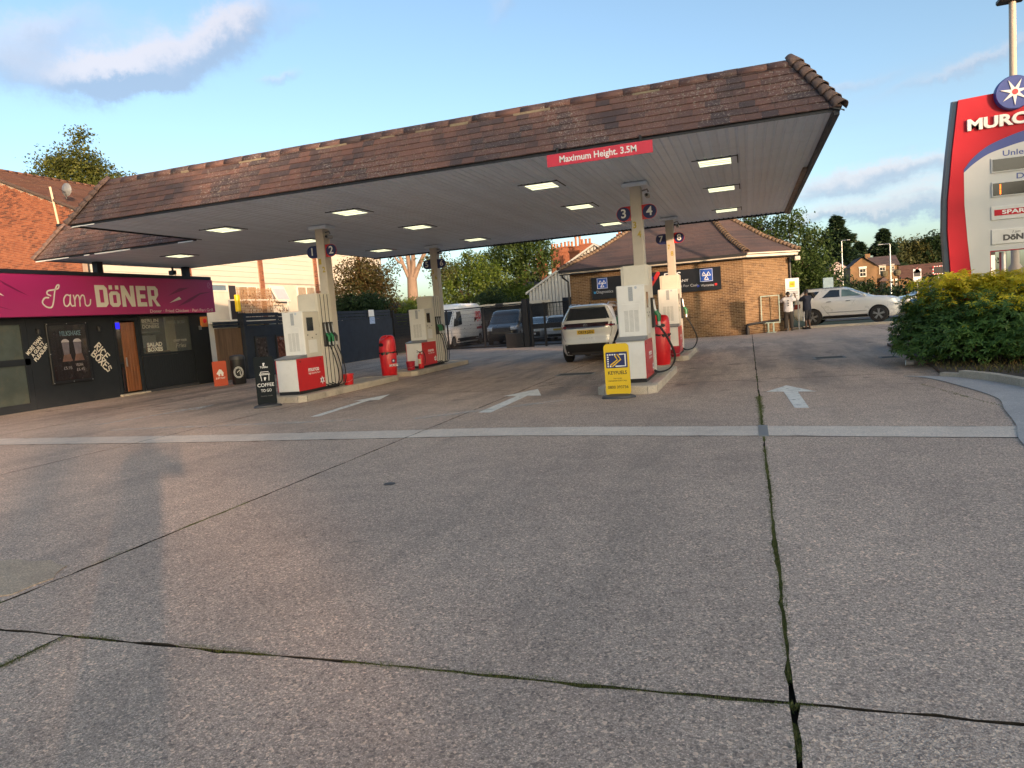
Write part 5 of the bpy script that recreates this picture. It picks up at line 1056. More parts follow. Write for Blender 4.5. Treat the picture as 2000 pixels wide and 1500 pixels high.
t = thing('satellite_dish', 'grey satellite dish on the tiled terrace roof', 'satellite dish', (-28.2, 24.3, 8.35)); MB().lathe([(0, 0), (.1, .01), (.2, .04), (.29, .09), (.28, .10), (.19, .05), (0, .015)], (0, 0, .32), 20, axis='y').build('dish', M_mgrey, t, True); MB().tube([(0, .02, -.1), (0, .03, .3)], .025, 7).tube([(0, 0, .2), (0, -.3, .3)], .012, 6).build('mast', M_black, t)
# ------------------------------------------------------------------ brick kiosk with hipped roof
kio = thing('brick_kiosk', 'yellow brown brick workshop kiosk with hipped tile roof and black sign', 'building', (-3.2, 37.5, 0))
K = [(-8.0, 33.45), (-.15, 33.55), (1.80, 35.15), (1.80, 42), (-8.0, 42)]
kw = MB().prism([(x, y, 0) for x, y in K], (0, 0, 3.5)).build('wall', M_mor, kio, world=True)
def kface(i, n, view):
    a, b = Vector((*K[i], 0)), Vector((*K[i + 1], 0)); d = (b - a); T = frame(a + d.normalized().cross(Vector((0, 0, 1))) * .001, d, (0, 0, 1)); brickwork(kw, T, d.length, 3.48, M_brk_k, M_mor, n_ind=n, view=view)
kface(0, 190, (6.6, 1.3)); kface(1, 110, (1.3, 2.2)); 
a, b = Vector((*K[4], 0)), Vector((*K[0], 0)); brickwork(kw, frame(a, b - a, (0, 0, 1)), (b - a).length, 3.48, M_brk_k, M_mor)
EZ = 3.58; EV = [(-8.42, 33.0), (.03, 33.1), (2.25, 34.9), (2.25, 42.4), (-8.42, 42.4)]; RP0 = (-3.4, 38.0, 6.75); RP1 = (-2.35, 38.0, 6.75)
def bell(lo0, lo1, hi0, hi1, n, nm='roof_slope'):     # slight sprocket at the eaves
    f = .3; l = Vector((0, 0, -.16)); m0, m1 = Vector(lo0).lerp(Vector(hi0), f) + l, Vector(lo1).lerp(Vector(hi1), f) + l
    courses(nm, lo0, lo1, m0, m1, int(n * f), M_tilek, kio); courses(nm, m0, m1, hi0, hi1, n - int(n * f), M_tilek, kio)
E3 = [(x, y, EZ) for x, y in EV]
bell(E3[0], E3[1], RP0, RP1, 50); bell(E3[1], E3[2], RP1, RP1, 46); bell(E3[2], E3[3], RP1, RP1, 40); bell(E3[3], E3[4], RP1, RP0, 20); bell(E3[4], E3[0], RP0, RP0, 40)
KH = half_round(.27, .16, .10).mesh(M_hipk, True)
for e, r_ in ((1, RP1), (2, RP1), (0, RP0)):
    m = Vector(E3[e]).lerp(Vector(r_), .3) + Vector((0, 0, -.16)); run_tiles(Vector(E3[e]) + Vector((0, 0, .02)), m, KH, .2, 'hip_tile', kio); run_tiles(m, r_, KH, .2, 'hip_tile', kio)
M_fasc = mat('cream_fascia', (.62, .58, .50), rough=.5, var=.1)
for i in range(3):
    a, b = Vector((*EV[i], 0)), Vector((*EV[i + 1], 0)); d = (b - a).normalized(); n = d.cross(Vector((0, 0, 1)))
    def strip(nm, m_, o0, o1, z0_, z1_): p, q = a - n * o0, b - n * o0; r_, s_ = b - n * o1, a - n * o1; MB().prism([(v.x, v.y, z0_) for v in (p, q, r_, s_)], (0, 0, z1_ - z0_)).build(nm, m_, kio, world=True)
    strip('fascia', M_fasc, .06, .09, 3.40, 3.50); strip('eaves_board', M_black, .04, .42, 3.505, 3.56); strip('gutter', M_black if i == 0 else M_fasc, -.06, .035, 3.47 if i == 0 else 3.53, 3.575)
    strip('dark_strip', M_black, .085, .40, 3.36, 3.405)
a, b = Vector((*EV[4], 0)), Vector((*EV[0], 0)); MB().box(-8.45, -8.36, 33.0, 42, 3.46, 3.57).build('gutter', M_black, kio, world=True)
MB().tube([(-8.3, 33.1, 3.48), (-8.28, 33.15, 3.25), (-8.08, 33.36, 3.05), (-8.08, 33.36, .1)], .05, 8).build('downpipe', M_black, kio, world=True); MB().tube([(1.86, 35.1, 3.3), (1.86, 35.1, .2)], .05, 8).build('downpipe', M_black, kio, world=True)
box('vent_box', mat('vent_white', (.6, .56, .46), rough=.6), kio, -1.9, -1.2, 36.2, 36.6, 5.45, 5.95, .02, world=True)
# sign board
sg = box('sign_board', mat('sign_navy_black', (.008, .010, .016), rough=.35, var=.1), kio, -6.96, -1.10, 33.36, 33.43, 2.10, 3.12, world=True)
TK = frame((0, 33.36, 0), *FRONT)
def triple_triangle(x, z, s):
    flat([(x - s, z - s), (x + s, z - s), (x + s, z + s), (x - s, z + s)], TK, mat('mot_blue', (.02, .09, .42), rough=.4), sg, 'emblem_panel', world=True)
    strokes([[(x + s * .93 * a_, z + s * .93 * b_) for a_, b_ in ((-1, -1), (1, -1), (1, 1), (-1, 1), (-1, -1))]], .02, TK, M_lwhite, sg, 'emblem_border', world=True, z=.005)
    for (a_, b_) in ((-.36, .22), (.36, .22), (0, -.42)):
        p = [(x + s * (a_ + .30 * c_), z + s * (b_ + .32 * e_)) for c_, e_ in ((-1, -.8), (1, -.8), (0, .9), (-1, -.8))]
        strokes([p], s * .17, TK, M_lwhite, sg, 'emblem_triangle', world=True, z=.006)
triple_triangle(-6.45, 2.83, .25); triple_triangle(-1.73, 2.78, .285)
lettering('Diagnostics', TK @ Matrix.Translation((-6.35, 2.43, 0)), .19, mat('grey_print', (.45, .46, .48)), sg, width=.78, world=True); lettering('Servicing', TK @ Matrix.Translation((-5.3, 2.43, 0)), .19, mat('grey_print', (.45, .46, .48)), sg, width=.7, world=True)
lettering('EDS', TK @ Matrix.Translation((-3.28, 2.90, 0)), .32, M_lwhite, sg, width=.80, bold=.02, shear=.25, world=True); lettering('COMPANY', TK @ Matrix.Translation((-3.02, 2.62, 0)), .17, M_lwhite, sg, width=1.0, world=True); lettering('Cars Bought For Cash', TK @ Matrix.Translation((-2.9, 2.38, 0)), .16, mat('grey_print', (.45, .46, .48)), sg, width=1.6, world=True); lettering('Warranties', TK @ Matrix.Translation((-1.70, 2.33, 0)), .16, mat('grey_print', (.45, .46, .48)), sg, width=.56, world=True)
strokes([([(-4.25, 2.45), (-3.85, 3.05)], .17)], .17, TK, M_red, sg, 'logo_bar', world=True); strokes([([(-4.3, 3.05), (-4.12, 2.8)], .17)], .17, TK, mat('logo_blue', (.02, .05, .4)), sg, 'logo_bar', world=True)
for (x, z, m_) in ((-6.82, 2.42, mat('dot_cyan', (.03, .25, .5))), (-2.1, 2.33, mat('dot_blue', (.02, .05, .4))), (-1.33, 2.34, M_red), (-5.75, 2.43, mat('dot_blue', (.02, .05, .4)))): flat([(x - .05, z - .05), (x + .05, z - .05), (x + .05, z + .05), (x - .05, z + .05)], TK, m_, sg, 'print_dot', world=True)
t = thing('kiosk_lamp', 'cream floodlight under the right eaves of the brick kiosk', 'floodlight', (2.15, 34.75, 3.3)); MB().box(-.1, .14, -.1, .1, -.17, .02, 0, .03).build('housing', M_fasc, t); MB().tube([(-.1, .1, .1), (0, 0, .0)], .03, 6).build('bracket', M_black, t)
# air and water point: board on posts, empty steel frame, black rail
t = thing('air_point_board', 'white air and water instruction board at the kiosk corner', 'sign', (1.92, 35.05, 0), R(8))
box('panel', M_lwhite, t, -.30, .30, -.03, .03, 1.35, 2.36, .01); box('yellow_panel', M_yellow, t, -.12, .12, -.034, -.03, 1.95, 2.22); [box('leg', M_mgrey, t, x_ - .03, x_ + .03, -.02, .02, 0, 1.35) for x_ in (-.24, .24)]
for z in (1.85, 1.75, 1.70, 1.65, 1.55): box('print_line', M_mgrey, t, -.24, .24, -.033, -.03, z, z + .018)
lettering('AIR', frame((0, -.0345, 2.085), *FRONT), .1, M_lblack, t)
t = thing('steel_frame', 'empty pale green steel sign frame standing before the kiosk wall', 'frame', (.92, 34.0, 0), R(6)); M_pg = mat('pale_green_steel', (.33, .42, .36), rough=.5, var=.2)
f = MB()
for (a, b, c, d) in ((-.40, .40, 1.62, 1.66), (-.40, .40, .42, .46), (-.40, -.36, .46, 1.62), (.36, .40, .46, 1.62)): f.box(a, b, -.03, .03, c, d)
f.build('frame', M_pg, t)
for x in (-.11, .11): box('leg', M_pg, t, x - .03, x + .03, -.03, .03, .03, .42)
box('foot_plate', M_pg, t, -.2, .2, -.15, .15, 0, .03)
t = thing('pipe_rail', 'black pipe guard rail along the foot of the kiosk', 'rail', (0, 33.4, 0)); MB().tube(smooth_path([(-.08, 33.38, .0), (-.08, 33.38, .38), (.1, 33.5, .45), (.9, 34.15, .50), (1.7, 34.85, .56)], 5), .055, 10).build('pipe', M_black, t, True, world=True); MB().lathe([(.09, 0), (.09, .3), (.06, .32), (0, .32)], (-.08, 33.38, 0), 12).build('post', M_black, t, world=True)
# ------------------------------------------------------------------ yard fence
def mesh_panel(parent, a, b, z0, z1, pitch=.06):
    a, b = Vector((*a, 0)), Vector((*b, 0)); d = b - a; n = int(d.length / pitch); mb = MB()
    for i in range(n + 1):
        p = a + d * i / n; mb.box(p.x - .006, p.x + .006, p.y - .006, p.y + .006, z0, z1)
    for k in range(int((z1 - z0) / .2) + 1):
        z = z0 + .2 * k; q = d.normalized().cross(Vector((0, 0, 1))) * .005; mb.prism([tuple(a + q + Vector((0, 0, z))), tuple(b + q + Vector((0, 0, z))), tuple(b - q + Vector((0, 0, z))), tuple(a - q + Vector((0, 0, z)))], (0, 0, .008))
    o = mb.build('wire_mesh', M_black, parent, world=True); o['kind'] = 'stuff'
def rail(parent, a, b, z, w=.05, h=.06, name='rail'):
    a, b = Vector((*a, z)), Vector((*b, z)); q = (b - a).normalized().cross(Vector((0, 0, 1))) * w / 2; MB().prism([tuple(a + q), tuple(b + q), tuple(b - q), tuple(a - q)], (0, 0, h)).build(name, M_black, parent, world=True)
t = thing('mesh_gate', 'long black wire mesh sliding gate in front of the vans', 'gate', (-14, 36.3, 0)); A_, B_ = (-18.2, 36.9), (-11.0, 35.0)
mesh_panel(t, A_, B_, .12, 2.2); rail(t, A_, B_, 2.2); rail(t, A_, B_, .06, .06, .09)
for f_ in (0, .34, .67, 1): p = Vector(A_).lerp(Vector(B_), f_); box('stile', M_black, t, p.x - .035, p.x + .035, p.y - .035, p.y + .035, .05, 2.24, world=True)
t = thing('gate_post', 'thick black gate post between the yard gate and the kiosk', 'post', (-10.75, 34.85, 0)); MB().box(-.17, .12, -.12, .12, 0, 2.45, 0, .01).build('post', M_black, t); MB().box(.13, .2, -.08, .08, 0, 2.45).build('guide', M_char, t); box('control_box', M_black, t, -1.15, -.2, -.1, .3, 0, .75)
t = thing('mesh_fence', 'black wire mesh fence panel beside the kiosk corner', 'fence', (-9.3, 34.6, 0)); A_, B_ = (-10.5, 34.75), (-8.35, 34.4)
mesh_panel(t, A_, B_, .12, 2.15); rail(t, A_, B_, 2.12); rail(t, A_, B_, .06); rail(t, A_, B_, .9, .05, .25)
for f_ in (.02, .36, .98): p = Vector(A_).lerp(Vector(B_), f_); box('fence_post', M_black, t, p.x - .05, p.x + .05, p.y - .05, p.y + .05, 0, 2.2, world=True)
t = thing('screen_box', 'dark grey panel screen against the left kiosk corner', 'screen', (-8.35, 34.6, 0)); box('panel', M_slate, t, -.35, .2, -.1, .1, 0, 2.35, .01)
for k in range(6): box('slat', M_slate, t, -.36, .21, -.115, -.1, .1 + k * .37, .1 + k * .37 + .34)
# shutter shed and clad workshop
t = thing('shutter_shed', 'low dark shutter fronted shed with pale roof edge behind the vans', 'shed', (-16, 47, 0)); box('core', M_char, t, -20, -13.2, 46.05, 52, 0, 2.35, world=True)
for k in range(19): box('shutter_slat', M_char, t, -19.9, -13.25, 46.0, 46.045, .05 + k * .12, .05 + k * .12 + .11, .02, world=True)
box('roof_edge', mat('pale_edge', (.5, .46, .38), rough=.6, var=.15), t, -20.1, -13.0, 45.85, 52, 2.36, 2.56, world=True); box('lamp', M_black, t, -16.2, -15.7, 45.6, 45.84, 2.3, 2.55, .02, world=True)
t = thing('clad_workshop', 'pale grey metal clad workshop gable behind the kiosk', 'building', (-9.5, 50, 0)); M_cl = mat('grey_cladding', (.42, .41, .38), rough=.45, metal=.0, var=.06, rnd=.05)
prof = lambda x: 3.17 + (x + 14.5) * (5.93 - 3.17) / 4.85 if x < -9.65 else 5.93 - (x + 9.65) * .60
MB().prism([(-14.45, 48.1, 0), (-4.9, 48.1, 0), (-4.9, 48.1, 2.9), (-9.65, 48.1, 5.75), (-14.45, 48.1, 3.05)], (0, 14, 0)).build('core', mat('clad_core', (.2, .2, .19)), t, world=True)  # darker grey core behind the cladding sheets
x = -14.5
while x < -5.2:
    w = .235; MB().add([(x, 48.1, .0), (x + w - .03, 48.1, .0), (x + w - .03, 48.1, prof(x + w - .03)), (x, 48.1, prof(x)), (x + .04, 48.03, .0), (x + w - .07, 48.03, .0), (x + w - .07, 48.03, prof(x + w - .07)), (x + .04, 48.03, prof(x + .04))], [(4, 5, 6, 7), (0, 4, 7, 3), (5, 1, 2, 6), (3, 7, 6, 2), (0, 1, 5, 4)]).build('cladding_sheet', M_cl, t, world=True); x += w + .003
for p, q in (((-14.7, 3.06), (-9.65, 5.96)), ((-9.65, 5.96), (-5.0, 3.1))): MB().prism([(p[0], 47.9, p[1]), (q[0], 47.9, q[1]), (q[0], 47.9, q[1] + .14), (p[0], 47.9, p[1] + .14)], (0, 14.4, 0)).build('roof', M_cl, t, world=True)
for i in range(6): strokes([[(-9.45 + i * .03, 3.75 - i * .07), (-8.2, 3.45 - i * .05)]], .035, frame((-.9, 48.02, .35), *FRONT), M_lwhite, t, 'painted_stripe', world=True)
# row of old houses with tall chimneys beyond
row = thing('chimney_terrace', 'far row of old red houses with tall pot topped chimneys', 'building', (-14, 70, 0)); F0, F1 = Vector((-7.5, 54, 0)), Vector((-26, 96, 0)); dn = (F1 - F0).normalized(); nn_ = Vector((-dn.y, dn.x, 0)) * 1
if nn_.x > 0: nn_ = -nn_
r0, r1 = F0 + Vector((0, 0, 6.9)), F1 + Vector((0, 0, 6.9)); e0, e1 = F0 + nn_ * 4.5 + Vector((0, 0, 4.1)), F1 + nn_ * 4.5 + Vector((0, 0, 4.1))
MB().prism([tuple(F0 + nn_ * 4.3), tuple(F1 + nn_ * 4.3), tuple(F1 - nn_ * 4.3), tuple(F0 - nn_ * 4.3)], (0, 0, 4.1)).build('wall', M_brk_h, row, world=True)
courses('roof', e0, e1, r0, r1, 22, M_tileh, row); courses('roof', F0 - nn_ * 4.5 + Vector((0, 0, 4.1)), F1 - nn_ * 4.5 + Vector((0, 0, 4.1)), r0, r1, 8, M_tileh, row)
M_pot = mat('terracotta', (.36, .14, .07), rough=.85, var=.25, scale=5)
for (px_, yy, ztop, w) in ((-19.1, 74, 8.3, .9), (-17.0, 70, 8.0, 1.15), (-15.1, 66.5, 7.6, 1.2), (-13.6, 64.0, 7.5, 1.1), (-9.1, 57, 7.3, .9), (-24.5, 88, 9.0, 1.2)):
    ch = MB().box(px_ - w / 2, px_ + w / 2, yy - .4, yy + .4, 5.0, ztop).box(px_ - w / 2 - .09, px_ + w / 2 + .09, yy - .48, yy + .48, ztop - .45, ztop - .28).box(px_ - w / 2 - .06, px_ + w / 2 + .06, yy - .45, yy + .45, ztop, ztop + .1).build('chimney', M_brk_h, row, world=True)
    for k in range(3): hh = random.choice((.45, .5, .95)); MB().lathe([(.12, 0), (.10, hh * .8), (.125, hh * .85), (.12, hh), (0, hh)], (px_ - w * .32 + k * w * .32, yy, ztop + .1), 10).build('chimney_pot', M_pot, ch, world=True)
# distant brown house among the trees
t = thing('distant_villa', 'small distant brick villa half hidden by trees past the workshop', 'house', (-24.5, 78, 0)); box('wall', M_brk_f, t, -26.5, -21.5, 77, 84, 0, 4.7, world=True)
courses('roof', (-26.8, 76.8, 4.65), (-21.2, 76.8, 4.65), (-25, 80.5, 6.4), (-23, 80.5, 6.4), 14, M_tilek, t)
for x in (-25.7, -24.0, -22.5):
    w = box('window', M_upvc, t, x - .3, x + .3, 76.96, 77.0, 3.2, 4.3, world=True); box('pane', M_glass, w, x - .24, x + .24, 76.94, 76.96, 3.26, 4.24, world=True)
o = box('chimney', M_brk_h, t, -25.0, -24.2, 79, 79.8, 5, 7.3, world=True)
# ------------------------------------------------------------------ vehicles: bodies lofted through level sections
M_tyre = mat('tyre', (.016, .016, .017), rough=.8, var=.25)
M_cglass = mat('car_glass', (.014, .018, .022), rough=.05, var=.2, spec=.8, coat=.5)
M_alloy = mat('alloy', (.33, .34, .35), rough=.3, metal=.9, var=.1)
M_dalloy = mat('dark_alloy', (.05, .05, .055), rough=.3, metal=.7, var=.1)
M_tail = mat('tail_lamp', (.16, .006, .010), rough=.15, var=.2, coat=.8)
M_taild = mat('dark_tail_lamp', (.022, .008, .014), rough=.12, var=.5, scale=6, coat=.8)
M_clearl = mat('head_lamp', (.55, .57, .6), rough=.1, var=.3, scale=8, coat=1.0)
M_plate = mat('yellow_plate', (.62, .40, .03), rough=.4, var=.05); M_platew = mat('white_plate', (.75, .74, .7), rough=.4, var=.05)
class Car:
    def __init__(s, root, levels): s.t = root; s.L = sorted(levels); s.zs = [l[0] for l in s.L]
    def at(s, z):
        L = s.L
        if z <= L[0][0]: return L[0][1:]
        for a, b in zip(L, L[1:]):
            if z <= b[0]: f = (z - a[0]) / max(b[0] - a[0], 1e-6); return tuple(p + (q - p) * f for p, q in zip(a[1:], b[1:]))
        return L[-1][1:]
    def ring(s, z, n=56):
        yr, yf, hw, p = s.at(z); cy, hl = (yr + yf) / 2, (yf - yr) / 2; out = []
        for k in range(n):
            a = 2 * math.pi * (k + .5) / n; c, d = math.cos(a), math.sin(a)
            # denser at corners
            x = hw * math.copysign(abs(c) ** (2 / p), c); y = cy + hl * math.copysign(abs(d) ** (2 / p), d); out.append((x, y, z))
        return out
    def side(s, y, z):
        yr, yf, hw, p = s.at(z); cy, hl = (yr + yf) / 2, (yf - yr) / 2; return hw * max(1e-4, 1 - min(1, abs((y - cy) / hl)) ** p) ** (1 / p)
    def rear(s, x, z, front=False):
        yr, yf, hw, p = s.at(z); cy, hl = (yr + yf) / 2, (yf - yr) / 2; k = hl * max(1e-4, 1 - min(1, abs(x / hw)) ** p) ** (1 / p); return cy + k if front else cy - k
    def shell(s, m, wheels, rw, n=64, name='body'):
        rings = []; zz = []
        for a, b in zip(s.zs, s.zs[1:]):
            k = max(1, int((b - a) / .09)); zz += [a + (b - a) * i / k for i in range(k)]
        zz.append(s.zs[-1]); mb = MB()
        for z in zz: mb.v += s.ring(z, n)
        for i in range(len(zz) - 1):
            for k in range(n): k2 = (k + 1) % n; mb.f.append((i * n + k, i * n + k2, (i + 1) * n + k2, (i + 1) * n + k)); mb.m.append(0)
        mb.f.append(tuple(range(n))[::-1]); mb.m.append(0); b = (len(zz) - 1) * n; mb.f.append(tuple(b + k for k in range(n))); mb.m.append(0)
        tmp = link('tmp', mb.mesh(m)); cut = MB()
        for (x, y, r_) in wheels: cut.lathe([(rw * 1.13, -.34), (rw * 1.13, .34)], (math.copysign(abs(x) + .02, x), y, rw), 28, axis='x')
        co = link('tmpc', cut.mesh(M_blk)); md = tmp.modifiers.new('b', 'BOOLEAN'); md.object = co; md.operation = 'DIFFERENCE'; md.solver = 'EXACT'
        dg = bpy.context.evaluated_depsgraph_get(); dg.update(); me = bpy.data.meshes.new_from_object(tmp.evaluated_get(dg))
        for q in (tmp, co): bpy.data.objects.remove(q)
        me.polygons.foreach_set('use_smooth', [True] * len(me.polygons)); me.set_sharp_from_angle(angle=R(32)); o = link(name, me, s.t)
        for (x, y, r_) in wheels: MB().box(x - .42 if x > 0 else x + .27, x - .27 if x > 0 else x + .42, y - rw * 1.1, y + rw * 1.1, .3, rw * 2.1).build('wheel_arch_liner', M_blk, s.t)
        s.body = o; return o
    def wheel(s, x, y, r_, w=.22, rim=None, spokes=5, double=False):
        sg = 1 if x > 0 else -1; o = MB().lathe([(r_ * .62, -w / 2), (r_ * .92, -w / 2), (r_, -w / 2 + .03), (r_, w / 2 - .03), (r_ * .92, w / 2), (r_ * .62, w / 2)], (x - sg * w / 2, y, r_), 30, axis='x').build('wheel', M_tyre, s.t, True)
        rr = r_ * .68; xo = x + .006 * sg; m_ = rim or M_alloy
        MB().lathe([(rr * .2, -.03), (rr, -.03), (rr, .005), (rr * .94, .008), (rr * .9, -.02)], (xo - (.0 if sg > 0 else .0), y, r_), 28, axis='x').build('rim', m_, o, True)
        sp = MB()
        for k in range(spokes):
            a = 2 * math.pi * k / spokes + .3
            for da in ((-.13, .13) if double else (0,)):
                c, d = math.cos(a + da), math.sin(a + da); w0 = rr * (.10 if double else .17); P = [(xo, y + c * rr * .12 - d * w0, r_ + d * rr * .12 + c * w0), (xo, y + c * rr * .12 + d * w0, r_ + d * rr * .12 - c * w0), (xo, y + c * rr * .93 + d * w0 * .7, r_ + d * rr * .93 - c * w0 * .7), (xo, y + c * rr * .93 - d * w0 * .7, r_ + d * rr * .93 + c * w0 * .7)]
                sp.prism(P, (sg * .012, 0, 0))
        sp.lathe([(rr * .2, 0), (rr * .18, sg * .016), (0, sg * .016)], (xo, y, r_), 14, axis='x'); sp.build('spokes', M_alloy if double else m_, o)
    def side_patch(s, pts, m, name, off=.006, both=True, parent=None):
        for sg in ((1, -1) if both else (1,)):
            mb = MB(); n = len(pts); c = (sum(p[0] for p in pts) / n, sum(p[1] for p in pts) / n); V = [(sg * (s.side(*c) + off), *c)]; F = []
            P = []
            for i in range(n):
                a, b = pts[i], pts[(i + 1) % n]; k = max(1, int(math.hypot(b[0] - a[0], b[1] - a[1]) / .15)); P += [(a[0] + (b[0] - a[0]) * j / k, a[1] + (b[1] - a[1]) * j / k) for j in range(k)]
            for f in (.5, 1.0): V += [(sg * (s.side(c[0] + (p[0] - c[0]) * f, c[1] + (p[1] - c[1]) * f) + off), c[0] + (p[0] - c[0]) * f, c[1] + (p[1] - c[1]) * f) for p in P]
            k = len(P); F = [(0, 1 + i, 1 + (i + 1) % k) for i in range(k)] + [(1 + i, 1 + k + i, 1 + k + (i + 1) % k, 1 + (i + 1) % k) for i in range(k)]
            mb.add(V, F).build(name, m, parent or s.t, True)
    def end_patch(s, x0, x1, z0, z1, m, name, off=.006, front=False, top=None, nx=16, nz=6, parent=None):
        """patch on the rear (or front) between heights; top = half width scale at the upper edge"""
        mb = MB(); V = []
        for j in range(nz + 1):
            z = z0 + (z1 - z0) * j / nz; k = 1 if top is None else 1 + (top - 1) * j / nz
            for i in range(nx + 1):
                x = (x0 + (x1 - x0) * i / nx) * k; y = s.rear(x, z, front); V.append((x, y + (off if front else -off), z))
        F = [(j * (nx + 1) + i, j * (nx + 1) + i + 1, (j + 1) * (nx + 1) + i + 1, (j + 1) * (nx + 1) + i) for j in range(nz) for i in range(nx)]
        return mb.add(V, F).build(name, m, parent or s.t, True)
    def line(s, pts, m=None, r_=.006, both=True, name='panel_gap', off=.001):
        for sg in ((1, -1) if both else (1,)): MB().tube([(sg * (s.side(y, z) + off), y, z) for y, z in pts], r_, 4).build(name, m or M_blk, s.t)
def paint(name, col, rough=.25, metal=.0): return mat(name, col, rough=rough, metal=metal, var=.03, scale=1.5, coat=.8)
# white family car at the pump, seen from behind
t = thing('white_suv', 'off white family SUV refuelling behind pump 3, seen from behind', 'car', (-4.78, 21.55, 0)); M_p = paint('off_white_paint', (.62, .62, .60), .25)
wr = .36; wh = [(-.90, .95, wr), (.90, .95, wr), (-.90, 3.68, wr), (.90, 3.68, wr)]
c = Car(t, [(.24, .22, 4.35, .82, 7), (.36, .10, 4.46, .89, 6), (.58, .0, 4.52, .925, 6), (.66, .0, 4.53, .93, 6), (.80, .035, 4.53, .93, 6), (.84, .045, 4.53, .93, 6), (1.06, .02, 4.50, .935, 6), (1.14, .03, 4.40, .93, 6), (1.24, .09, 4.22, .915, 6), (1.27, .11, 3.42, .90, 6), (1.33, .13, 3.25, .865, 6), (1.55, .30, 2.78, .765, 6), (1.70, .40, 2.42, .675, 6), (1.745, .34, 2.28, .63, 6), (1.785, .44, 2.1, .56, 6), (1.805, .8, 1.8, .40, 5)])
c.shell(M_p, wh, wr)
for w_ in wh: c.wheel(*w_, .23, M_dalloy)
c.end_patch(-.82, .82, 1.335, 1.70, M_cglass, 'rear_window', top=.76); c.end_patch(-.89, .89, 1.07, 1.235, M_taild, 'light_bar', .008)
for x0, x1 in ((-.90, -.62), (.62, .90)): c.end_patch(x0, x1, 1.10, 1.16, M_tail, 'tail_light', .014, nx=6, nz=2)
c.end_patch(-.90, .90, .26, .60, M_blk, 'bumper', .008); c.end_patch(-.5, .5, .24, .34, M_dgrey, 'diffuser', .03)
pl = c.end_patch(-.275, .275, .895, 1.02, M_plate, 'number_plate', .015, nx=2, nz=1); y_ = c.rear(0, .95) - .02; lettering('OE74 JZN', frame((0, y_, .955), *FRONT), .115, M_lblack, pl, width=.46, bold=.008)
lettering('TIGUAN', frame((0, c.rear(0, .77) - .004, .765), *FRONT), .05, M_alloy, t, width=.42, space=1.8, name='model_lettering'); strokes([arc(0, 0, .055, .055, 0, 360, 20), [(-.03, .04), (0, -.035), (.03, .04)]], .009, frame((0, c.rear(0, 1.15) - .012, 1.155), *FRONT), M_alloy, t, 'emblem')
MB().tube([(x, c.rear(x, z) - .002, z) for x, z in ((-.80, 1.06), (-.74, .80), (-.66, .70), (.66, .70), (.74, .80), (.80, 1.06))], .006, 4).build('tailgate_gap', M_blk, t)
c.side_patch([(.62, 1.33), (3.15, 1.33), (2.5, 1.66), (1.0, 1.69)], M_cglass, 'side_window'); MB().prism([(-.012, .9, 1.8), (-.012, 1.12, 1.8), (-.012, .88, 1.88)], (.024, 0, 0)).build('aerial_fin', M_blk, t)
for sg in (1, -1): MB().tube([(sg * .62, .6, 1.75), (sg * .60, .9, 1.83), (sg * .60, 2.1, 1.83), (sg * .63, 2.4, 1.74)], .018, 6).build('roof_rail', M_alloy, t); MB().box(*sorted((sg * .93, sg * 1.10)), 3.0, 3.12, 1.2, 1.36, 0, .03).build('mirror', M_blk, t)
c.end_patch(-.78, .78, .62, .90, M_blk, 'grille', .006, True); c.end_patch(-.72, .72, 1.33, 1.66, M_cglass, 'windscreen', .006, True, .82)
# silver SUV side on, behind the two people
ang = R(-13); fw_ = Vector((math.cos(ang), math.sin(ang), 0)); rear_c = Vector((3.0, 38.35, 0)) + Vector((-fw_.y, fw_.x, 0)) * .93 - fw_ * .98
t = thing('silver_suv', 'silver SUV parked side on behind the two people', 'car', tuple(rear_c), ang - R(90)); M_p = paint('silver_paint', (.62, .63, .63), .3, .15)
wr = .40; wh = [(-.93, .98, wr), (.93, .98, wr), (-.93, 3.90, wr), (.93, 3.90, wr)]
c = Car(t, [(.28, .2, 4.6, .86, 8), (.42, .06, 4.74, .93, 7), (.62, .0, 4.80, .95, 6), (.9, .02, 4.80, .96, 6), (1.10, .06, 4.72, .955, 6), (1.20, .08, 4.45, .94, 6), (1.27, .10, 3.72, .92, 6), (1.32, .13, 3.55, .885, 6), (1.55, .34, 3.0, .79, 6), (1.73, .52, 2.6, .70, 6), (1.80, .62, 2.3, .62, 6), (1.825, .9, 2.0, .45, 5)])
c.shell(M_p, wh, wr)
for w_ in wh: c.wheel(*w_, .26, M_dalloy, 5, True)
c.side_patch([(1.42, 1.335), (2.22, 1.335), (2.2, 1.68), (1.78, 1.69)], M_cglass, 'side_window'); c.side_patch([(2.30, 1.335), (3.36, 1.335), (2.78, 1.64), (2.30, 1.68)], mat('clear_side_glass', (.10, .16, .16), rough=.06, var=.5, scale=2, spec=.8, coat=.5), 'side_window'); c.side_patch([(.40, 1.36), (1.05, 1.36), (1.30, 1.66), (.66, 1.66)], M_cglass, 'quarter_window')
for p in ([(1.38, 1.30), (1.40, .95), (1.62, .62), (1.75, .48)], [(2.26, 1.68), (2.26, .46)], [(3.42, 1.30), (3.40, .46)]): c.line(p, M_dgrey, .005)
c.line([(1.3, 1.315), (3.45, 1.315)], M_alloy, .009, name='trim'); c.line([(1.55, .92), (4.4, .95)], M_mgrey, .007, name='crease'); c.line([(1.6, .60), (3.4, .60)], M_alloy, .014, name='trim')
c.side_patch([(1.42, .30), (3.45, .30), (3.42, .44), (1.46, .44)], M_blk, 'sill', .012)
for y in (1.62, 2.48): c.line([(y, 1.12), (y + .22, 1.13)], M_alloy, .018, name='door_handle', off=.02)
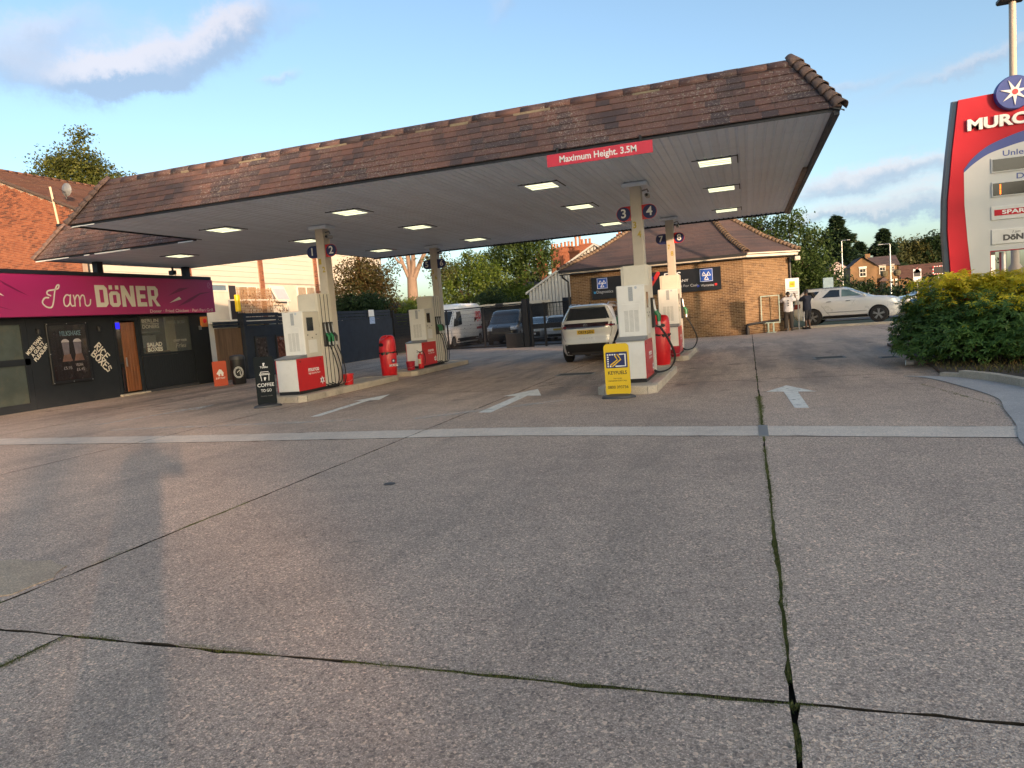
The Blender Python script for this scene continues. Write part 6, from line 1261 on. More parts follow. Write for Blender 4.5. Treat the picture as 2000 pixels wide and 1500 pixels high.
for sg in (1, -1):
    MB().box(*sorted((sg * .95, sg * 1.15)), 3.25, 3.38, 1.28, 1.42, 0, .04).build('mirror', M_p, t); MB().tube([(sg * .64, .7, 1.80), (sg * .64, 2.4, 1.80)], .02, 6).build('roof_rail', M_alloy, t)
    x0, x1 = sorted((sg * .55, sg * .93)); c.end_patch(x0, x1, .86, 1.10, M_tail, 'tail_light', .008, nx=8)
c.side_patch([(.06, .88), (.42, .92), (.40, 1.08), (.08, 1.10)], M_tail, 'tail_light'); c.end_patch(-.74, .74, 1.34, 1.72, M_cglass, 'rear_window', top=.8); c.end_patch(-.78, .78, 1.33, 1.7, M_cglass, 'windscreen', .006, True, .82); c.end_patch(-.9, .9, .3, .5, M_dgrey, 'bumper', .006)
x0, x1 = -.9, .9; c.end_patch(.5, .92, .75, .95, M_clearl, 'head_light', .008, True); c.end_patch(-.92, -.5, .75, .95, M_clearl, 'head_light', .008, True)
# vans in the yard
def van(name, label, loc, rot, col, ln, h, dark=False, hoodz=1.25):
    t = thing(name, label, 'van', loc, rot); m_ = paint(name + '_paint', col, .3); wr = .35; ya, yb = .95, ln - .95
    wh = [(-.97, ya, wr), (.97, ya, wr), (-.97, yb, wr), (.97, yb, wr)]
    c = Car(t, [(.26, .12, ln - .15, .93, 9), (.42, .02, ln - .02, .99, 8), (.7, .0, ln, 1.0, 7), (1.0, .0, ln - .03, 1.0, 7), (hoodz, .01, ln - .22, .99, 7), (hoodz + .12, .02, ln - .75, .985, 8), (h * .82, .03, ln - 1.55, .93, 8), (h * .88, .04, ln - 1.72, .91, 8), (h * .96, .06, ln - 1.95, .86, 7), (h, .16, ln - 2.3, .74, 6)])
    c.shell(m_, wh, wr)
    for w_ in wh: c.wheel(*w_, .22, M_dalloy if dark else M_alloy)
    c.side_patch([(ln - 2.35, hoodz + .13), (ln - 1.05, hoodz + .02), (ln - 1.62, h * .80), (ln - 2.35, h * .82)], M_cglass, 'side_window'); c.end_patch(-.86, .86, hoodz + .14, h * .83, M_cglass, 'windscreen', .008, True, .93)
    c.side_patch([(1.4, .34), (ln - 1.4, .34), (ln - 1.4, .56), (1.4, .56)], M_blk, 'side_rubbing_strip', .012); c.end_patch(-.9, .9, .28, .62, M_blk, 'bumper', .01, True); c.end_patch(-.5, .5, .72, .95, M_blk, 'grille', .01, True)
    for sg in (1, -1):
        x0, x1 = sorted((sg * .55, sg * .97)); c.end_patch(x0, x1, .85, 1.08, M_clearl, 'head_light', .01, True, nx=8); x0, x1 = sorted((sg * .84, sg * .98)); c.end_patch(x0, x1, .95, 1.75, M_tail, 'tail_light', .008, nx=4); MB().box(*sorted((sg * 1.0, sg * 1.2)), ln - 1.35, ln - 1.22, hoodz + .08, hoodz + .42, 0, .03).build('mirror', M_blk, t)
    c.line([(ln - 2.5, h * .85), (ln - 2.5, .4)]); c.line([(ln - 3.7, h * .85), (ln - 3.7, .4)]); c.line([(ln - 2.75, 1.12), (ln - 2.6, 1.12)], M_blk, .02, name='door_handle'); c.line([(.3, 1.3), (ln - 3.6, 1.3)], M_blk, .018, name='slide_rail')
    return t, c
t, c = van('white_van', 'white panel van with red lettering behind the yard gate', (-17.7, 44.7, 0), math.pi, (.76, .76, .74), 6.3, 2.66)
lettering('PJD', frame((-1.0 - .006, 1.15, 1.86), (0, -1, 0), (0, 0, 1)), .72, M_red, t, width=.95, bold=.02)
c.side_patch([(.1, 1.02), (1.6, 1.0), (1.6, 1.14), (.1, 1.2)], mat('maroon_stripe', (.25, .01, .03), rough=.4), 'stripe', .008)
van('black_van', 'black van parked beside the white van in the yard', (-14.55, 44.6, 0), R(188), (.015, .016, .019), 4.9, 2.05, True, 1.1)
def hatch(name, label, loc, rot, col, cat='car', plate=None, metal=0.0):
    t = thing(name, label, cat, loc, rot); m_ = paint(name + '_paint', col, .25, metal); wr = .32; ln = 4.15; wh = [(-.86, .75, wr), (.86, .75, wr), (-.86, 3.3, wr), (.86, 3.3, wr)]
    c = Car(t, [(.22, .18, 4.0, .80, 7), (.35, .05, 4.1, .86, 6), (.55, .0, ln, .89, 5.5), (.78, .02, ln - .02, .895, 5.5), (.95, .05, 3.95, .88, 5.5), (1.02, .08, 3.1, .86, 6), (1.08, .10, 2.95, .83, 6), (1.32, .28, 2.3, .70, 6), (1.43, .30, 2.0, .62, 6), (1.48, .42, 1.8, .54, 5), (1.495, .7, 1.5, .4, 5)])
    c.shell(m_, wh, wr)
    for w_ in wh: c.wheel(*w_, .2, M_alloy)
    c.side_patch([(.55, 1.07), (2.85, 1.07), (2.15, 1.36), (.75, 1.37)], M_cglass, 'side_window'); c.end_patch(-.74, .74, 1.08, 1.38, M_cglass, 'rear_window', .007, False, .80); c.end_patch(-.74, .74, 1.09, 1.40, M_cglass, 'windscreen', .007, True, .80)
    for sg in (1, -1): x0, x1 = sorted((sg * .52, sg * .86)); c.end_patch(x0, x1, .78, .95, M_tail, 'tail_light', .008, nx=6); c.end_patch(x0, x1, .66, .84, M_clearl, 'head_light', .008, True, nx=6)
    c.end_patch(-.8, .8, .26, .42, M_blk, 'bumper', .008); c.end_patch(-.5, .5, .34, .62, M_blk, 'grille', .008, True); pl = c.end_patch(-.26, .26, .62, .73, M_plate, 'number_plate', .012, nx=2, nz=1); c.end_patch(-.26, .26, .44, .54, M_platew, 'number_plate', .014, True, nx=2, nz=1)
    return t, c
t, c = hatch('white_hatchback', 'white hatchback seen from behind through the mesh fence', (-10.55, 40.2, .0), R(4), (.62, .62, .6)); strokes([[(0, .07), (.045, 0), (0, -.07), (-.045, 0), (0, .07)]], .016, frame((0, c.rear(0, .86) - .012, .86), *FRONT), M_alloy, t, 'emblem')
hatch('silver_hatchback', 'silver hatchback facing out beside the black van', (-12.7, 45.2, 0), R(184), (.4, .42, .44), metal=.4); hatch('blue_hatchback', 'blue grey hatchback half hidden behind the yellow green bush', (10.0, 42.0, 0), R(150), (.16, .24, .36), metal=.3)
hatch('grey_hatchback', 'pale car roof beyond the bush near the brick cottage', (12.4, 52.0, 0), R(120), (.55, .55, .55), metal=.2)
# ------------------------------------------------------------------ people
def skin_mesh(verts, edges, radii, name, m, parent, sub=2, root=0):
    me = bpy.data.meshes.new(name); me.from_pydata(verts, edges, []); o = link(name, me); bm = bmesh.new(); bm.from_mesh(me); bm.verts.ensure_lookup_table(); lay = bm.verts.layers.skin.verify()
    for i, v in enumerate(bm.verts):
        r_ = radii[i]; v[lay].radius = r_ if isinstance(r_, tuple) else (r_, r_); v[lay].use_root = (i == root)
    bm.to_mesh(me); bm.free(); o.modifiers.new('s', 'SKIN').use_smooth_shade = True; o.modifiers.new('u', 'SUBSURF').levels = sub; o.modifiers['u'].render_levels = sub
    dg = bpy.context.evaluated_depsgraph_get(); dg.update(); m2 = bpy.data.meshes.new_from_object(o.evaluated_get(dg)); bpy.data.objects.remove(o); m2.materials.clear(); m2.materials.append(m)
    m2.polygons.foreach_set('use_smooth', [True] * len(m2.polygons)); return link(name, m2, parent)
M_skin = mat('brown_skin', (.115, .058, .036), rough=.5, var=.1); M_hair = mat('black_hair', (.008, .007, .007), rough=.6, var=.3); M_shirtw = mat('white_cotton', (.60, .60, .62), rough=.85, var=.12, scale=9, bump=.3, bscale=30); M_shirtn = mat('navy_cotton', (.012, .016, .032), rough=.85, var=.25, scale=9, bump=.3, bscale=30)
M_trous = mat('dark_trousers', (.035, .031, .028), rough=.85, var=.3, scale=9); M_short = mat('black_track_shorts', (.012, .013, .018), rough=.7, var=.3); M_shoe = mat('dark_shoes', (.015, .014, .014), rough=.6)
def person(label, loc, rot, h=1.76, shirt=None, legs=None, short=False, arms=None, head_tilt=0.0, stripe=False, prints=False):
    """arms: for left and right (elbow, wrist) points; figure faces +y"""
    t = thing('person', label, 'person', loc, rot); s = h / 1.76; Q = lambda p: tuple(a * s for a in p)
    SH = 1.44; arms = arms or {-1: ((-.30, .10, 1.2), (-.24, .28, 1.32)), 1: ((.30, .10, 1.2), (.24, .28, 1.32))}
    V = [(0, 0, .94), (0, .0, 1.12), (0, -.01, 1.30), (0, -.01, 1.43), (0, .01, 1.52), (0, .03, 1.58), (0, .04, 1.66), (0, .035, 1.735)]; E_ = [(0, 1), (1, 2), (2, 3), (3, 4), (4, 5), (5, 6), (6, 7)]; Rr = [(.15, .115), (.135, .10), (.155, .11), (.10, .085), (.055, .055), (.062, .075), (.082, .10), (.062, .07)]
    def add(p, r_, par): V.append(p); Rr.append(r_); E_.append((par, len(V) - 1)); return len(V) - 1
    hands = {}
    for sg in (-1, 1):
        a = add((sg * .09, .0, .88), (.092, .095), 0); k = add((sg * .105, .025, .50), .06, a); c = add((sg * .11, -.01, .30), .055, k); an = add((sg * .115, -.02, .09), .038, c); add((sg * .125, .03, .045), (.042, .036), an); add((sg * .14, .14, .03), (.042, .026), len(V) - 1)
        sh = add((sg * .17, -.01, SH - .02), .062, 3); el, wr = arms[sg]; e = add(el, .043, sh); w = add(wr, .029, e); hands[sg] = (Vector(el), Vector(wr), w)
    for sg in (-1, 1):
        el, wr, wi = hands[sg]; d = (wr - el).normalized(); x = d.cross(Vector((0, 0, 1))).normalized(); z = x.cross(d); pm = wr + d * .07; p = add(tuple(pm), (.036, .02), wi)
        for f in range(4): o_ = x * (.027 - .018 * f); b1 = pm + d * .035 + o_; l_ = (.030, .036, .034, .026)[f]; q = add(tuple(b1), .0095, p); q = add(tuple(b1 + d * l_ - z * .008), .0085, q); add(tuple(b1 + d * l_ * 1.8 - z * .025), .0075, q)
        q = add(tuple(wr + d * .035 + x * .032), .012, wi); add(tuple(wr + d * .075 + x * .055 - z * .01), .009, q)
    skin_mesh([Q(v) for v in V], E_, [tuple(a * s for a in r_) if isinstance(r_, tuple) else r_ * s for r_ in Rr], 'body', M_skin, t, 2)
    def cloth(vs, es, rs, nm, m): return skin_mesh([Q(v) for v in vs], es, [tuple(a * s for a in r_) if isinstance(r_, tuple) else r_ * s for r_ in rs], nm, m, t, 2)
    el0, el1 = Vector(arms[-1][0]), Vector(arms[1][0]); sh0, sh1 = Vector((-.17, -.01, SH - .02)), Vector((.17, -.01, SH - .02)); m0, m1 = sh0.lerp(el0, .85), sh1.lerp(el1, .85)
    lowz = .80 if not short else .76
    cloth([(0, 0, lowz), (0, 0, .94), (0, 0, 1.12), (0, -.01, 1.30), (0, -.01, 1.435), (0, -.005, 1.49), tuple(sh0), tuple(m0), tuple(sh1), tuple(m1)], [(0, 1), (1, 2), (2, 3), (3, 4), (4, 5), (4, 6), (6, 7), (4, 8), (8, 9)], [(.225, .175), (.225, .17), (.215, .165), (.225, .17), (.15, .12), (.08, .075), (.105, .105), (.095, .095), (.105, .105), (.095, .095)], 'shirt', shirt)
    vs = [(0, 0, .97), (0, 0, .88)]; es = [(0, 1)]; rs = [(.19, .15), (.20, .155)]
    for sg in (-1, 1):
        b = len(vs); pts = [((sg * .095, 0, .78), (.125, .125)), ((sg * .11, .02, .52), .105)] + ([((sg * .108, .015, .40), .088)] if short else [((sg * .115, -.005, .30), .095), ((sg * .12, -.015, .09), .088)])
        for i, (p, r_) in enumerate(pts): vs.append(p); rs.append(r_); es.append((1 if i == 0 else len(vs) - 2, len(vs) - 1))
    tr = cloth(vs, es, rs, 'shorts' if short else 'trousers', legs)
    if stripe: MB().tube([Q((-.205, .0, .80)), Q((-.20, .02, .5)), Q((-.20, .015, .36))], .022 * s, 8).build('stripe', M_lwhite, t, True)
    for sg in (-1, 1): MB().lathe([(0, 0), (.5, 0), (.52, .2), (.45, .6), (.25, .95), (0, 1.0)], (0, 0, 0), 14).build('shoe', M_shoe, t, True).matrix_local = Matrix.Translation(Q((sg * .128, .05, 0))) @ Matrix.Diagonal((.095 * s, .27 * s, .095 * s, 1))
    hd = Vector(Q((0, .03, 1.665))); mb = MB(); n = 18
    rows = []
    for j in range(9):
        ph = math.pi * .5 * j / 8; rows.append((math.cos(ph) * .098 * s, math.sin(ph) * .108 * s))
    for (r_, z) in [(.094 * s, -.05 * s)] + rows:
        for k in range(n): a = 2 * math.pi * k / n; fy = math.sin(a); cutz = .03 * s * max(0, fy) if z < .05 * s else 0; mb.v.append((hd.x + r_ * math.cos(a) * .9, hd.y - .006 + r_ * fy * 1.08 - (.018 * s if fy > .3 and z < .03 * s else 0), hd.z + z + cutz + random.uniform(-.004, .004)))
    mb.f = [(i * n + k, i * n + (k + 1) % n, (i + 1) * n + (k + 1) % n, (i + 1) * n + k) for i in range(9) for k in range(n)]; mb.m = [0] * len(mb.f); mb.build('hair', M_hair, t, True)
    f = MB(); f.lathe([(0, -.012), (.014, 0), (0, .02)], Q((0, .145, 1.635)), 8, axis='y').lathe([(0, -.02), (.022, 0), (0, .02)], Q((.082, .02, 1.65)), 8, axis='x').lathe([(0, -.02), (.022, 0), (0, .02)], Q((-.082, .02, 1.65)), 8, axis='x'); f.build('face', M_skin, t, True)
    e_ = MB()
    for sg in (-1, 1): e_.lathe([(0, -.006), (.011, 0), (0, .006)], Q((sg * .033, .128, 1.665)), 8, axis='y')
    e_.build('eyes', M_lblack, t)
    if prints:
        for z in (1.36, 1.25, 1.15): flat(arc(.02, z * s, .035, .03, 0, 360, 10), frame((0, -.172, 0), *FRONT), M_lblack, t, 'back_print')
    return t
person('person in white T-shirt and dark trousers facing the white board', (1.70, 34.55, 0), R(-8), 1.76, M_shirtw, M_trous, arms={-1: ((-.36, .10, 1.30), (-.22, .28, 1.50)), 1: ((.33, .16, 1.36), (.26, .34, 1.58))}, prints=True)
person('person in navy T-shirt and striped shorts reaching to the board', (2.52, 35.15, 0), R(48), 1.78, M_shirtn, M_short, short=True, stripe=True, arms={-1: ((-.22, .26, 1.28), (-.16, .50, 1.52)), 1: ((.24, .24, 1.26), (.12, .46, 1.44))})
person('person standing where the picture was taken, holding up a phone', (.22, -.72, 0), R(15), 1.78, M_shirtn, M_trous, arms={-1: ((-.30, .10, 1.20), (-.14, .34, 1.40)), 1: ((.46, .06, 1.22), (.30, .28, 1.42))})
# ------------------------------------------------------------------ price sign
tot = thing('price_totem', 'tall red and white petrol price totem with blue star roundel', 'sign', (5.85, 19.0, 0))
left = [(-1.36, 0.0), (-1.40, 1.2), (-1.425, 1.86), (-1.47, 2.79), (-1.45, 3.47), (-1.35, 4.48), (-1.21, 5.63)]
M_totw = mat('totem_white', (.50, .52, .53), rough=.35, var=.06, scale=1, coat=.2); M_totr = mat('totem_red', (.46, .010, .025), rough=.5, var=.06, scale=1, spec=.25)
rgt = [(-x, z) for x, z in left[::-1]]
MB().prism([(x, -.18, z) for x, z in left + [(-.63, 5.66), (-.63, 0)]], (0, .36, 0)).build('left_pillar', M_totr, tot)
MB().prism([(x, -.18, z) for x, z in [(.63, 0), (.63, 5.70)] + [(1.21, 5.72)] + rgt[1:]], (0, .36, 0)).build('right_pillar', M_totr, tot)
MB().prism([(x, -.178, z) for x, z in [(-.63, 2.22), (.63, 2.22), (.63, 5.70), (-.63, 5.66)]], (0, .356, 0)).build('centre_panel', M_totr, tot)
MB().tube([(x - .012, -.0, z) for x, z in left], .10, 8).build('edge_trim', M_mgrey, tot)
curve = bez([(-1.13, 4.10), (-.95, 4.33), (-.66, 4.55), (-.3, 4.69), (.02, 4.78), (.6, 4.88), (1.1, 4.95)], 5); curve2 = bez([(-1.13, 4.03), (-.95, 4.19), (-.66, 4.37), (-.3, 4.48), (.02, 4.55), (.6, 4.62), (1.1, 4.66)], 5)
Tp = frame((0, -.18, 0), *FRONT); M_tblue = mat('totem_blue_print', (.03, .06, .28), rough=.4)
flat(curve + curve2[::-1], Tp, M_tblue, tot, 'blue_sweep', z=.006, depth=.004)
flat(curve2 + [(1.13, 3.32), (1.08, 2.5), (1.06, 2.235), (-.645, 2.235), (-.645, .3), (-.93, .3), (-1.02, 1.82), (-1.08, 2.51), (-1.13, 3.32)], Tp, M_totw, tot, 'white_panel', z=.004, depth=.003)
lettering('MURCO', frame((-.33, -.18, 5.04), (1, 0, .015), (0, 0, 1)), .325, M_lwhite, tot, width=1.47, bold=.04, depth=.03)
rd = MB().lathe([(0, -.10), (.345, -.10), (.36, -.07), (.36, .07), (0, .07)], (-.18, -.22, 5.60), 40, axis='y').build('roundel', M_tblue, tot, True)
def star(n, r, ri, cx, cz, a0): return [(cx + (r if k % 2 == 0 else ri) * math.cos(R(a0 + 180 / n * k)), cz + (r if k % 2 == 0 else ri) * math.sin(R(a0 + 180 / n * k))) for k in range(2 * n)]
flat(star(7, .285, .085, -.18, 5.60, 64), frame((0, -.325, 0), *FRONT), M_lwhite, rd, 'star', depth=.012); flat(arc(-.18, 5.60, .06, .06, 0, 360, 18), frame((0, -.34, 0), *FRONT), M_red, rd, 'star_centre')
lettering('Unleaded', frame((.02, -.187, 4.34), *FRONT), .17, M_tblue, tot, width=.80, bold=.01); lettering('Diesel', frame((.14, -.187, 3.82), *FRONT), .17, M_tblue, tot, width=.53, bold=.01)
M_led = mat('led_segment', (.3, .05, .01), emit=(1.0, .16, .01), estr=1.6)
for (z0, z1) in ((3.97, 4.23), (3.44, 3.71)):
    o = box('display_frame', M_totw, tot, -.61, .61, -.215, -.18, z0 - .03, z1 + .03, .006); box('display', M_screen, o, -.58, .58, -.222, -.214, z0, z1)
for i in range(2): box('price_digit', M_led, tot, -.455, -.43, -.226, -.222, 3.465 + i * .115, 3.465 + i * .115 + .1)
for (z0, z1) in ((2.91, 3.21), (2.37, 2.70)): box('brand_panel', mat('panel_white', (.6, .61, .6), rough=.4), tot, -.62, .62, -.21, -.18, z0, z1, .006)
box('brand_bar', M_totr, tot, -.56, .56, -.216, -.21, 3.0, 3.13); lettering('SPAR', frame((-.2, -.216, 3.065), *FRONT), .12, M_lwhite, tot, width=.44, bold=.03); lettering('I am', frame((-.15, -.21, 2.62), *FRONT), .09, M_dgrey, tot, shear=.3); lettering('DöNER', frame((-.1, -.21, 2.50), *FRONT), .17, M_dgrey, tot, width=.62, bold=.05)
for x in (-.35, .35): MB().tube([(x, 0, 0), (x, 0, 2.2)], .07, 10).build('leg', M_steel, tot)
t = thing('spike_camera', 'tiny dark camera on an arm at the left totem edge', 'camera', (4.45, 19.0, 3.55)); MB().box(-.14, -.04, -.05, .05, -.05, .03, 0, .01).build('housing', M_black, t); MB().tube([(-.06, 0, .02), (.08, 0, .04)], .012, 6).build('arm', M_steel, t)
t = thing('lamp_column', 'tall pale lamp column rising behind the price totem', 'lamp post', (7.25, 24, 0)); MB().tube([(0, 0, 0), (0, 0, 1.9), (0, 0, 2.0), (0, 0, 9.2)], [.19, .17, .105, .085], 16).build('column', mat('painted_column', (.50, .42, .34), rough=.6, var=.08), t, True); MB().box(-.35, .3, -.2, .2, 9.15, 9.3, 0, .04).build('lantern', M_black, t)
# crossing warning sign seen under the totem, and the boards beyond the bush
def post_sign(name, label, x, y, z0, z1, w, post=True): t = thing(name, label, 'road sign', (x, y, 0)); MB().tube([(0, .04, 0), (0, .04, z1)], .04, 8).build('post', M_mgrey, t); return t
t = post_sign('warning_board', 'white stop when lights show board seen beneath the totem', 7.0, 26.0, 1.3, 2.9, .6); box('plate', M_lwhite, t, -.32, .32, -.02, .02, 1.55, 2.75, .01); box('lamp_panel', M_black, t, -.32, .32, -.03, -.021, 2.35, 2.75)
for x in (-.18, .18): MB().lathe([(.07, 0), (.06, .02), (0, .02)], (x, -.05, 2.62), 12, axis='y').build('red_lamp', M_redp, t)
for (s_, z, h_) in (('STOP', 2.24, .13), ('when', 2.08, .10), ('lights show', 1.95, .11), ('50 yards', 1.82, .11)): lettering(s_, frame((0, -.021, z), *FRONT), h_, M_lblack, t)
strokes([[(-.12, 1.67), (.12, 1.67)], [(.06, 1.71), (.12, 1.67), (.06, 1.63)]], .03, frame((0, -.021, 0), *FRONT), M_lblack, t, 'arrow')
t = post_sign('crossing_board', 'white level crossing warning board above the bush edge', 8.95, 45, 1.5, 2.5, .4); box('plate', M_lwhite, t, -.2, .2, -.02, .02, 1.8, 2.5, .01); box('picture', M_dgrey, t, -.16, .16, -.025, -.021, 2.08, 2.28); MB().prism([(-.2, -.02, 2.28), (.2, -.02, 2.28), (0, -.02, 2.6)], (0, .015, 0)).build('triangle', mat('sign_triangle', (.3, .12, .12)), t)
t = post_sign('wigwag_light', 'black crossing light panel with red and white border', 11.1, 50, 2, 2.6, .6); box('plate', M_black, t, -.3, .3, -.03, .03, 2.18, 2.66)
for i in range(9):
    for z in (2.17, 2.63): box('border_mark', M_lwhite if i % 2 else M_red, t, -.31 + i * .069, -.31 + i * .069 + .066, -.045, -.031, z, z + .05)
for i in range(4):
    for x in (-.315, .27): box('border_mark', M_red if i % 2 else M_lwhite, t, x, x + .045, -.046, -.031, 2.23 + i * .1, 2.23 + i * .1 + .095)
# ------------------------------------------------------------------ cottages, lamps and long roof across the side road (about 130 m off)
def cottage():
    t = thing('brick_cottage', 'yellow brick cottage with two gables and white windows beyond the road', 'house', (19.8, 130, 0)); k = 130 / 85.0
    X = lambda v: v * k
    Z = lambda v: 1.6 + (v - 1.6) * k
    w1 = MB().prism([(X(10.55), 130, 0), (X(13.1), 130, 0), (X(13.1), 130, Z(4.1)), (X(11.75), 130, Z(5.0)), (X(10.55), 130, Z(4.1))], (0, 9, 0)).build('gable_wall', M_brk_f, t, world=True)
    w2 = MB().prism([(X(13.1), 131, 0), (X(15.3), 131, 0), (X(15.3), 131, Z(4.0)), (X(13.1), 131, Z(4.05))], (0, 7, 0)).build('front_wall', M_brk_f, t, world=True)
    gx = X(15.3); MB().prism([(gx + .01, 131, 0), (gx + .01, 138, 0), (gx + .01, 138, Z(4.0)), (gx + .01, 134.5, Z(5.0)), (gx + .01, 131, Z(4.0))], (-.2, 0, 0)).build('side_gable', mat('sunlit_tint_brick', (.36, .21, .09), rough=.9, var=.25, scale=3), t, world=True)  # gable brick lighter and warmer: sunlight put into its colour
    courses('roof', (X(10.45), 129.6, Z(4.0)), (X(10.45), 139, Z(4.0)), (X(11.75), 129.6, Z(5.08)), (X(11.75), 139, Z(5.08)), 10, M_tilek, t); courses('roof', (X(13.2), 139, Z(4.0)), (X(13.2), 129.6, Z(4.0)), (X(11.75), 139, Z(5.08)), (X(11.75), 129.6, Z(5.08)), 10, M_tilek, t)
    courses('roof', (X(13.1), 130.7, Z(3.95)), (X(15.45), 130.7, Z(3.9)), (X(12.6), 134.5, Z(5.05)), (X(15.45), 134.5, Z(5.05)), 12, M_tilek, t)
    for (x, y, z0, z1, w) in ((11.76, 129.95, 2.95, 3.85, .34), (11.83, 129.95, 1.35, 2.2, .34), (13.75, 130.95, 3.05, 3.85, .3), (14.75, 130.95, 3.2, 3.85, .14), (14.65, 130.95, 1.7, 2.3, .1), (15.05, 130.95, 1.7, 2.3, .1)):
        o = box('window', M_upvc, t, X(x - w), X(x + w), y - .04, y, Z(z0), Z(z1), world=True); w_ = w * .8
        for (a, b) in ((-w_, -.02), (.02, w_)):
            for (c_, d_) in ((.08, .47), (.53, .92)): box('pane', M_glass, o, X(x + a), X(x + b), y - .06, y - .041, Z(z0 + (z1 - z0) * c_), Z(z0 + (z1 - z0) * d_), world=True)
        box('lintel', M_upvc, t, X(x - w * 1.15), X(x + w * 1.15), y - .08, y, Z(z1) + .03, Z(z1) + .28, world=True)
    po = MB().prism([(X(13.25), 129.6, Z(2.3)), (X(14.2), 129.6, Z(2.3)), (X(13.75), 129.6, Z(2.75))], (0, 1.4, 0)).build('porch_roof', M_tilek, t, world=True); box('porch_door', M_char, t, X(13.45), X(14.05), 130.6, 130.95, 0, Z(2.2), world=True)
    box('chimney', M_brk_f, t, X(12.6), X(13.1), 136, 137, Z(4.4), Z(5.5), world=True)
cottage()
t = thing('pink_cottage', 'pale pink rendered cottage gable behind the brick cottage', 'house', (17, 146, 0)); k = 146 / 95
M_pk = mat('pink_render', (.50, .40, .40), rough=.8, var=.08); X = lambda v: v * k; Z = lambda v: 1.6 + (v - 1.6) * k
MB().prism([(X(9.5), 146, 0), (X(11.7), 146, 0), (X(11.7), 146, Z(4.4)), (X(10.4), 146, Z(5.2)), (X(9.5), 146, Z(4.6))], (0, 8, 0)).build('wall', M_pk, t, world=True); courses('roof', (X(11.85), 154, Z(4.35)), (X(11.85), 145.6, Z(4.35)), (X(10.4), 154, Z(5.28)), (X(10.4), 145.6, Z(5.28)), 10, M_tilek, t); courses('roof', (X(9.3), 145.6, Z(4.55)), (X(9.3), 154, Z(4.55)), (X(10.4), 145.6, Z(5.28)), (X(10.4), 154, Z(5.28)), 8, M_tilek, t)
box('window', M_upvc, t, X(10.5), X(11.0), 145.92, 146, Z(3.2), Z(4.1), world=True); box('red_plaque', M_redp, t, X(11.2), X(11.4), 145.9, 145.99, Z(3.6), Z(3.9), world=True)
def street_lamp(label, x, y, h, arm, basket=False):
    t = thing('street_lamp', label, 'street lamp', (x, y, 0)); MB().tube([(0, 0, 0), (0, 0, 1.2), (0, 0, h)], [.14, .11, .08], 10).tube(smooth_path([(0, 0, h - .1), (arm * .1, 0, h + .1), (arm, 0, h + .12)], 4), .05, 8).build('column', M_steel, t, True); MB().box(*sorted((arm * .9, arm * 1.5)), -.14, .14, h + .05, h + .2, 0, .04).build('lantern', M_steel, t)
    if basket:
        MB().tube([(-.9, 0, 4.0), (.9, 0, 4.0)], .03, 6).build('bracket', M_black, t)
        for sg in (-1, 1): MB().lathe([(0, -.6), (.35, -.45), (.5, -.1), (.42, .25), (0, .35)], (sg * .8, 0, 3.6), 12).build('basket', mat('basket_flowers', (.10, .085, .05), rough=.95, var=.7, scale=12), t)
street_lamp('tall grey street lamp left of the brick cottage', 8.06 * 120 / 70, 120, 9.1, .8); street_lamp('street lamp with hanging baskets before the cottage', 10.18 * 110 / 60, 110, 7.4, -1.0, True)
t = thing('long_roofed_house', 'long low brown tiled roof beyond the cottage, with sunny gable', 'house', (33, 150, 0)); k = 1.5
courses('roof', (26.5, 149, 3.0), (37, 149, 3.0), (26.5, 156, 5.6), (35.4, 156, 5.6), 16, M_tileh, t); box('wall', M_brk_f, t, 26.5, 37, 149.5, 160, 0, 3.0, world=True); MB().prism([(35.2, 148.6, 2.6), (38.5, 148.6, 2.6), (37, 148.6, 5.4)], (0, 6, 0)).build('gable', mat('sunlit_tint_brick', (.36, .21, .09)), t, world=True)  # gable reuses the brick with sunlight in its colour
t = thing('blue_notice_post', 'pale blue sign panel behind the silver SUV', 'sign', (4.5, 46, 0)); box('panel', mat('pale_blue_panel', (.22, .32, .38), rough=.5), t, -.28, .28, -.04, .04, 1.2, 2.45, .02); box('post', M_mgrey, t, -.05, .05, -.02, .02, 0, 1.2)
# low kerb and strip behind the people; dropped can by the bush
t = tag_s(MB().prism([(2.4, 36.0, 0), (9, 34.9, 0), (9, 35.15, 0), (2.4, 36.25, 0)], (0, 0, .1)).build('road_kerb', M_kerb)); tag_s(MB().prism([(2.4, 36.26, 0), (9, 35.16, 0), (9, 35.9, 0), (2.4, 37.0, 0)], (0, 0, .06)).build('verge', M_soil))
t = thing('paper_cup', 'white paper cup lying on its side under the bush', 'cup', (3.12, 16.15, .05), R(70)); MB().lathe([(.0, 0), (.045, 0), (.06, .13), (.065, .135), (0, .13)], (0, 0, 0), 16, axis='y').build('cup', mat('paper_cup', (.5, .42, .36), rough=.6, var=.2), t, True); MB().lathe([(0, .134), (.064, .134), (.06, .15), (0, .15)], (0, 0, 0), 16, axis='y').build('lid', M_lwhite, t, True)
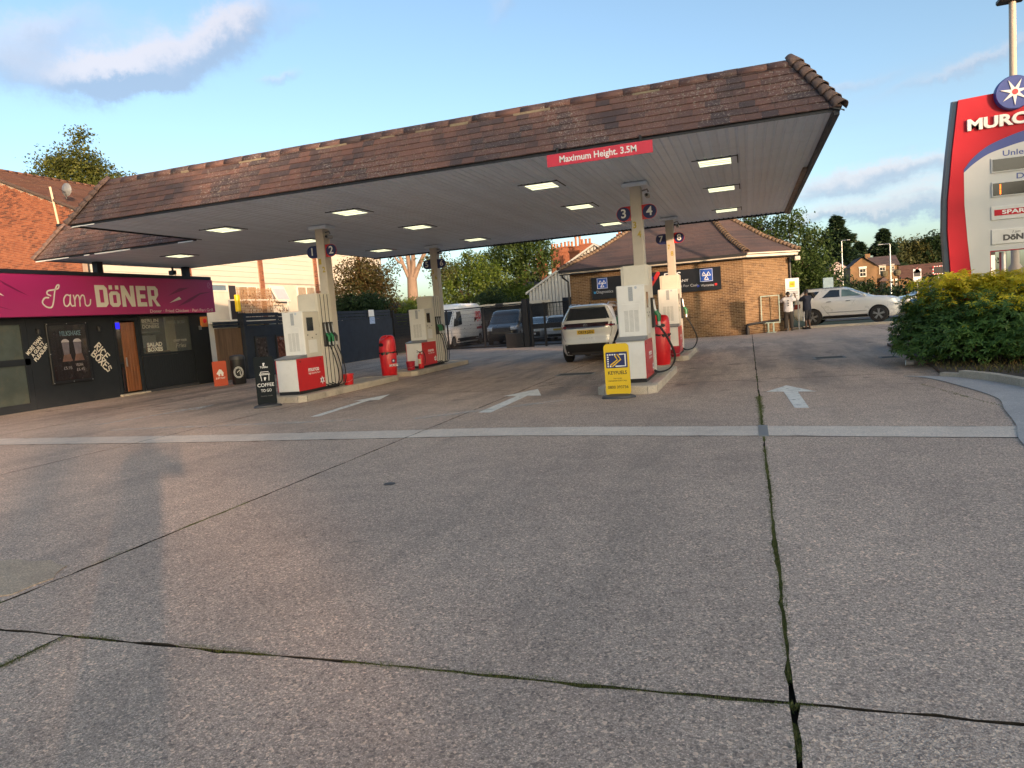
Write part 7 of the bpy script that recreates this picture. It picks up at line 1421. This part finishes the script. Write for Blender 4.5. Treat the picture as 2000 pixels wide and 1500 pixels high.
# ------------------------------------------------------------------ vegetation
def leaf_cloud(lumps, n, size, seed, clump=.22, shell=.45, flat_=.0, droop=0.0, aspect=.55, per=14):
    """rhombic leaves gathered in sprays through the volume of ellipsoid lumps"""
    g = np.random.default_rng(seed); vol = np.array([a[3] * a[4] * a[5] for a in lumps]) ** .75; pr = vol / vol.sum(); nc = max(8, n // per)
    li = g.choice(len(lumps), nc, p=pr); L = np.array(lumps)[li]
    d = g.normal(size=(nc, 3)); d /= np.linalg.norm(d, axis=1)[:, None]; rad = shell + (1 - shell) * g.random(nc) ** .6
    lump_n = 1 + .28 * np.sin(d[:, 0] * 5.1 + L[:, 0]) * np.sin(d[:, 1] * 4.3 + L[:, 1]) + .18 * np.sin(d[:, 2] * 9 + seed + L[:, 0] * 3)
    cc = L[:, :3] + d * L[:, 3:6] * (rad * lump_n)[:, None]
    m = nc * per; c = np.repeat(cc, per, 0) + g.normal(size=(m, 3)) * clump * np.array([1, 1, .75]); out = np.repeat(d, per, 0)
    c[:, 2] -= droop * np.abs(g.normal(size=m))
    nrm = out * .7 + g.normal(size=(m, 3)) * .8 + np.array([0, 0, .5 + flat_]); nrm /= np.linalg.norm(nrm, axis=1)[:, None]
    a = np.cross(nrm, g.normal(size=(m, 3))); a /= np.linalg.norm(a, axis=1)[:, None] + 1e-9; b = np.cross(nrm, a); s = size * g.uniform(.55, 1.25, m)[:, None]
    V = np.stack([c - a * s * .5, c + b * s * aspect * .5 + nrm * s * .06, c + a * s * .5, c - b * s * aspect * .5 + nrm * s * .06], 1).reshape(-1, 3); F = np.arange(m * 4).reshape(-1, 4)
    return V, F
def tree(name, label, base, trunk_top, lumps, n, size, lm, seed, r=.25, bark=None, limbs=5, group=None, cat='tree', **kw):
    t = thing(name, label, cat, base, 0, group); B = Vector(base); mb = MB(); g = random.Random(seed); T0 = Vector(trunk_top) - B
    mb.tube(smooth_path([(0, 0, -.1), tuple(T0 * .45 + Vector((g.uniform(-.15, .15), g.uniform(-.15, .15), 0))), tuple(T0)], 4), [r * 1.25] + [r * (1 - .05 * i) for i in range(1, 9)], 9)
    for i in range(min(limbs, len(lumps))):
        c = Vector(lumps[i][:3]) - B; st = T0 * g.uniform(.55, .95); mid = st.lerp(c, .5) + Vector((g.uniform(-.3, .3), g.uniform(-.3, .3), .2)); mb.tube(smooth_path([tuple(st), tuple(mid), tuple(c)], 4), [r * .5 * (1 - .1 * k) for k in range(9)], 6)
    mb.build('trunk', bark or M_bark, t, True)
    V, F = leaf_cloud(lumps, n, size, seed, **kw); V = V - np.array(base); np_mesh('crown', V, F, lm, t); return t
LM_mid = leaf_mat('leaf_mid', (.030, .060, .014), (.070, .105, .026)); LM_dark = leaf_mat('leaf_dark', (.014, .032, .013), (.030, .056, .020)); LM_lime = leaf_mat('leaf_lime', (.06, .105, .015), (.13, .17, .03)); LM_olive = leaf_mat('leaf_olive', (.05, .058, .018), (.10, .095, .028)); LM_rust = leaf_mat('leaf_rust', (.09, .055, .02), (.06, .065, .02)); LM_plum = leaf_mat('leaf_plum', (.03, .013, .014), (.055, .024, .022)); LM_con = leaf_mat('leaf_conifer', (.012, .030, .016), (.028, .050, .022), .15); LM_wil = leaf_mat('leaf_willow', (.06, .075, .03), (.095, .105, .045))
tree('broadleaf_tree', 'tall tree above the red brick terrace roof', (-46, 41, 0), (-46, 41, 11), [(-46.5, 41, 13.6, 3.1, 2.4, 2.4), (-43.8, 41, 12.4, 1.9, 2, 1.6), (-48.6, 41, 13.0, 1.7, 1.8, 1.5), (-44.7, 41, 14.2, 1.6, 1.6, 1.3), (-46.6, 41, 15.6, 1.1, 1.1, 1.1), (-50.0, 41, 14.4, 1.4, 1, 1.1), (-45.4, 41, 16.8, .8, .7, .8), (-48, 41, 15.4, .9, .9, .8), (-51.8, 41, 13.0, .8, .8, 1.0), (-42.2, 41, 13.0, 1.1, .8, .9), (-46, 40, 11.3, 3.4, 2, 1.6)], 26000, .24, leaf_mat('leaf_gold', (.055, .075, .016), (.12, .125, .028)), 3, .4, clump=.26, shell=.35)
tree('shrub', 'large russet topped shrub behind the painted wall', (-22, 38, 0), (-22, 38, 2), [(-22.2, 38, 3.4, 1.7, 1.5, 1.4), (-21.2, 38, 4.4, 1.2, 1.1, 1.1), (-22.6, 38, 4.9, 1.0, 1, .9), (-20.6, 37.8, 3.2, 1.1, 1.1, 1.1), (-21.6, 38, 5.3, .7, .7, .6)], 11000, .17, LM_rust, 5, .12, cat='shrub', clump=.2, shell=.5)
tree('shrub', 'dark green shrub leaning over the painted wall', (-20.6, 36, 0), (-20.6, 36, 1.6), [(-20.9, 36, 2.7, 1.5, 1.0, .75), (-19.9, 35.2, 2.9, .9, .9, .6), (-21.6, 35.5, 2.9, 1.0, .9, .7)], 8000, .16, LM_dark, 6, .1, cat='shrub', clump=.18)
t = tree('yellow_hedge', 'yellow green hedge spilling over the black slatted gate', (-20.6, 42, 0), (-20.6, 42, 1.2), [(-22.0, 42.5, 2.5, 1.2, .9, .75), (-20.6, 42, 2.6, 1.2, .9, .7), (-19.7, 39.5, 2.4, .6, .8, .5), (-19.4, 38.6, 2.1, .4, .6, .5)], 7000, .17, LM_lime, 8, .1, cat='hedge', clump=.18)
# pollarded tree: pale forked trunk and a thin crown
t = thing('pollard_tree', 'bare pale trunk of a pollarded tree forking under the canopy', 'tree', (-23, 47, 0)); mb = MB(); mb.tube([(0, 0, 0), (.02, 0, 2.4), (.1, 0, 4.4), (.12, 0, 5.0)], [.5, .42, .36, .34], 10)
for p, r_ in (([(.0, 0, 4.7), (-.35, 0, 5.6), (-.75, .1, 6.6), (-1.1, .1, 7.4)], .15), ([(.1, 0, 4.8), (-.05, .1, 6.0), (-.2, .1, 7.8)], .2), ([(.15, 0, 4.8), (.35, 0, 6.0), (.4, 0, 7.9)], .18), ([(.2, 0, 4.7), (.8, 0, 5.8), (1.35, 0, 6.7), (1.9, 0, 7.6)], .18), ([(-.5, 0, 6.0), (-.95, 0, 6.3), (-1.2, 0, 6.9)], .08)): mb.tube(smooth_path(p, 4), [r_ * (1.15 - .05 * i) for i in range(4 * (len(p) - 1) + 1)], 8)
mb.build('trunk', M_barkw, t, True); V, F = leaf_cloud([(1.7, .5, 6.2, .9, .8, .9), (-1.2, .5, 5.9, .6, .6, .7), (.9, .8, 8.2, 2, 1, .8), (2.2, 1, 5.2, .7, .7, .6)], 2600, .2, 31, clump=.28); np_mesh('crown', V, F, LM_olive, t)
tree('broadleaf_tree', 'bright lime green tree behind the white van', (-23, 58, 0), (-23, 58, 3), [(-23.5, 58, 4.2, 2.2, 2, 1.9), (-21.2, 58, 5.0, 1.8, 1.8, 1.5), (-24.6, 58, 5.6, 1.5, 1.5, 1.3), (-22.4, 58, 6.4, 1.2, 1.2, 1.0), (-20.2, 58, 3.6, 1.5, 1.5, 1.5)], 14000, .24, LM_lime, 12, .25, clump=.26)
tree('broadleaf_tree', 'big dark green tree in front of the chimneys', (-20, 63, 0), (-20, 63, 4.5), [(-20.6, 63, 7.2, 2.2, 2, 1.6), (-18.0, 63, 7.3, 1.7, 1.6, 1.3), (-22.6, 63, 6.4, 1.5, 1.5, 1.4), (-19.2, 63, 5.6, 1.8, 1.6, 1.2), (-17.2, 63, 6.0, .9, .9, .8), (-20.5, 63, 9.0, 2.2, 2, 1.2), (-18.2, 63, 8.9, 1.5, 1.5, 1.0)], 15000, .26, LM_mid, 13, .3, clump=.28)
tree('shrub', 'rounded dark shrub beside the shutter shed', (-19, 53, 0), (-19, 53, 1.5), [(-19.3, 53, 2.6, 1.4, 1.1, 1.3), (-18.1, 53, 2.4, 1.0, 1, 1.1)], 6000, .18, LM_dark, 14, .1, cat='shrub'); tree('shrub', 'yellow flecked shrub between the dark shrub and the villa', (-18.0, 58, 0), (-18, 58, 2), [(-18.2, 58, 3.2, 1.2, 1, 1.5), (-17.2, 58, 2.9, .9, .9, 1.0)], 6000, .2, LM_lime, 15, .1, cat='shrub')
tree('broadleaf_tree', 'broad leafy tree right of the kiosk roof', (2.6, 52, 0), (2.6, 52, 2.6), [(2.6, 52, 4.9, 2.0, 1.8, 1.6), (.6, 52, 5.4, 1.5, 1.4, 1.3), (4.0, 52, 3.6, 1.5, 1.5, 1.6), (2.8, 52, 6.5, 1.1, 1.1, .8), (4.3, 52, 5.2, .8, .8, .8), (1.6, 52, 3.2, 2.2, 1.6, 1.7), (4.6, 52, 2.4, 1.4, 1.3, 1.3), (.9, 52, 6.8, .9, .9, .6)], 15000, .22, LM_mid, 16, .22, clump=.26); tree('broadleaf_tree', 'dark low tree behind the silver SUV', (4.6, 60, 0), (4.6, 60, 1.5), [(4.2, 60, 2.4, 2.0, 1.6, 1.5), (6.0, 60, 1.8, 1.4, 1.3, 1.3), (2.6, 60, 3.0, 1.5, 1.5, 1.6)], 9000, .25, LM_dark, 17, .2)
tree('plum_tree', 'purple leaved tree top over the kiosk hip', (.3, 60, 0), (.3, 60, 4), [(.2, 60, 6.7, 1.4, 1.2, 1.0), (1.2, 60, 6.2, 1.0, 1, .9), (-1.0, 60, 6.4, .9, .9, .8)], 3500, .22, LM_plum, 18, .18, clump=.32)
def conifer(label, base, h, rad, lm, seed, n=11000, z0=.5, size=.65):
    t = thing('conifer_tree', label, 'tree', base); g = np.random.default_rng(seed); MB().tube([(0, 0, 0), (0, 0, h * .95)], [rad * .10, .05], 8).build('trunk', M_bark, t)
    nb = n // 26; z = g.random(nb) ** .75; zz = z0 + (h - z0) * z; a = g.random(nb) * 6.283; env = rad * (1 - z) ** .62 * (.72 + .28 * np.sin(z * 24 + seed) ) * g.uniform(.65, 1.12, nb) + .15
    f = g.random((nb, 26)) ** .6; r_ = env[:, None] * f; x = np.cos(a)[:, None] * r_ + g.normal(size=f.shape) * .20; y = np.sin(a)[:, None] * r_ + g.normal(size=f.shape) * .20; zc = zz[:, None] - .22 * r_ + .10 * f ** 3 * env[:, None] + g.normal(size=f.shape) * .16
    c = np.stack([x, y, zc], -1).reshape(-1, 3); m = len(c); aa = np.repeat(a, 26) + g.normal(size=m) * .5; d = np.stack([np.cos(aa), np.sin(aa), g.normal(size=m) * .3 - .1], 1); d /= np.linalg.norm(d, axis=1)[:, None]; n_ = np.cross(d, g.normal(size=(m, 3))); n_ /= np.linalg.norm(n_, axis=1)[:, None]; s = size * g.uniform(.5, 1.3, m)[:, None]
    V = np.stack([c - d * s * .5, c + n_ * s * .16, c + d * s * .6, c - n_ * s * .16], 1).reshape(-1, 3); np_mesh('crown', V, np.arange(m * 4).reshape(-1, 4), lm, t)
conifer('dark conifer tallest behind the brick cottage', (17.4, 158, 0), 16.3, 7.6, LM_con, 21, 26000, size=1.0); conifer('conifer directly above the cottage roof, second tallest', (27.3, 168, 0), 13.6, 6.0, LM_con, 22, 17000, size=1.0); conifer('slim conifer between the two tallest conifers', (22.4, 166, 0), 11.3, 5.0, LM_con, 23, 12000, size=1.0)
for (x, w, h, lab, lm, sd) in ((5.5, 4, 11, 'dark tree showing between kiosk tree and conifers', LM_dark, 53), (31.5, 4.2, 11.8, 'grey green willow to the right of the cottage gable', LM_wil, 24), (37.5, 4.4, 12.3, 'dark rounded tree beside the red totem edge', LM_dark, 25), (42.5, 4.4, 12, 'dark rounded tree hidden behind the totem', LM_dark, 26), (11.5, 4.6, 12, 'wide dark tree left of the tallest conifer', LM_dark, 27), (34.4, 3.4, 11.4, 'olive tree between willow and totem', LM_olive, 28)):
    tree('broadleaf_tree', lab, (x, 172, 0), (x, 172, 4), [(x, 172, h * .55, w, 2.5, h * .32), (x - w * .5, 172, h * .45, w * .7, 2, h * .3), (x + w * .5, 172, h * .5, w * .7, 2, h * .32), (x, 172, h * .8, w * .55, 1.6, h * .18)], 11000, .62, lm, sd, .3, clump=.5)
MB().tube([(0, 0, 0), (.1, 0, 9), (.3, 0, 11.5)], [.2, .1, .02], 6).build('x', M_bark) if False else None
tree('shrub', 'creeper and shrubs at the foot of the brick cottage', (18.6, 128, 0), (18.6, 128, .8), [(18.4, 129, 1.6, 1.3, .6, 1.6), (21.5, 128, 1.0, 1.6, .6, 1.0), (16.2, 128, 1.6, 1.0, .7, 1.4)], 2600, .42, LM_dark, 29, .1, cat='shrub', clump=.3); tree('shrub', 'green roadside scrub beyond the big bush', (13.5, 66, 0), (13.5, 66, .6), [(12.6, 66, .9, 2.2, 1, 1.0), (15.2, 66, 1.1, 2.2, 1, 1.1), (24, 100, 1.6, 4, 1, 1.5)], 7000, .3, LM_dark, 30, .08, cat='shrub')
# ---- the big bush by the totem: whorls of long glossy leaflets on a twiggy frame
def bush():
    t = thing('mexican_orange_bush', 'big yellow green evergreen bush in front of the price totem', 'bush', (5.6, 16.6, .1)); g = np.random.default_rng(77)
    lum = [(4.1, 16.9, 1.02, 1.05, 1.2, .80), (5.3, 16.3, 1.05, 1.15, 1.3, .80), (6.6, 16.0, 1.05, 1.3, 1.4, .80), (8.0, 16.0, 1.0, 1.4, 1.5, .80), (3.55, 16.8, .66, .75, 1.0, .60), (4.6, 15.4, .70, .95, .9, .62), (5.9, 14.8, .72, 1.1, .9, .62), (7.4, 14.4, .72, 1.3, .9, .62), (4.9, 18.0, .9, 1.5, 1.2, .8), (7.2, 18.0, .9, 2.0, 1.2, .8), (3.25, 16.4, .38, .45, .9, .36), (3.9, 15.2, .42, .7, .6, .40), (5.0, 14.5, .42, .9, .5, .40), (6.4, 13.9, .42, 1.1, .5, .40), (3.9, 16.0, .55, .8, .9, .55), (5.5, 15.3, .6, 1.1, .9, .6)]
    L = np.array(lum); nc = 15000; pr = (L[:, 3] * L[:, 4] * L[:, 5]) ** .67; li = g.choice(len(L), nc, p=pr / pr.sum()); d = g.normal(size=(nc, 3)); d[:, 2] = np.where(d[:, 2] < -.75, -d[:, 2], d[:, 2]); d /= np.linalg.norm(d, axis=1)[:, None]
    rad = 1.0 - .30 * g.random(nc) ** 1.6; bump = 1 + .12 * np.sin(d[:, 0] * 7 + L[li, 0] * 4) * np.sin(d[:, 1] * 6 + L[li, 1]) + .07 * np.sin(d[:, 2] * 13 + L[li, 0]); c = L[li, :3] + d * L[li, 3:6] * (rad * bump)[:, None]; keep = c[:, 2] > .13; c = c[keep]; d = d[keep]; rad = rad[keep]; nc = len(c)
    per = 7; ax = d * .55 + np.array([0, 0, .8]) + g.normal(size=(nc, 3)) * .28; ax /= np.linalg.norm(ax, axis=1)[:, None]; u = np.cross(ax, g.normal(size=(nc, 3))); u /= np.linalg.norm(u, axis=1)[:, None]; v = np.cross(ax, u)
    an = (np.arange(per) / per * 6.283)[None, :] + g.normal(size=(nc, per)) * .2; dr = np.cos(an)[..., None] * u[:, None] + np.sin(an)[..., None] * v[:, None]; ln = g.uniform(.075, .125, (nc, per))[..., None]; tip = dr * ln - ax[:, None] * ln * g.uniform(-.15, .55, (nc, per))[..., None]
    wd = np.cross(tip, ax[:, None]); wd /= np.linalg.norm(wd, axis=-1)[..., None] + 1e-9; wd = wd * ln * .17; b = c[:, None] + np.zeros_like(tip); mid = b + tip * .55 + ax[:, None] * ln * .06
    V = np.stack([b, mid + wd, b + tip, mid - wd], 2).reshape(-1, 3) - np.array([5.6, 16.6, .1]); lime = (c[:, 2] + .35 * d[:, 2] - .18 * (c[:, 0] < 4.4) + g.normal(size=nc) * .16) > 1.36  # upper leaflets: young growth, with golden sunlight put into the colour
    F = np.arange(nc * per * 4).reshape(nc, per, 4); np_mesh('old_foliage', V, F[~lime].reshape(-1, 4), leaf_mat('bush_green', (.048, .11, .028), (.11, .19, .046), .3, .4), t); np_mesh('young_sunlit_foliage', V, F[lime].reshape(-1, 4), leaf_mat('bush_lime_sunlit', (.36, .36, .02), (.58, .50, .04), .35, .4), t)
    gr = random.Random(5); mb = MB()
    for i in range(34):
        x = gr.uniform(3.6, 8.5); y = gr.uniform(15.3, 17.5); p = Vector((x - 5.6, y - 16.6, 0)); q = Vector((x - 5.6 + gr.uniform(-.5, .5), y - 16.6 + gr.uniform(-.5, .2), gr.uniform(.35, .9))); mid = p.lerp(q, .5) + Vector((gr.uniform(-.15, .15), gr.uniform(-.15, .15), .1)); mb.tube(smooth_path([p, mid, q], 4), [.016 - .0014 * k for k in range(9)], 5)
    mb.build('branches', mat('grey_twig', (.17, .14, .11), rough=.9, var=.3), t)
bush()
# dry leaves and weeds at the foot of the bush
gv = []; gf = []; gg = random.Random(9)
for i in range(2600):
    x = gg.uniform(3.0, 9); y = gg.uniform(12.2, 15.6)
    if x < 3.2 + max(0, (13.9 - y)) * .25 or y < 13.6 - (x - 3.5) * 1.2: continue
    a = gg.uniform(0, 6.28); l = gg.uniform(.03, .09); b = len(gv); w = .012; gv += [(x - math.sin(a) * w, y + math.cos(a) * w, .1), (x + math.sin(a) * w, y - math.cos(a) * w, .1), (x + math.cos(a) * l * .6, y + math.sin(a) * l * .6, .1 + l)]; gf.append((b, b + 1, b + 2))
o = np_mesh('bed_weeds', np.array(gv), np.array(gf), leaf_mat('weeds', (.04, .06, .015), (.16, .12, .05), .2, .8), None, 3); tag(o, 'short weeds and dry leaves in the planting bed', 'weeds', kind='stuff')
# ------------------------------------------------------------------ unseen house and trees added behind camera, keeping low sun off the forecourt
SH_ = Vector((.703, -.711, 0)); NH = Vector((.711, .703, 0))
def opp(q, t_, z=0): p = SH_ * t_ + NH * q; return (p.x, p.y, z)
hs = thing('sun_block_house', 'added brick house behind the viewer, blocking low sun from the forecourt', 'house', opp(7.2, 41))
A_, B_, Cc, Dd = (Vector(opp(q, t_)) for q, t_ in ((1.5, 37.5), (13.2, 37.5), (13.2, 44.5), (1.5, 44.5)))
MB().prism([tuple(A_), tuple(B_), tuple(Cc), tuple(Dd)], (0, 0, 6.4)).build('wall', M_brk_h, hs, world=True)
e = [v + Vector((0, 0, 6.3)) for v in (A_, B_, Cc, Dd)]; ra, rb_ = (Vector(opp(q, 41, 9.4)) for q in (2.2, 12.6))
courses('roof', e[0], e[1], ra, rb_, 12, M_tileh, hs); courses('roof', e[2], e[3], rb_, ra, 12, M_tileh, hs); MB().add([tuple(e[1]), tuple(e[2]), tuple(rb_)], [(0, 1, 2)]).add([tuple(e[0]), tuple(e[3]), tuple(ra)], [(0, 1, 2)]).build('gable', M_brk_h, hs, world=True)
for q in (3.5, 6.5, 9.5, 12): 
    o = Vector(opp(q, 37.46)); 
    for z in (1.0, 3.9): MB().prism([tuple(o + NH * -.6 + Vector((0, 0, z))), tuple(o + NH * .6 + Vector((0, 0, z))), tuple(o + NH * .6 + Vector((0, 0, z + 1.3))), tuple(o + NH * -.6 + Vector((0, 0, z + 1.3)))], tuple(SH_ * -.03)).build('window', M_glass, hs, world=True)
def back_tree(label, q, t_, z0, lumps, n, size, seed, lm=LM_mid, **kw): b = opp(q, t_); tree('sun_block_tree', label, b, (b[0], b[1], z0), [(*opp(a, t_ + c_, z), rx, rx, rz) for (a, c_, z, rx, rz) in lumps], n, size, lm, seed, .3, **kw)
back_tree('tall added sun blocking tree over the opposite house roof, first along the road', 3.5, 47, 5, [(2.8, 0, 10.4, 2.0, 1.6), (4.8, 0, 11.0, 1.7, 1.5), (3.2, 0, 8.4, 2.2, 1.6)], 9000, .34, 41, clump=.4)
back_tree('tall added sun blocking tree over the opposite house roof, second along the road', 8.2, 47, 5, [(7.2, 0, 10.2, 2.0, 1.7), (9.6, 0, 10.4, 1.8, 1.5), (8.2, 0, 11.6, 1.3, 1.0)], 9000, .34, 42, clump=.4)
back_tree('high crowned added sun blocking tree left of the opposite house', -1.2, 40, 6, [(-.2, 0, 9.3, 1.6, 1.3), (-2.6, 0, 9.7, 1.8, 1.4), (-1.2, 0, 11.2, 1.6, 1.0), (-4.6, 0, 9.8, 1.5, 1.5), (.9, 0, 8.2, 1.0, 1.0), (-1.5, 0, 3.3, 2.4, 1.45), (1.0, 0, 3.5, 1.2, 1.4), (-4.4, 0, 3.3, 2.2, 1.5), (1.6, 0, 5.4, .3, 1.0), (-1.5, 0, 1.8, 3, 1.6), (-3, 0, 3.5, 1.2, 1.3), (-.2, 0, 3.5, 1.0, 1.3)], 52000, .40, 43, clump=.42)  # gap between crown and low growth shaped to let sun patches through
back_tree('bushy added sun blocking tree farther left along the road', -7.4, 40, 4, [(-6.6, 0, 7.8, 1.8, 2.0), (-8.8, 0, 7.6, 2.0, 2.2), (-7.5, 0, 5.0, 2.4, 2.2), (-5.4, 0, 9.6, 1.0, .9)], 8000, .34, 44, clump=.42)
back_tree('low dense added sun blocking tree right of the opposite house', 15.2, 40, 3, [(14.2, 0, 3.8, 1.2, 1.6), (13.0, 0, 7.2, .8, 1.4), (15.4, 0, 3.8, 1.0, 1.6), (15, 0, 2.2, 1.8, 2.0)], 9000, .34, 45, clump=.38)
back_tree('clipped added sun blocking tree row end, farther right', 20.0, 40, 3, [(17.7, 0, 8.6, 1.5, 2.9), (19.6, 0, 8.8, 1.7, 3.0), (21.2, 0, 7.6, 1.5, 2.6), (18.2, 0, 4.6, 1.8, 2.6), (20.8, 0, 4.4, 1.9, 2.6), (19.5, 0, 2.2, 3.0, 2.0), (22.6, 0, 4.6, 1.3, 2.6)], 22000, .34, 46, clump=.36)
back_tree('rounded added sun blocking tree at the far right corner', 26.5, 40, 3, [(24.6, 0, 5.4, 1.6, 2.5), (26.6, 0, 6.2, 1.5, 2.9), (26.4, 0, 2.6, 3.2, 2.3), (28.4, 0, 7.2, 1.5, 3.0), (30.4, 0, 7.4, 1.7, 3.2), (32.4, 0, 7.4, 1.6, 3.2)], 34000, .34, 47, clump=.36)
back_tree('rounded added sun blocking tree beyond the far right corner', 34, 40, 3, [(33, 0, 5.6, 2.2, 2.6), (36, 0, 5.8, 2.2, 2.7), (34.4, 0, 2.6, 3.2, 2.3), (39, 0, 5.5, 2, 2.6)], 10000, .36, 48, clump=.38)
